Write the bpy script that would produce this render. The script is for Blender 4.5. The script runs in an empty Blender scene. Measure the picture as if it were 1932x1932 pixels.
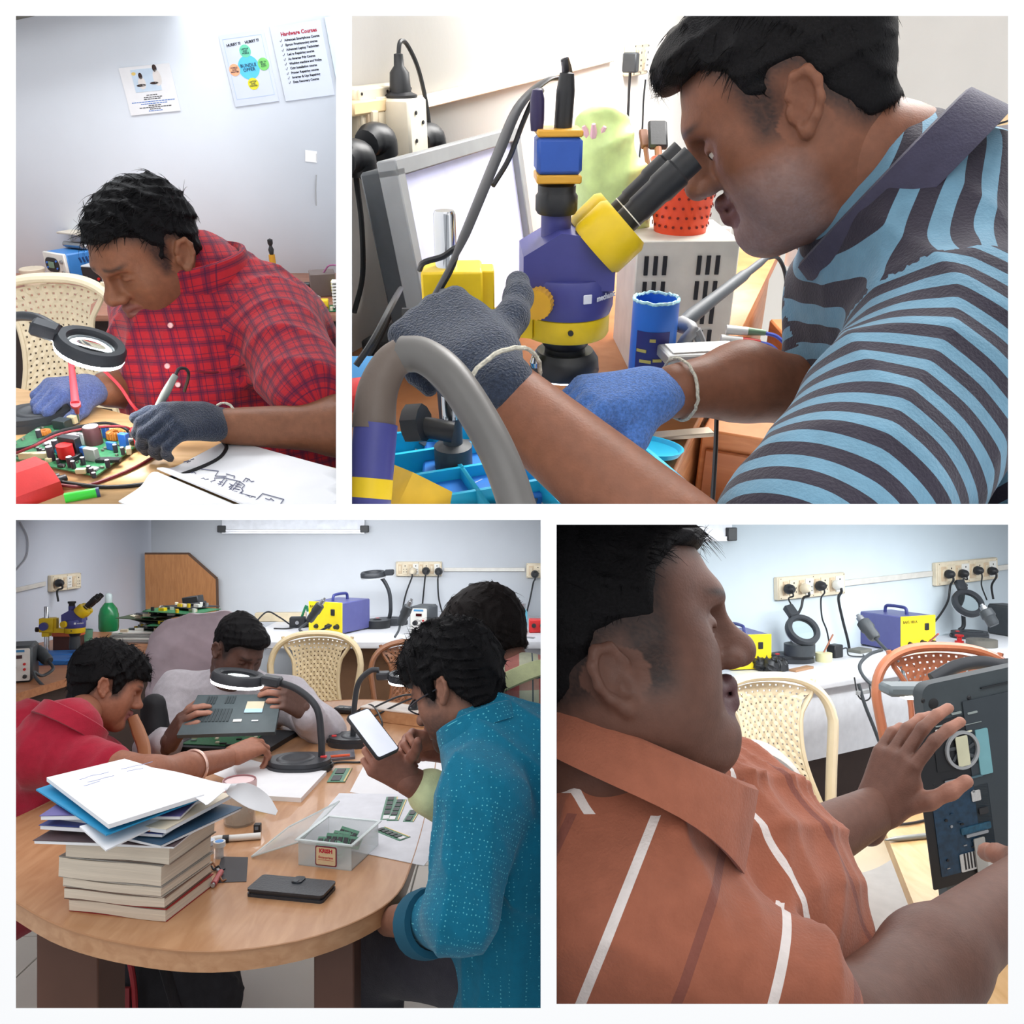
import bpy, bmesh, math, random
import numpy as np
from mathutils import Vector, Matrix

# ------------------------------------------------------------------ camera, world, lights, exposure
SC = bpy.context.scene
COL = SC.collection
FPX = 1600.0          # focal length in pixels of the 1932 px frame
CZ = 1.51             # camera height
CAM = np.array([0.0, 0.0, CZ])
cd = bpy.data.cameras.new('camera'); cam = bpy.data.objects.new('camera', cd); COL.objects.link(cam)
cd.sensor_fit = 'HORIZONTAL'; cd.sensor_width = 36.0; cd.lens = 36.0 * FPX / 1932.0
cd.clip_start = 0.01; cd.clip_end = 60
cam.location = (0, 0, CZ); cam.rotation_euler = (math.pi / 2, 0, 0)
SC.camera = cam
SC.view_settings.view_transform = 'Standard'; SC.view_settings.look = 'None'
SC.view_settings.exposure = 0.0; SC.view_settings.gamma = 1.0
SC.view_settings.use_curve_mapping = False
SC.cycles.use_denoising = True; SC.cycles.use_adaptive_sampling = True; SC.cycles.adaptive_threshold = 0.03
SC.cycles.max_bounces = 6; SC.cycles.diffuse_bounces = 3; SC.cycles.glossy_bounces = 3
SC.cycles.transmission_bounces = 6; SC.cycles.transparent_max_bounces = 8
SC.cycles.caustics_reflective = False; SC.cycles.caustics_refractive = False
SC.cycles.sample_clamp_indirect = 4.0
wd = bpy.data.worlds.new('world'); SC.world = wd; wd.use_nodes = True
wd.node_tree.nodes['Background'].inputs[0].default_value = (0.93, 0.96, 1.0, 1)
wd.node_tree.nodes['Background'].inputs[1].default_value = 0.62

def area(name, loc, target, sx, sy, power, col=(1, 1, 1), spread=180):
    d = bpy.data.lights.new(name, 'AREA'); d.shape = 'RECTANGLE'; d.size = sx; d.size_y = sy
    d.energy = power; d.color = col; d.spread = math.radians(spread)
    o = bpy.data.objects.new(name, d); COL.objects.link(o)
    o.location = loc
    o.rotation_euler = (Vector(target) - Vector(loc)).to_track_quat('-Z', 'Y').to_euler()
    return o
# ceiling light panels of the two lower rooms (flush with the slab above them), plus added fill lights
area('ceiling_light_lower_left', (-0.75, 2.0, 1.496), (-0.75, 2.0, 0), 1.3, 2.2, 12, (0.97, 0.98, 1.0))
area('rear_fill_lower_left', (-0.6, 4.4, 1.496), (-0.6, 4.4, 0), 2.0, 1.3, 26, (0.95, 0.98, 1.0))  # extra panel, added to brighten the rear of the room
area('wall_fill_lower_left', (-0.9, 4.9, 1.45), (-0.9, 6.1, 0.95), 3.0, 0.08, 21, (0.95, 0.98, 1.0))  # added strip turned to the back wall to lift it, itself unseen
area('ceiling_light_lower_right', (0.75, 1.3, 1.496), (0.75, 1.3, 0), 1.2, 1.2, 8, (0.97, 0.98, 1.0))
o_ = area('rear_fill_lower_right', (1.75, 3.15, 1.496), (1.75, 3.15, 0), 2.4, 0.8, 16, (0.93, 0.98, 1.0)); o_.rotation_euler.z += math.radians(31)  # extra panel parallel to the wall, added to brighten it
area('wall_fill_lower_right', (1.75, 3.0, 1.45), (1.235, 3.857, 1.0), 2.8, 0.08, 17, (0.93, 0.98, 1.0))  # added wall-facing fill, never in view
# ceiling lights over the two upper rooms
area('ceiling_light_upper_left', (-1.3, 1.7, 4.5), (-1.1, 3.5, 2.6), 2.0, 1.0, 74, (0.96, 0.98, 1.0))
area('ceiling_light_upper_right', (0.7, 1.3, 3.1), (0.3, 1.6, 1.9), 1.2, 0.8, 60, (1.0, 0.98, 0.95))
# added softbox behind the camera: whitens the front wall, fills the faces
area('front_fill', (0.0, -2.2, 2.9), (0, 1.0, 1.5), 3.2, 2.2, 60, (1.0, 0.99, 0.97))

# ------------------------------------------------------------------ helpers
def nrm(v):
    v = np.asarray(v, float); return v / (np.linalg.norm(v) + 1e-12)
def W(px, py, d):
    return np.array([(px - 966) / FPX * d, d, CZ - (py - 966) / FPX * d])
def VB(px, py):
    """right, forward, up of the sight line at a pixel (used to aim heads and hands)"""
    f = nrm([(px - 966) / FPX, 1, -(py - 966) / FPX]); r = nrm(np.cross(f, [0, 0, 1])); u = np.cross(r, f)
    return r, f, u
def vdir(px, py, a, b, c):
    r, f, u = VB(px, py); return nrm(a * r + b * f + c * u)

class Room:
    def __init__(s, horizon):
        t = math.atan((966 - horizon) / FPX); c, n = math.cos(t), math.sin(t)
        s.R = np.array([[1, 0, 0], [0, c, -n], [0, n, c]])
        s.M = Matrix.Translation(CAM) @ Matrix(s.R.tolist()).to_4x4()
    def loc(s, w): return s.R.T @ (np.asarray(w) - CAM)
    def wor(s, l): return CAM + s.R @ np.asarray(l, float)
    def at(s, px, py, d): return s.loc(W(px, py, d))
    def ray(s, px, py): return s.R.T @ np.array([(px - 966) / FPX, 1, -(py - 966) / FPX])
    def onz(s, px, py, z):
        r = s.ray(px, py); return r * (z / r[2])
    def onp(s, px, py, p0, n):
        r = s.ray(px, py); return r * (np.dot(p0, n) / np.dot(r, n))
R1, R2, R3, R4 = Room(150), Room(60), Room(966), Room(966)

# ------------------------------------------------------------------ mesh builder
def frame_from(z, x=None):
    z = nrm(z); x = np.array([1, 0, 0.]) if x is None else np.asarray(x, float)
    x = x - np.dot(x, z) * z
    if np.linalg.norm(x) < 1e-6:
        x = np.array([0, 1, 0.]) - z[1] * z
    x = nrm(x); return np.column_stack([x, np.cross(z, x), z])
def rotz(a):
    c, s = math.cos(a), math.sin(a); return np.array([[c, -s, 0], [s, c, 0], [0, 0, 1.]])
def rotx(a):
    c, s = math.cos(a), math.sin(a); return np.array([[1, 0, 0], [0, c, -s], [0, s, c]])
def roty(a):
    c, s = math.cos(a), math.sin(a); return np.array([[c, 0, s], [0, 1, 0], [-s, 0, c]])
def catmull(pts, sub=6):
    P = [np.asarray(p, float) for p in pts]
    if len(P) < 3: sub = 1
    out = []
    for i in range(len(P) - 1):
        p0 = P[i - 1] if i else 2 * P[0] - P[1]; p1, p2 = P[i], P[i + 1]
        p3 = P[i + 2] if i + 2 < len(P) else 2 * P[-1] - P[-2]
        for k in range(sub):
            t = k / sub
            out.append(0.5 * (2 * p1 + (p2 - p0) * t + (2 * p0 - 5 * p1 + 4 * p2 - p3) * t * t + (3 * p1 - p0 - 3 * p2 + p3) * t ** 3))
    out.append(P[-1]); return out

class MB:
    def __init__(s): s.v = []; s.f = []
    def add(s, vs, fs):
        b = len(s.v); s.v.extend([tuple(map(float, p)) for p in vs]); s.f.extend([tuple(b + i for i in q) for q in fs]); return s
    def box(s, c, sz, R=None, bev=0.0):
        c = np.asarray(c, float); h = np.asarray(sz, float) / 2; R = np.eye(3) if R is None else R
        b = min(bev, h.min() * 0.9)
        sg = [(x, y, z) for x in (-1, 1) for y in (-1, 1) for z in (-1, 1)]
        if b <= 0:
            vs = [c + R @ (h * np.array(q)) for q in sg]
            return s.add(vs, [(0, 1, 3, 2), (4, 6, 7, 5), (0, 4, 5, 1), (2, 3, 7, 6), (0, 2, 6, 4), (1, 5, 7, 3)])
        vs, ix = [], {}
        for q in sg:
            for a in range(3):
                p = (h - b) * np.array(q); p[a] = h[a] * q[a]; ix[q, a] = len(vs); vs.append(c + R @ p)
        fs = []
        for a in range(3):
            o = [k for k in range(3) if k != a]
            for e in (-1, 1):
                lp = []
                for (i, j) in ((-1, -1), (1, -1), (1, 1), (-1, 1)):
                    q = [0, 0, 0]; q[a] = e; q[o[0]] = i; q[o[1]] = j; lp.append(ix[tuple(q), a])
                fs.append(lp)
            for i in (-1, 1):
                for j in (-1, 1):
                    q0 = [0, 0, 0]; q0[o[0]] = i; q0[o[1]] = j; q1 = list(q0); q0[a] = -1; q1[a] = 1
                    q0, q1 = tuple(q0), tuple(q1)
                    fs.append([ix[q0, o[0]], ix[q0, o[1]], ix[q1, o[1]], ix[q1, o[0]]])
        for q in sg: fs.append([ix[q, 0], ix[q, 1], ix[q, 2]])
        return s.add(vs, fs)
    def tube(s, pts, r, n=8, sub=6, flat=1.0, up=None, caps=True):
        P = catmull(pts, sub) if sub > 1 else [np.asarray(p, float) for p in pts]
        m = len(P)
        rr = np.interp(np.linspace(0, 1, m), np.linspace(0, 1, len(r)), r) if hasattr(r, '__len__') else [r] * m
        vs, fs = [], []; fr = None
        for i in range(m):
            t = nrm(P[min(i + 1, m - 1)] - P[max(i - 1, 0)])
            fr = frame_from(t, up if up is not None else (None if fr is None else fr[:, 0]))
            for k in range(n):
                a = 2 * math.pi * k / n
                vs.append(P[i] + rr[i] * (fr[:, 0] * math.cos(a) + fr[:, 1] * math.sin(a) * flat))
        for i in range(m - 1):
            for k in range(n):
                k2 = (k + 1) % n; fs.append((i * n + k, i * n + k2, (i + 1) * n + k2, (i + 1) * n + k))
        if caps: fs.append(tuple(range(n - 1, -1, -1))); fs.append(tuple((m - 1) * n + k for k in range(n)))
        return s.add(vs, fs)
    def cyl(s, a, b, r0, r1=None, n=16): return s.tube([a, b], [r0, r0 if r1 is None else r1], n, 1)
    def lathe(s, prof, c=(0, 0, 0), axis=(0, 0, 1), n=24, x=None, sy=1.0, R=None):
        c = np.asarray(c, float); fr = frame_from(axis, x) if R is None else R
        vs, fs, rings = [], [], []
        for (r, z) in prof:
            if r < 1e-6: rings.append([len(vs)]); vs.append(c + fr[:, 2] * z)
            else:
                rings.append(list(range(len(vs), len(vs) + n)))
                for k in range(n):
                    a = 2 * math.pi * k / n
                    vs.append(c + fr[:, 2] * z + r * (fr[:, 0] * math.cos(a) + fr[:, 1] * math.sin(a) * sy))
        for A, B in zip(rings[:-1], rings[1:]):
            for k in range(n):
                k2 = (k + 1) % n
                if len(A) == 1 and len(B) == 1: break
                if len(A) == 1: fs.append((A[0], B[k], B[k2]))
                elif len(B) == 1: fs.append((A[k], B[0], A[k2]))
                else: fs.append((A[k], A[k2], B[k2], B[k]))
        if len(rings[0]) > 1 and prof[0] != prof[-1]: fs.append(tuple(reversed(rings[0])))
        if len(rings[-1]) > 1 and prof[0] != prof[-1]: fs.append(tuple(rings[-1]))
        return s.add(vs, fs)
    def prism(s, poly, z0, z1, c=(0, 0, 0), R=None):
        c = np.asarray(c, float); R = np.eye(3) if R is None else R; n = len(poly)
        vs = [c + R @ np.array([x, y, z0]) for x, y in poly] + [c + R @ np.array([x, y, z1]) for x, y in poly]
        fs = [tuple(range(n - 1, -1, -1)), tuple(range(n, 2 * n))] + [(i, (i + 1) % n, n + (i + 1) % n, n + i) for i in range(n)]
        return s.add(vs, fs)
    def sheet(s, fn, nu, nv, th=0.001):
        P = np.array([[fn(i / nu, j / nv) for j in range(nv + 1)] for i in range(nu + 1)], float)
        du = np.gradient(P, axis=0); dv = np.gradient(P, axis=1); N = np.cross(du, dv); N /= np.linalg.norm(N, axis=2, keepdims=True) + 1e-12
        A = (P + N * th / 2).reshape(-1, 3); B = (P - N * th / 2).reshape(-1, 3); o = len(A); w = nv + 1; fs = []
        for i in range(nu):
            for j in range(nv):
                a = i * w + j; fs += [(a, a + w, a + w + 1, a + 1), (o + a, o + a + 1, o + a + w + 1, o + a + w)]
        for i in range(nu):
            a, b = i * w, i * w + nv; fs += [(a, o + a, o + a + w, a + w), (b, b + w, o + b + w, o + b)]
        for j in range(nv):
            a, b = j, nu * w + j; fs += [(a, a + 1, o + a + 1, o + a), (b, o + b, o + b + 1, b + 1)]
        return s.add(np.vstack([A, B]), fs)
    def mesh(s, name, m=None, ang=38):
        me = bpy.data.meshes.new(name); me.from_pydata(s.v, [], s.f)
        bm = bmesh.new(); bm.from_mesh(me); bmesh.ops.recalc_face_normals(bm, faces=bm.faces); bm.to_mesh(me); bm.free()
        me.polygons.foreach_set('use_smooth', [True] * len(me.polygons)); me.set_sharp_from_angle(angle=math.radians(ang))
        if m: me.materials.append(m)
        me.update(); return me
def rrect(w, h, r, n=5, cx=0, cy=0):
    out = []
    for (sx, sy, a0) in ((1, 1, 0), (-1, 1, 90), (-1, -1, 180), (1, -1, 270)):
        for k in range(n + 1):
            a = math.radians(a0 + 90 * k / n)
            out.append((cx + sx * (w / 2 - r) + r * math.cos(a), cy + sy * (h / 2 - r) + r * math.sin(a)))
    return out

# ------------------------------------------------------------------ objects
def put(o, room, loc=None, R=None):
    T = Matrix.Translation(loc) if loc is not None else Matrix.Identity(4)
    if R is not None: T = T @ Matrix(np.asarray(R).tolist()).to_4x4()
    o.matrix_world = (room.M if room else Matrix.Identity(4)) @ T
def tag(o, label=None, cat=None, group=None, kind=None):
    for k, v in (('label', label), ('category', cat), ('group', group), ('kind', kind)):
        if v: o[k] = v
    return o
def thing(name, label, cat, room, loc, R=None, group=None):
    o = bpy.data.objects.new(name, None); COL.objects.link(o); o.empty_display_size = 0.05
    put(o, room, loc, R); return tag(o, label, cat, group)
def part(name, mb, m, parent, label=None, ang=38):
    o = bpy.data.objects.new(name, mb.mesh(name, m, ang) if isinstance(mb, MB) else mb); COL.objects.link(o)
    o.parent = parent
    if label: o['label'] = label
    return o
def single(name, mb, m, label, cat, room, loc=(0, 0, 0), R=None, group=None, ang=38):
    o = bpy.data.objects.new(name, mb.mesh(name, m, ang)); COL.objects.link(o); put(o, room, loc, R)
    return tag(o, label, cat, group)
def struct(name, mb, m, room=None, loc=(0, 0, 0), R=None, ang=38):
    o = bpy.data.objects.new(name, mb.mesh(name, m, ang)); COL.objects.link(o); put(o, room, loc, R)
    o['kind'] = 'structure'; return o
def dup(root, room, loc, R=None, label=None, group=None):
    r = root.copy(); COL.objects.link(r); put(r, room, loc, R)
    if label: r['label'] = label
    if group: r['group'] = group
    for ch in list(root.children):
        c = ch.copy(); COL.objects.link(c); c.parent = r
        for g in list(ch.children):
            e = g.copy(); COL.objects.link(e); e.parent = c
    return r
def text_mesh(body, size, m, off=0.0, align='CENTER', ext=0.0004, squeeze=1.0):
    cu = bpy.data.curves.new('lettering', 'FONT'); cu.body = body; cu.size = size; cu.align_x = align; cu.align_y = 'CENTER'
    cu.offset = off; cu.extrude = ext; cu.resolution_u = 2; cu.space_line = 0.9
    o = bpy.data.objects.new('lettering', cu); COL.objects.link(o)
    dg = bpy.context.evaluated_depsgraph_get(); me = bpy.data.meshes.new_from_object(o.evaluated_get(dg))
    bpy.data.objects.remove(o); bpy.data.curves.remove(cu)
    if squeeze != 1.0:
        for v in me.vertices: v.co.x *= squeeze
    me.materials.clear(); me.materials.append(m); return me
def lettering(body, size, m, parent, loc, R=None, off=0.0, align='CENTER', squeeze=1.0, name='lettering'):
    o = bpy.data.objects.new(name, text_mesh(body, size, m, off, align, squeeze=squeeze)); COL.objects.link(o); o.parent = parent
    T = Matrix.Translation(loc)
    if R is not None: T = T @ Matrix(np.asarray(R).tolist()).to_4x4()
    o.matrix_local = T; return o
FRONT = np.array([[1, 0, 0], [0, 0, -1], [0, 1, 0.]])   # text plane -> facing -y, upright

# ------------------------------------------------------------------ materials
MATS = {}
def lin(c):
    c = np.asarray(c, float) / 255.0
    return tuple(np.where(c <= 0.04045, c / 12.92, ((c + 0.055) / 1.055) ** 2.4)) + (1.0,)
def mat(key, rgb, rough=0.5, metal=0.0, var=0.06, scale=25.0, bump=0.0, bscale=None, emit=0.0, trans=0.0, alpha=1.0, spec=0.5, coat=0.0, stretch=(1, 1, 1), attr=None, sheen=0.0, ior=1.45):
    if key in MATS: return MATS[key]
    m = bpy.data.materials.new(key); m.use_nodes = True; nt = m.node_tree; N, L = nt.nodes, nt.links
    b = N['Principled BSDF']; c = lin(rgb)
    b.inputs['Roughness'].default_value = rough; b.inputs['Metallic'].default_value = metal
    b.inputs['Specular IOR Level'].default_value = spec; b.inputs['Coat Weight'].default_value = coat
    b.inputs['Transmission Weight'].default_value = trans; b.inputs['Alpha'].default_value = alpha
    b.inputs['IOR'].default_value = ior; b.inputs['Sheen Weight'].default_value = sheen
    tc = N.new('ShaderNodeTexCoord'); mp = N.new('ShaderNodeMapping'); L.new(tc.outputs['Object'], mp.inputs[0])
    mp.inputs['Scale'].default_value = stretch
    nz = N.new('ShaderNodeTexNoise'); nz.inputs['Scale'].default_value = scale; nz.inputs['Detail'].default_value = 4
    L.new(mp.outputs[0], nz.inputs['Vector'])
    if attr:
        at = N.new('ShaderNodeAttribute'); at.attribute_name = attr; src = at.outputs['Color']
    mx = N.new('ShaderNodeMix'); mx.data_type = 'RGBA'; mx.blend_type = 'MULTIPLY'; mx.inputs['Factor'].default_value = 1.0
    rp = N.new('ShaderNodeMapRange'); rp.inputs['From Min'].default_value = 0.3; rp.inputs['From Max'].default_value = 0.7
    rp.inputs['To Min'].default_value = 1 - var; rp.inputs['To Max'].default_value = 1 + var
    L.new(nz.outputs['Fac'], rp.inputs['Value'])
    if attr: L.new(src, mx.inputs['A'])
    else: mx.inputs['A'].default_value = c
    L.new(rp.outputs[0], mx.inputs['B'])
    L.new(mx.outputs['Result'], b.inputs['Base Color'])
    if bump:
        bp = N.new('ShaderNodeBump'); bp.inputs['Strength'].default_value = bump; bp.inputs['Distance'].default_value = 0.004
        n2 = nz
        if bscale:
            n2 = N.new('ShaderNodeTexNoise'); n2.inputs['Scale'].default_value = bscale; n2.inputs['Detail'].default_value = 3; L.new(mp.outputs[0], n2.inputs['Vector'])
        L.new(n2.outputs['Fac'], bp.inputs['Height']); L.new(bp.outputs[0], b.inputs['Normal'])
    if emit:
        b.inputs['Emission Color'].default_value = c; b.inputs['Emission Strength'].default_value = emit
    m['mix'] = mx.name; MATS[key] = m; return m
def wood(key, a, b_, scale=6, rough=0.4, along=(1, 12, 12), coat=0.0):
    if key in MATS: return MATS[key]
    m = mat(key, a, rough, var=0.05, scale=4, coat=coat); nt = m.node_tree; N, L = nt.nodes, nt.links
    tc = [n for n in N if n.type == 'TEX_COORD'][0]
    mp = N.new('ShaderNodeMapping'); mp.inputs['Scale'].default_value = along; L.new(tc.outputs['Object'], mp.inputs[0])
    nz = N.new('ShaderNodeTexNoise'); nz.inputs['Scale'].default_value = scale; nz.inputs['Detail'].default_value = 6; nz.inputs['Distortion'].default_value = 0.6
    L.new(mp.outputs[0], nz.inputs['Vector'])
    cr = N.new('ShaderNodeValToRGB'); cr.color_ramp.elements[0].position = 0.35; cr.color_ramp.elements[1].position = 0.68
    cr.color_ramp.elements[0].color = lin(b_); cr.color_ramp.elements[1].color = lin(a); L.new(nz.outputs['Fac'], cr.inputs[0])
    L.new(cr.outputs[0], N[m['mix']].inputs['A']); return m
def pattern(key, fn, rough=0.85, bump=0.25, bscale=350, base=(200, 200, 200), sheen=0.15):
    """cloth whose colours come from the 'pat' attribute (garment coordinates); fn(nt, vec) returns a colour socket"""
    if key in MATS: return MATS[key]
    m = mat(key, base, rough, var=0.08, scale=60, bump=bump, bscale=bscale, spec=0.2, sheen=sheen); nt = m.node_tree
    at = nt.nodes.new('ShaderNodeAttribute'); at.attribute_name = 'pat'
    sock = fn(nt, at.outputs['Vector']); nt.links.new(sock, nt.nodes[m['mix']].inputs['A']); return m
def mnode(nt, op, a, b=None, c=None):
    n = nt.nodes.new('ShaderNodeMath'); n.operation = op
    for i, v in enumerate((a, b, c)):
        if v is None: continue
        if isinstance(v, (int, float)): n.inputs[i].default_value = v
        else: nt.links.new(v, n.inputs[i])
    return n.outputs[0]
def sepxyz(nt, vec):
    n = nt.nodes.new('ShaderNodeSeparateXYZ'); nt.links.new(vec, n.inputs[0]); return n.outputs
def cmix(nt, fac, a, b):
    n = nt.nodes.new('ShaderNodeMix'); n.data_type = 'RGBA'
    nt.links.new(fac, n.inputs['Factor']) if not isinstance(fac, (int, float)) else setattr(n.inputs['Factor'], 'default_value', fac)
    for k, v in (('A', a), ('B', b)):
        if isinstance(v, tuple): n.inputs[k].default_value = lin(v)
        else: nt.links.new(v, n.inputs[k])
    return n.outputs['Result']
def band(nt, val, period, width, phase=0.0):
    """1 inside a stripe of given width repeated every period"""
    t = mnode(nt, 'FRACT', mnode(nt, 'ADD', mnode(nt, 'DIVIDE', val, period), phase + 100.0))
    return mnode(nt, 'LESS_THAN', t, width / period)

# often used
WALLW = mat('wall_paint', (238, 240, 243), 0.8, var=0.02, scale=6, bump=0.05, bscale=120)
BLACKP = mat('black_plastic', (38, 39, 42), 0.42, var=0.08, scale=60, bump=0.03, bscale=300)
DARKG = mat('dark_grey_plastic', (62, 66, 70), 0.45, var=0.08, scale=60, bump=0.03, bscale=300)
RUBBER = mat('black_rubber', (24, 24, 26), 0.6, var=0.1, scale=80)
WHITEP = mat('white_plastic', (232, 230, 224), 0.4, var=0.04, scale=40)
CREAMP = mat('cream_plastic', (228, 214, 188), 0.45, var=0.06, scale=30)
CHROME = mat('chrome', (205, 208, 212), 0.14, metal=1.0, var=0.03, scale=20)
STEEL = mat('steel', (170, 172, 175), 0.35, metal=1.0, var=0.06, scale=40)
BLUEP = mat('blue_enamel', (70, 72, 140), 0.35, var=0.06, scale=30)
YELLOWP = mat('yellow_enamel', (236, 200, 30), 0.38, var=0.06, scale=30)
PAPER = mat('white_paper', (240, 240, 242), 0.85, var=0.03, scale=14, bump=0.05, bscale=60)
REDP = mat('red_plastic', (200, 38, 38), 0.38, var=0.06, scale=30)
PCB = mat('green_circuit_board', (52, 118, 78), 0.4, var=0.25, scale=160)
INK = mat('black_ink', (30, 30, 34), 0.7, var=0.05)
REDWIRE = mat('red_wire', (190, 40, 48), 0.45, var=0.05)
LED = mat('led_light', (255, 255, 255), 0.4, var=0.0, emit=9.0)
GLASS = mat('lens_glass', (235, 245, 245), 0.03, trans=1.0, var=0.0, ior=1.3)
# ------------------------------------------------------------------ signed-distance bodies
def rc(a, b, r1, r2=None, k=0.02, t=0, sub=False, fl=None):
    """tapered capsule; fl=(axis, factor): flattened along that axis"""
    return dict(y='c', a=np.asarray(a, float), b=np.asarray(b, float), r1=r1, r2=r1 if r2 is None else r2, k=k, t=t, s=sub, fl=fl)
def el(c, r, R=None, k=0.02, t=0, sub=False):
    return dict(y='e', c=np.asarray(c, float), r=np.asarray(r, float), R=np.eye(3) if R is None else np.asarray(R, float), k=k, t=t, s=sub)
def pdist(p, P):
    """P: (...,3) float32"""
    if p['y'] == 'c':
        a, b = p['a'].astype(np.float32), p['b'].astype(np.float32); ba = b - a; L2 = float(np.dot(ba, ba)) + 1e-12
        q = P - a; t = np.clip((q @ ba) / L2, 0, 1)
        q = q - t[..., None] * ba
        if p['fl'] is not None:
            ax, f = nrm(p['fl'][0]).astype(np.float32), p['fl'][1]
            q = q + (q @ ax)[..., None] * ax * np.float32(1.0 / f - 1.0)
            return (np.sqrt((q * q).sum(-1)) - (p['r1'] + t * (p['r2'] - p['r1']))) * np.float32(min(1.0, f) if f < 1 else 1)
        return np.sqrt((q * q).sum(-1)) - (p['r1'] + t * (p['r2'] - p['r1']))
    q = (P - p['c'].astype(np.float32)) @ p['R'].astype(np.float32); r = p['r'].astype(np.float32)
    k0 = np.sqrt(((q / r) ** 2).sum(-1)); k1 = np.sqrt(((q / (r * r)) ** 2).sum(-1)) + 1e-9
    return k0 * (k0 - 1) / k1
def pbox(p):
    if p['y'] == 'c':
        r = max(p['r1'], p['r2'])
        if p['fl'] is not None: r *= max(1.0, p['fl'][1])
        return np.minimum(p['a'], p['b']) - r, np.maximum(p['a'], p['b']) + r
    e = np.sqrt(((p['R'] * p['r']) ** 2).sum(1)); return p['c'] - e, p['c'] + e
E12 = [((0,0,0),(1,0,0)),((0,1,0),(1,1,0)),((0,0,1),(1,0,1)),((0,1,1),(1,1,1)),((0,0,0),(0,1,0)),((1,0,0),(1,1,0)),((0,0,1),(0,1,1)),((1,0,1),(1,1,1)),((0,0,0),(0,0,1)),((1,0,0),(1,0,1)),((0,1,0),(0,1,1)),((1,1,0),(1,1,1))]
def surface(prims, h, planes=(), warp=None, post=None):
    """smooth union of the prims, cut by planes (n, d: keep n.p<=d), as quads"""
    mg = 3 * h + (.02 if warp else 0); lo = np.min([pbox(p)[0] for p in prims if not p['s']], 0) - mg; hi = np.max([pbox(p)[1] for p in prims if not p['s']], 0) + mg
    n = np.maximum(4, np.ceil((hi - lo) / h).astype(int) + 1)
    ax = [(lo[i] + h * np.arange(n[i])).astype(np.float32) for i in range(3)]
    D = np.full(n, 0.2, np.float32)
    for p in prims:
        a, b = pbox(p); g = p['k'] + 4 * h + (0.022 if warp else 0)
        i0 = np.clip(np.floor((a - g - lo) / h).astype(int), 0, n); i1 = np.clip(np.ceil((b + g - lo) / h).astype(int) + 1, 0, n)
        if (i1 <= i0).any(): continue
        sl = tuple(slice(i0[i], i1[i]) for i in range(3))
        G = np.stack(np.meshgrid(*[ax[i][i0[i]:i1[i]] for i in range(3)], indexing='ij'), -1)
        d = pdist(p, G); o = D[sl]; k = np.float32(max(p['k'], 1e-5))
        if p['s']:
            d = -d; hh = np.maximum(k - np.abs(o - d), 0) / k; D[sl] = np.maximum(o, d) + hh * hh * k * 0.25
        else:
            hh = np.maximum(k - np.abs(o - d), 0) / k; D[sl] = np.minimum(o, d) - hh * hh * k * 0.25
    if warp or post:
        near = np.abs(D) < 0.03; ii = np.nonzero(near)
        Q = np.stack([ax[i][ii[i]] for i in range(3)], -1)
        if warp: D[near] += warp(Q)
        if post: D[near] = post(Q, D[near])
    for (nv, dv) in planes:
        pl = nv[0] * ax[0][:, None, None] + nv[1] * ax[1][None, :, None] + nv[2] * ax[2][None, None, :] - dv
        D = np.maximum(D, pl.astype(np.float32))
    return nets(D, lo, h)
def nets(D, lo, h):
    S = D < 0; c = np.zeros(np.array(D.shape) - 1, np.int8)
    for dx in (0, 1):
        for dy in (0, 1):
            for dz in (0, 1):
                c += S[dx:S.shape[0] - 1 + dx, dy:S.shape[1] - 1 + dy, dz:S.shape[2] - 1 + dz]
    act = (c > 0) & (c < 8); I = np.stack(np.nonzero(act), -1)
    if not len(I): return np.zeros((0, 3)), np.zeros((0, 4), int)
    vid = np.full(c.shape, -1, np.int32); vid[act] = np.arange(len(I))
    acc = np.zeros((len(I), 3)); cnt = np.zeros(len(I))
    for e0, e1 in E12:
        e0, e1 = np.array(e0), np.array(e1); A, B = I + e0, I + e1
        da = D[A[:, 0], A[:, 1], A[:, 2]]; db = D[B[:, 0], B[:, 1], B[:, 2]]; m = (da < 0) != (db < 0)
        t = np.where(m, da / np.where(da - db == 0, 1, da - db), 0)
        acc += np.where(m[:, None], e0 + (e1 - e0) * t[:, None], 0); cnt += m
    V = lo + h * (I + acc / cnt[:, None]); F = []
    for a in range(3):
        b, e = (a + 1) % 3, (a + 2) % 3
        s0 = [slice(None)] * 3; s1 = [slice(None)] * 3; s0[a] = slice(0, -1); s1[a] = slice(1, None)
        X = S[tuple(s0)] != S[tuple(s1)]; J = np.stack(np.nonzero(X), -1)
        J = J[(J[:, b] > 0) & (J[:, e] > 0) & (J[:, b] < D.shape[b] - 1) & (J[:, e] < D.shape[e] - 1)]
        if not len(J): continue
        def cell(db, de):
            K = J.copy(); K[:, b] += db; K[:, e] += de; return vid[K[:, 0], K[:, 1], K[:, 2]]
        q = np.stack([cell(-1, -1), cell(0, -1), cell(0, 0), cell(-1, 0)], -1)
        fl = S[J[:, 0], J[:, 1], J[:, 2]]; q[~fl] = q[~fl][:, ::-1]; F.append(q)
    F = np.vstack(F); return V, F[(F >= 0).all(1)]
def nearest_tag(prims, V):
    best = np.full(len(V), 9.0); tg = np.zeros(len(V), int); P = V.astype(np.float32)
    for p in prims:
        if p['s']: continue
        d = pdist(p, P); m = d < best; best[m] = d[m]; tg[m] = p['t']
    return tg
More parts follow.
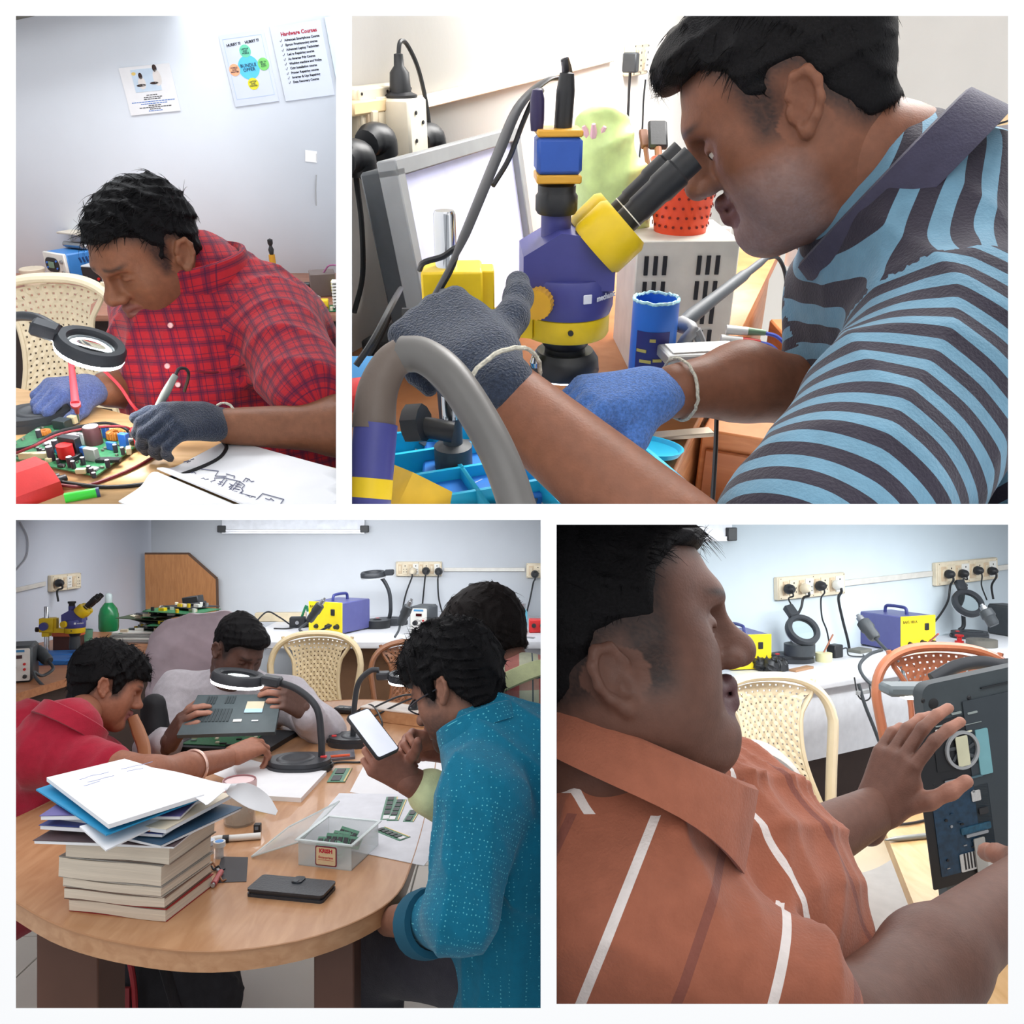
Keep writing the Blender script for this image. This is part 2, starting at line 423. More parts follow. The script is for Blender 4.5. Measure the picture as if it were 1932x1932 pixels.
def mesh_np(name, V, F, m, col=None, pat=None, base=np.zeros(3), smooth=True):
    me = bpy.data.meshes.new(name); V = np.asarray(V, float) - base
    me.vertices.add(len(V)); me.vertices.foreach_set('co', V.ravel()); nf = len(F); w = F.shape[1]
    me.loops.add(nf * w); me.loops.foreach_set('vertex_index', F.ravel().astype(np.int32))
    me.polygons.add(nf); me.polygons.foreach_set('loop_start', np.arange(0, nf * w, w, dtype=np.int32))
    me.polygons.foreach_set('use_smooth', np.full(nf, smooth)); me.update(calc_edges=True)
    if col is not None:
        a = me.attributes.new('col', 'FLOAT_COLOR', 'POINT'); c4 = np.ones((len(V), 4), np.float32); c4[:, :3] = col; a.data.foreach_set('color', c4.ravel())
    if pat is not None:
        a = me.attributes.new('pat', 'FLOAT_VECTOR', 'CORNER'); a.data.foreach_set('vector', np.asarray(pat, np.float32).ravel())
    me.materials.append(m); return me
def wrinkle(amp, freq, seed, dirs=6):
    """soft folds: narrow ridges in a few directions that come and go over the cloth"""
    rg = np.random.RandomState(seed); K = rg.normal(size=(dirs, 3)); K = K / np.linalg.norm(K, axis=1, keepdims=True) * freq * rg.uniform(.6, 1.3, (dirs, 1)); ph = rg.uniform(0, 6.3, dirs)
    K2 = rg.normal(size=(dirs, 3)) * freq * .22
    def f(Q):
        o = np.zeros(len(Q))
        for i in range(dirs):
            s = np.sin(Q @ K[i] + ph[i] + 1.6 * np.sin(Q @ K2[i])); m = np.clip(.2 + .8 * np.sin(Q @ K2[(i + 1) % dirs] + ph[i] * 2), 0, 1)
            o += (1 - np.abs(s)) ** 1.5 * m
        return (-amp * .8 * (o - .5)).astype(np.float32)
    return f
def skinmat(key='skin'):
    m = mat(key, (150, 100, 75), 0.5, var=0.1, scale=90, bump=0.12, bscale=420, attr='col', spec=0.35)
    return m

# ------------------------------------------------------------------ head
def head_prims(o):
    """x forward, y to the person's left, z up; about 0.23 m from chin to crown"""
    jw = o.get('jaw', 1.0); ck = o.get('cheek', 1.0); ns = o.get('nose', 1.0); fat = o.get('fat', 0.0); ez = o.get('earz', 0.0)
    P = [el((-.014, 0, .036), (.099, .078, .088), k=.02), el((.03, 0, .03), (.066, .062, .066), k=.03),
         el((.026, 0, -.035), (.066, .06 * jw, .08), k=.03)]
    for s in (-1, 1):
        P += [rc((-.004, s * .05 * jw, -.055), (.062, s * .017 * jw, -.1), .02 + fat * .6, .018 + fat * .3, k=.035),
              el((.05, s * .044 * ck, -.025), (.028, .026, .03), k=.03),
              el((.035, s * .045 * jw, -.06), (.035, .022 + fat, .035), k=.03)]
    P += [el((.076, 0, -.1), (.019, .022, .018), k=.025),
          rc((.084, -.03, .02), (.084, .03, .02), .0125, k=.02), rc((.088, -.016, .022), (.088, .016, .022), .0135, k=.02),
          rc((.09, 0, .012), (.112, 0, -.026), .008 * ns, .0115 * ns, k=.016), el((.114 + .004 * (ns - 1), 0, -.031), (.012 * ns, .0135 * ns, .0115 * ns), k=.01)]
    for s in (-1, 1):
        P += [el((.102, s * .0135 * ns, -.036), (.0125, .0085 * ns, .009), k=.008)]
    for s in (-1, 1):                                   # eye sockets, then lids
        P += [el((.094, s * .031, -.002), (.016, .021, .0135), k=.014, sub=True),
              el((.0755, s * .031, -.003), (.0155, .0175, .0135), k=.006, t=3),
              rc((.0885, s * .022, -.0085), (.084, s * .042, -.0065), .0022, k=.004, sub=True)]
        P += [el((.106, s * .0075, -.0425), (.006, .0038, .005), k=.004, sub=True)]
    P += [rc((.086, -.017, -.062), (.098, 0, -.0595), .0058, .0075, k=.009, t=1), rc((.086, .017, -.062), (.098, 0, -.0595), .0058, .0075, k=.009, t=1),
          rc((.086, -.014, -.0735), (.0955, 0, -.0745), .006, .0085, k=.009, t=1), rc((.086, .014, -.0735), (.0955, 0, -.0745), .006, .0085, k=.009, t=1),
          rc((.09, -.022, -.067), (.1005, 0, -.0665), .0018, k=.004, sub=True), rc((.09, .022, -.067), (.1005, 0, -.0665), .0018, k=.004, sub=True),
          rc((.094, 0, -.09), (.088, 0, -.088), .006, k=.014, sub=True)]
    if fat: P += [el((.03, 0, -.105 - fat * .5), (.05, .042, .022), k=.04)]
    P += [rc((-.026, 0, -.03), (-.034, 0, -.11), .056, .052, k=.04)]
    for s in (-1, 1):                                   # ears: a dished disc with a rolled rim and a lobe
        c = np.array([-.012, s * .081, -.006 + ez]); es = o.get('ear', .84)
        up = nrm(np.array([-.22, 0, 1])) * es; bk = np.array([-.93, s * .34, -.1]) * es; out = np.array([.2, s, 0])
        P += [el(c + bk * .004, (.008, .019 * es, .031 * es), R=np.column_stack([nrm(out - np.dot(out, nrm(up)) * nrm(up)), nrm(np.cross(up, out)), nrm(up)]), k=.008, t=2)]
        rim = [(-.010, -.012), (-.014, .012), (-.004, .03), (.012, .031), (.021, .017), (.021, -.002), (.013, -.018), (.003, -.03)]
        pts = [c + bk * x + up * y + nrm(out) * .006 for x, y in rim]
        for q0, q1 in zip(pts[1:-1], pts[2:]): P += [rc(q0, q1, .0042, k=.005, t=2)]
        P += [el(c + bk * -.001 + up * -.029 + nrm(out) * .004, (.0065, .0065, .009), k=.007, t=2),
              el(c + bk * .005 + up * .006 + nrm(out) * .012, (.008, .008, .015), k=.006, sub=True, t=2), el(c + bk * -.003 + up * -.01 + nrm(out) * .011, (.007, .007, .009), k=.005, sub=True, t=2),
              el(c + bk * -.013 + up * -.008 + nrm(out) * .003, (.006, .005, .008), k=.006, t=2)]
    return P
def hair_line(style, ez=0.0):
    pts = {'short': [(-.13, -.055), (-.06, -.05), (-.035, -.02), (-.02, .03), (.005, .034), (.018, -.012), (.034, -.01), (.044, .035), (.066, .06), (.1, .07)],
           'recede': [(-.13, -.055), (-.06, -.05), (-.035, -.015), (-.02, .03), (.005, .034), (.018, -.018), (.03, -.014), (.04, .05), (.06, .07), (.1, .07)],
           'full': [(-.13, -.075), (-.06, -.065), (-.04, -.03), (-.02, .022), (.005, .026), (.018, -.025), (.036, -.02), (.046, .025), (.07, .045), (.11, .05)]}[style]
    p = np.array(pts); m = (p[:, 0] > -.05) & (p[:, 0] < .036); p[m, 1] += ez; return p
def below_hairline(Q, hl):
    """distance (x, z plane) below the hairline; negative where hair grows"""
    xs = np.linspace(-.13, .11, 73).astype(np.float32); zs = np.interp(xs, hl[:, 0], hl[:, 1]).astype(np.float32); x, z = Q[:, 0].astype(np.float32), Q[:, 2].astype(np.float32)
    s = np.sign(np.interp(x, hl[:, 0], hl[:, 1]) - z); d = np.full(len(x), 9.0, np.float32)
    for a in range(72):
        ax, az = xs[a], zs[a]; bx, bz = xs[a + 1] - ax, zs[a + 1] - az; t = np.clip(((x - ax) * bx + (z - az) * bz) / (bx * bx + bz * bz), 0, 1); d = np.minimum(d, (x - ax - t * bx) ** 2 + (z - az - t * bz) ** 2)
    return s * np.sqrt(d)
def make_hair(o, H, h, m, parent, base, seed):
    style = o.get('hair', 'short'); th = o.get('thick', .009); rg = np.random.RandomState(seed)
    hl = hair_line(style, o.get('earz', 0.0)); top = o.get('top', .004); sd = .75 if style == 'full' else .35
    P = [el((-.014, 0, .036 + top), (.099 + th, .078 + th * sd, .088 + th), k=.02), el((.03, 0, .034 + top), (.064 + th, .06 + th * sd, .064 + th), k=.03),
         rc((-.03, 0, 0), (-.04, 0, -.09), .062 + th * .5, .058 + th * .2, k=.03)]
    if o.get('fringe'): P += [el((.072, .0, .088), (.042, .055, .03), k=.03)]
    if o.get('puff'): P += [el((.0, 0, .1), (.09, .07, .05), k=.05), el((.05, 0, .085), (.05, .058, .04), k=.04)]
    wr = wrinkle(o.get('tuft', .004), 130, seed)
    def post(Q, d):
        e = below_hairline(Q, hl)
        e = np.where(np.abs(Q[:, 1]) < .05, e - .004 * (1 - np.abs(Q[:, 1]) / .05) * (Q[:, 0] > .04), e)
        k = .012; hh = np.maximum(k - np.abs(d - e), 0) / k; return np.maximum(d, e) + hh * hh * k * .25
    V, F = surface(P, h, warp=wr, post=post)
    # strands
    ns = o.get('strands', 1200); N = np.zeros_like(V)
    fn = np.cross(V[F[:, 1]] - V[F[:, 0]], V[F[:, 2]] - V[F[:, 0]])
    for k in range(4): np.add.at(N, F[:, k], fn)
    N /= np.linalg.norm(N, axis=1, keepdims=True) + 1e-12
    out = (N * (V - np.array([-.01, 0, .01]))).sum(1) > 0
    cand = np.nonzero(out)[0]; pick = cand[rg.randint(0, len(cand), ns)]; p = V[pick]; n = N[pick]
    fw = np.array(o.get('comb', (.7, .5, .1))); flow = np.tile(fw, (ns, 1)).astype(float)
    side = p[:, 2] < .05; flow[side] = np.array([-.25, 0, -1.0]) ; flow += rg.normal(size=(ns, 3)) * o.get('mess', .35)
    t = flow - (flow * n).sum(1, keepdims=True) * n; t /= np.linalg.norm(t, axis=1, keepdims=True) + 1e-9
    L = o.get('len', .02) * rg.uniform(.5, 1.3, ns) * np.where(side, .45, 1.0); lift = rg.uniform(.1, .5, ns) * o.get('lift', .6)
    sn = np.cross(n, t); wd = o.get('sw', .0011); K = 5; VV, FF = [], []
    for i in range(K):
        u = i / (K - 1); q = p + t * (L * u)[:, None] + n * (L * lift * (u - .75 * u * u) - .0015)[:, None] - np.array([0, 0, 1]) * (L * .25 * u * u)[:, None]
        w = wd * (1 - .85 * u)
        VV.append(np.stack([q + sn * w, q - sn * w, q + n * w * .9], 1))
    VV = np.stack(VV, 1).reshape(-1, 3); b = (np.arange(ns) * K * 3)[:, None, None, None]
    ii = np.arange(K - 1)[None, :, None, None] * 3; kk = np.arange(3)[None, None, :, None]; k2 = (kk + 1) % 3
    FF = np.concatenate([b + ii + kk, b + ii + k2, b + ii + 3 + k2, b + ii + 3 + kk], -1).reshape(-1, 4)
    V2 = np.vstack([V, VV]); F2 = np.vstack([F, FF + len(V)])
    V2 = V2 @ H[:3, :3].T + H[:3, 3]
    return part('hair', mesh_np('hair', V2, F2, m, base=base), m, parent)
def head_mat(px, py, d, fwd, up=(0, 0, 1), s=1.0, roll=0.0):
    f = vdir(px, py, *fwd); r, ff, u = VB(px, py); U = up[0] * r + up[1] * ff + up[2] * u; U = nrm(U - np.dot(U, f) * f); L = np.cross(U, f)
    if roll: U, L = U * math.cos(roll) + L * math.sin(roll), L * math.cos(roll) - U * math.sin(roll)
    H = np.eye(4); H[:3, :3] = np.column_stack([f, L, U]) * s; H[:3, 3] = W(px, py, d); return H
def ramp(x, a, b): return np.clip((x - a) / (b - a), 0, 1)
def head_part(o, H, h, skin):
    P = head_prims(o); V, F = surface(P, h); tg = nearest_tag(P, V); sk = np.array(lin(skin)[:3]); col = np.tile(sk, (len(V), 1))
    lip = np.array(lin(o.get('lip', tuple(int(c * .8) for c in skin)))[:3]); col[tg == 1] = lip
    bd = o.get('beard', 0.0)
    if bd:
        bc = np.array(lin(o.get('beardcol', (60, 50, 48)))[:3]); x, y, z = V.T
        w = ramp(z, -.03, -.055) * ramp(x, -.01, .02) * (1 - ramp(z, -.125, -.15)); w = np.maximum(w * (.75 + .25 * ramp(-z, .06, .09)), ramp(x, .085, .095) * ramp(z, -.06, -.05) * ramp(-z, .035, .045) * o.get('tache', 1.0)) * bd
        w[(tg == 1) | (tg == 2)] = 0; rg = np.random.RandomState(3); w = w * rg.uniform(.7, 1.0, len(w))
        col = col * (1 - w[:, None]) + bc * w[:, None]
    hl = hair_line(o.get('hair', 'short'), o.get('earz', 0.0)); ed = below_hairline(V, hl); fd = o.get('fade', .016)   # cropped hair thins out below the hairline
    fw = (1 - ramp(ed, -.002, fd)) * (tg != 2) * np.random.RandomState(8).uniform(.75, 1, len(V)); fw = (fw * .9)[:, None]; col = col * (1 - fw) + np.array([.014, .012, .012]) * fw
    x, y, z = V.T                                        # eyebrows
    bw = np.exp(-((z - .0235 - .004 * np.abs(np.abs(y) - .03) / .03) / .0042) ** 2) * ramp(np.abs(y), .008, .014) * (1 - ramp(np.abs(y), .043, .052)) * (x > .06)
    col = col * (1 - bw[:, None] * .8) + np.array([.012, .01, .01]) * bw[:, None] * .8
    return V @ H[:3, :3].T + H[:3, 3], F, col
def eyes(H, m_, parent, base):
    A, Bm = mat('eye_white', (225, 215, 205), 0.2, var=0.05), mat('eye_iris', (35, 22, 15), 0.15, var=0.1)
    for s in (-1, 1):
        mb = MB(); mb.lathe([(0, .0139), (.004, .0133), (.0085, .0108), (.0125, .005), (.0125, -.005), (.008, -.011), (0, -.0132)], n=14, axis=(1, 0, -.25))
        mi = MB(); mi.lathe([(0, .0147), (.003, .0143), (.0055, .013), (.0055, .0122), (0, .012)], n=14, axis=(1, -s * .05, -.3))
        for q, mm, nm in ((mb, A, 'eye'), (mi, Bm, 'iris')):
            q.v = [tuple(H[:3, :3] @ (np.array(v) + np.array([.0752, s * .031, -.0045])) + H[:3, 3] - base) for v in q.v]
            if nm == 'eye': e = part('eye', q, mm, parent)
            else: part('iris', q, mm, e)

# ------------------------------------------------------------------ hand (x: to the fingers, z: back of the hand, y: to the thumb for side=+1)
def hand_prims(curl=((20, 30, 20),) * 4, thumb=(35, 25, 20, 0.4), side=1, s=1.0, fat=1.0, spread=5):
    P = []; k = .009
    P += [rc((-.03, 0, 0), (.0, 0, 0), .024 * fat, .025 * fat, k=.012, fl=((0, 0, 1), .78))]
    for j, y in enumerate((.028, .0095, -.0095, -.027)):
        P += [rc((.0, y * .7, 0), (.078 - .004 * abs(j - 1), y, .002), .0145 * fat, .0105 * fat, k=.014)]
    P += [rc((.01, .02, -.006), (.05, .03, -.008), .016 * fat, .013 * fat, k=.014)]
    for j, (y, L, r) in enumerate(((.029, (.042, .025, .02), .0092), (.0095, (.046, .029, .021), .0095), (-.0098, (.042, .027, .02), .009), (-.0285, (.033, .02, .018), .0079))):
        p = np.array([.082 - .004 * abs(j - 1), y, .002]); sp = math.radians(spread * (1.5, .5, -.5, -1.6)[j]); a = 0
        c = curl[j] if j < len(curl) else curl[-1]; r0 = r * fat
        for q, l in zip(c, L):
            a += math.radians(q); e = p + l * np.array([math.cos(a) * math.cos(sp), math.cos(a) * math.sin(sp), -math.sin(a)])
            P += [rc(p, e, r0, r0 * .92, k=.004, t=1 + j)]; p = e; r0 *= .92
    p = np.array([.018, .03, -.008]); az, dn, bend, op = thumb; a = math.radians(az); v = np.array([math.cos(a), math.sin(a), -math.sin(math.radians(dn))]); r0 = .0125 * fat
    for l in (.035, .03, .024):
        v = nrm(v); e = p + v * l; P += [rc(p, e, r0, r0 * .9, k=.008, t=5)]; p = e; r0 *= .9
        v = v + np.array([math.sin(math.radians(bend)) * .8, -math.sin(math.radians(bend)) * (1 - op), -math.sin(math.radians(bend)) * op])
    for q in P:
        for key in ('a', 'b'): q[key] = q[key] * np.array([1, side, 1]) * s
        q['r1'] *= s; q['r2'] *= s
    return P
def hand_mat(wrist, fdir, back):
    f = nrm(fdir); b = np.asarray(back, float); b = nrm(b - np.dot(b, f) * f); H = np.eye(4); H[:3, :3] = np.column_stack([f, np.cross(b, f), b]); H[:3, 3] = wrist; return H
def hand_part(H, h, **kw):
    P = hand_prims(**kw); V, F = surface(P, h); return V @ H[:3, :3].T + H[:3, 3], F

def hit(prims, px, py, d0=.5, d1=4.0):
    """where the sight line at a pixel meets a garment"""
    ds = np.linspace(d0, d1, 1200); P = np.array([W(px, py, d) for d in ds], np.float32); m = np.min([pdist(p, P) for p in prims if not p['s']], 0); i = int(np.argmax(m < .016)); return P[i].astype(float)
# ------------------------------------------------------------------ person
def cone_planes(room_id):
    """partitions between the four rooms, as cutting planes for what leans against them"""
    pl = []; C = CAM
    def add(n): n = nrm(n); pl.append((n, float(np.dot(n, C))))
    up = room_id in (1, 2); e = 960 if up else 972
    add([0, -(e - 966) / FPX, -1] if up else [0, (e - 966) / FPX, 1])
    if room_id == 1: add([1, -(641 - 966) / FPX, 0])
    if room_id == 2: add([-1, (657 - 966) / FPX, 0])
    if room_id == 3: add([1, -(1028 - 966) / FPX, 0])
    if room_id == 4: add([-1, (1042 - 966) / FPX, 0])
    return pl
def torso_pat(V, F, tg, o, x, zax, sleeves):
    """garment coordinates: across, depth, along the spine; on a sleeve: round, 0, along"""
    zax = nrm(zax); x = nrm(x - np.dot(x, zax) * zax); y = np.cross(zax, x); Q = V - o
    pat = np.stack([Q @ x, Q @ y, Q @ zax], -1)
    pat = pat[F]; ft = np.max(tg[F], 1)                   # one garment panel per face, so that seams stay crisp
    for t, (a, b, r) in sleeves.items():
        m = ft == t; fr = frame_from(b - a, zax); q = V[F[m]] - a; an = np.arctan2(q @ fr[:, 1], q @ fr[:, 0]); an = np.where(an - an[:, :1] > 3.2, an - 2 * math.pi, np.where(an - an[:, :1] < -3.2, an + 2 * math.pi, an))
        pat[m] = np.stack([an * r, np.full(an.shape, 5.0), q @ fr[:, 2]], -1)
    return pat
def person(name, label, room_id, base, skin, head, Hm, bprims, hands=(), hh=.004, hb=.006, hair_m=None, seed=1, eye=True):
    """one body mesh (head, trunk, arms and bare hands) plus hair"""
    pl = cone_planes(room_id); root = thing(name, label, 'person', None, base)
    sk = np.array(lin(skin)[:3]); VS, FS, CS = [], [], []; n = 0
    def push(V, F, c):
        nonlocal n; VS.append(V); FS.append(F + n); CS.append(c); n += len(V)
    V, F, c = head_part(head, Hm, hh, skin); push(V, F, c)
    bprims[0]['a'] = Hm[:3, :3] @ np.array([-.03, 0, -.075]) + Hm[:3, 3]        # the neck grows out of the skull base
    V, F = surface(bprims, hb, planes=pl); push(V, F, np.tile(sk, (len(V), 1)))
    for (H, kw, hs) in hands:
        V, F = hand_part(H, hs, **kw); c = np.tile(sk, (len(V), 1)); zz = ((V - H[:3, 3]) @ H[:3, :3])[:, 2]
        w = ramp(-zz, .0, .02)[:, None] * .5; c = c * (1 - w) + np.array(lin((196, 140, 118))[:3]) * w; push(V, F, c)
    m = skinmat(); o = part('body', mesh_np('body', np.vstack(VS), np.vstack(FS), m, col=np.vstack(CS), base=base), m, root)
    if eye: eyes(Hm, m, root, base)
    make_hair(head, Hm, head.get('hh', hh), hair_m or mat('black_hair', (15, 14, 16), 0.55, var=0.5, scale=400, bump=0.3, bscale=500, spec=0.14), root, base, seed)
    return root
def garment(name, prims, m, parent, base, room_id, h=.006, warp=None, sleeves=None, o=None, x=None, z=None, planes=(), label=None):
    V, F = surface(prims, h, planes=list(cone_planes(room_id)) + list(planes), warp=warp); tg = nearest_tag(prims, V)
    pat = torso_pat(V, F, tg, np.asarray(o if o is not None else base, float), np.asarray(x if x is not None else (1, 0, 0), float), np.asarray(z if z is not None else (0, 0, 1), float), sleeves or {})
    ob = part(name, mesh_np(name, V, F, m, pat=pat, base=base), m, parent)
    if label: ob['label'] = label
    return ob
def collar(c, axis, front, a, b, hgt, m, parent, base, gap=.35, tip=1.6, flare=.012, drop=None, pat=None, name='collar', slant=0.0):
    """folded shirt collar: a band round the neck, longer at the two tips"""
    z = nrm(axis); f = np.asarray(front, float); f = nrm(f - np.dot(f, z) * z); l = np.cross(z, f); mb = MB(); n = 40; drop = drop or hgt * 1.25
    rows = []
    for i in range(n + 1):
        th = gap + (2 * math.pi - 2 * gap) * i / n; cf = math.cos(th); w = max(0.0, cf) ** 3
        d = f * cf * a + l * math.sin(th) * b; e = nrm(d); dr = drop * (1 + (tip - 1) * w); sl = -slant * cf
        C0 = np.asarray(c, float) + z * sl
        prof = [C0 + d * .97 - z * .012, C0 + d * .99 + z * hgt * .8, C0 + d * 1.03 + e * .002 + z * hgt, C0 + d * 1.03 + e * (.007) + z * hgt * .92, C0 + d * 1.04 + e * flare + z * (hgt - dr), C0 + d * 1.03 + e * (flare - .004) + z * (hgt - dr)]
        rows.append(prof)
    k = len(rows[0]); vs = [p - base for r in rows for p in r]; fs = []
    for i in range(n):
        for j in range(k): j2 = (j + 1) % k; fs.append((i * k + j, i * k + j2, (i + 1) * k + j2, (i + 1) * k + j))
    fs.append(tuple(range(k))); fs.append(tuple(n * k + j for j in range(k - 1, -1, -1))); mb.add(vs, fs)
    me = mb.mesh(name, m, 50)
    at = me.attributes.new('pat', 'FLOAT_VECTOR', 'POINT')
    V = np.array([v.co for v in me.vertices]); at.data.foreach_set('vector', np.stack([(V + base - c) @ l, np.full(len(V), 5.0), (V + base - c) @ z], -1).astype(np.float32).ravel())
    return part(name, me, m, parent)
def buttons(pts, nrmls, r, m, parent, base):
    for p, n_ in zip(pts, nrmls):
        mb = MB(); mb.lathe([(0, .0022), (r * .55, .0022), (r * .8, .003), (r, .0015), (r, 0), (0, 0)], c=np.asarray(p) - base, axis=n_, n=12); part('button', mb, m, parent)
# ------------------------------------------------------------------ the building: four rooms behind a white wall with four openings
def pxbox(x0, y0, x1, y1, d0, d1):
    mb = MB(); vs = [W(x, y, d) for d in (d0, d1) for (x, y) in ((x0, y0), (x1, y0), (x1, y1), (x0, y1))]
    return mb.add(vs, [(0, 1, 2, 3), (7, 6, 5, 4), (0, 4, 5, 1), (1, 5, 6, 2), (2, 6, 7, 3), (3, 7, 4, 0)])
FRAMEW = mat('white_front_wall', (252, 252, 252), 0.9, var=0.0, scale=8, spec=0.1)
wf = MB()
D0, D1 = 0.52, 0.525
for (x0, y0, x1, y1) in ((-900, -900, 30, 2900), (1902, -900, 2900, 2900), (30, -900, 1902, 30), (30, 951, 1902, 981), (30, 1902, 1902, 2900),
                         (634, 30, 664, 951), (1020, 981, 1050, 1902), (1050, 981, 1902, 990), (1050, 1894, 1902, 1902)):
    q = pxbox(x0, y0, x1, y1, D0, D1); wf.add(q.v, q.f)
struct('wall_front', wf, FRAMEW)
struct('floor_upper', pxbox(-700, 961, 2700, 971, D1 + .002, 6.2), WALLW)
struct('wall_divider_upper', pxbox(643, -500, 655, 961, D1 + .002, 4.6), WALLW)
struct('wall_divider_lower', pxbox(1030, 971, 1040, 2400, D1 + .002, 6.0), WALLW)

# ------------------------------------------------------------------ shared furniture and equipment
def arch(w_bot, w_top, h, n=24, p=2.6):
    """outline of a chair back: (x, z) from lower right over the top to lower left"""
    out = []
    for i in range(n + 1):
        a = math.pi * i / n; c, s = math.cos(a), math.sin(a)
        x = abs(c) ** (2 / p) * (1 if c > 0 else -1); z = abs(s) ** (2 / p)
        out.append((x * w_top, h * (.62 + .38 * z)))
    return [(w_bot, 0.0), ((w_bot + w_top) / 2, h * .32)] + out + [(-(w_bot + w_top) / 2, h * .32), (-w_bot, 0.0)]
def plastic_chair(label, rgb, room, loc, rot, key, group=None, seat=True, s=1.0):
    """moulded plastic chair: arched frame, pierced woven back, seat, four legs; front of the chair towards -y"""
    m = mat(key, rgb, 0.32, var=0.06, scale=12, bump=0.03, bscale=60, spec=0.5)
    t = thing('plastic_chair', label, 'chair', room, loc, rotz(rot) * s, group)
    lean = lambda x, z: np.array([x, .20 + .20 * (z - .42) + .02 * (x / .2) ** 2 * -1, z])
    ol = [lean(x, .43 + z) for x, z in arch(.185, .225, .45)]
    f = MB(); f.tube(ol, .026, 10, 3, flat=.6, up=(0, 1, 0)); part('back_frame', f, m, t)
    # pierced panel: each cell a ring round a square hole, rows and columns woven in relief
    p = MB(); nx, nz = 13, 20
    def wid(z): return .148 - .045 * math.sin(math.pi * min(1, (z - .46) / .40)) ** 1 + (.02 if z > .8 else 0)
    def P(u, v, dz=0):
        z = .46 + .375 * v + .022 * (1 - (2 * u - 1) ** 2) * v; q = lean((2 * u - 1) * wid(.46 + .375 * v), z); q[1] += .022 * (1 - (2 * u - 1) ** 2) + dz; return q
    for i in range(nx):
        for j in range(nz):
            u0, u1, v0, v1 = i / nx, (i + 1) / nx, j / nz, (j + 1) / nz; a = .36; e = .0022 * (1 if (i + j) % 2 else -1)
            o = [P(u0, v0), P(u1, v0), P(u1, v1), P(u0, v1)]; um, vm = (u0 + u1) / 2, (v0 + v1) / 2; hu, hv = (u1 - u0) * .17, (v1 - v0) * .17
            inn = [P(um - hu, vm - hv, e), P(um + hu, vm - hv, e), P(um + hu, vm + hv, e), P(um - hu, vm + hv, e)]
            back = [q + np.array([0, .006, 0]) for q in inn]
            p.add(o + inn + back, [(k, (k + 1) % 4, 4 + (k + 1) % 4, 4 + k) for k in range(4)] + [(4 + k, 4 + (k + 1) % 4, 8 + (k + 1) % 4, 8 + k) for k in range(4)])
    part('woven_back', p, m, t, ang=25)
    st = MB()
    for sgn in (-1, 1):
        st.tube([P(0 if sgn < 0 else 1, v) + np.array([sgn * .008, .006, 0]) for v in np.linspace(-.08, 1.08, 9)], .013, 8, 2, flat=.7, up=(0, 1, 0))
    part('back_stile', st, m, t)
    if seat:
        sm = MB(); sm.sheet(lambda u, v: np.array([(2 * u - 1) * (.235 - .03 * v), -.22 + .43 * v, .43 - .02 * v - .014 * (1 - (2 * u - 1) ** 2) - .03 * max(0, .12 - v) / .12]), 10, 10, .014)
        part('seat', sm, m, t)
        for sx in (-1, 1):
            for fy in (-1, 1):
                l = MB(); l.tube([(sx * .2, -.18 if fy < 0 else .18, .42), (sx * .225, -.21 if fy < 0 else .25, .01)], [.03, .02], 8, 1, flat=.6); part('leg', l, m, t)
    return t
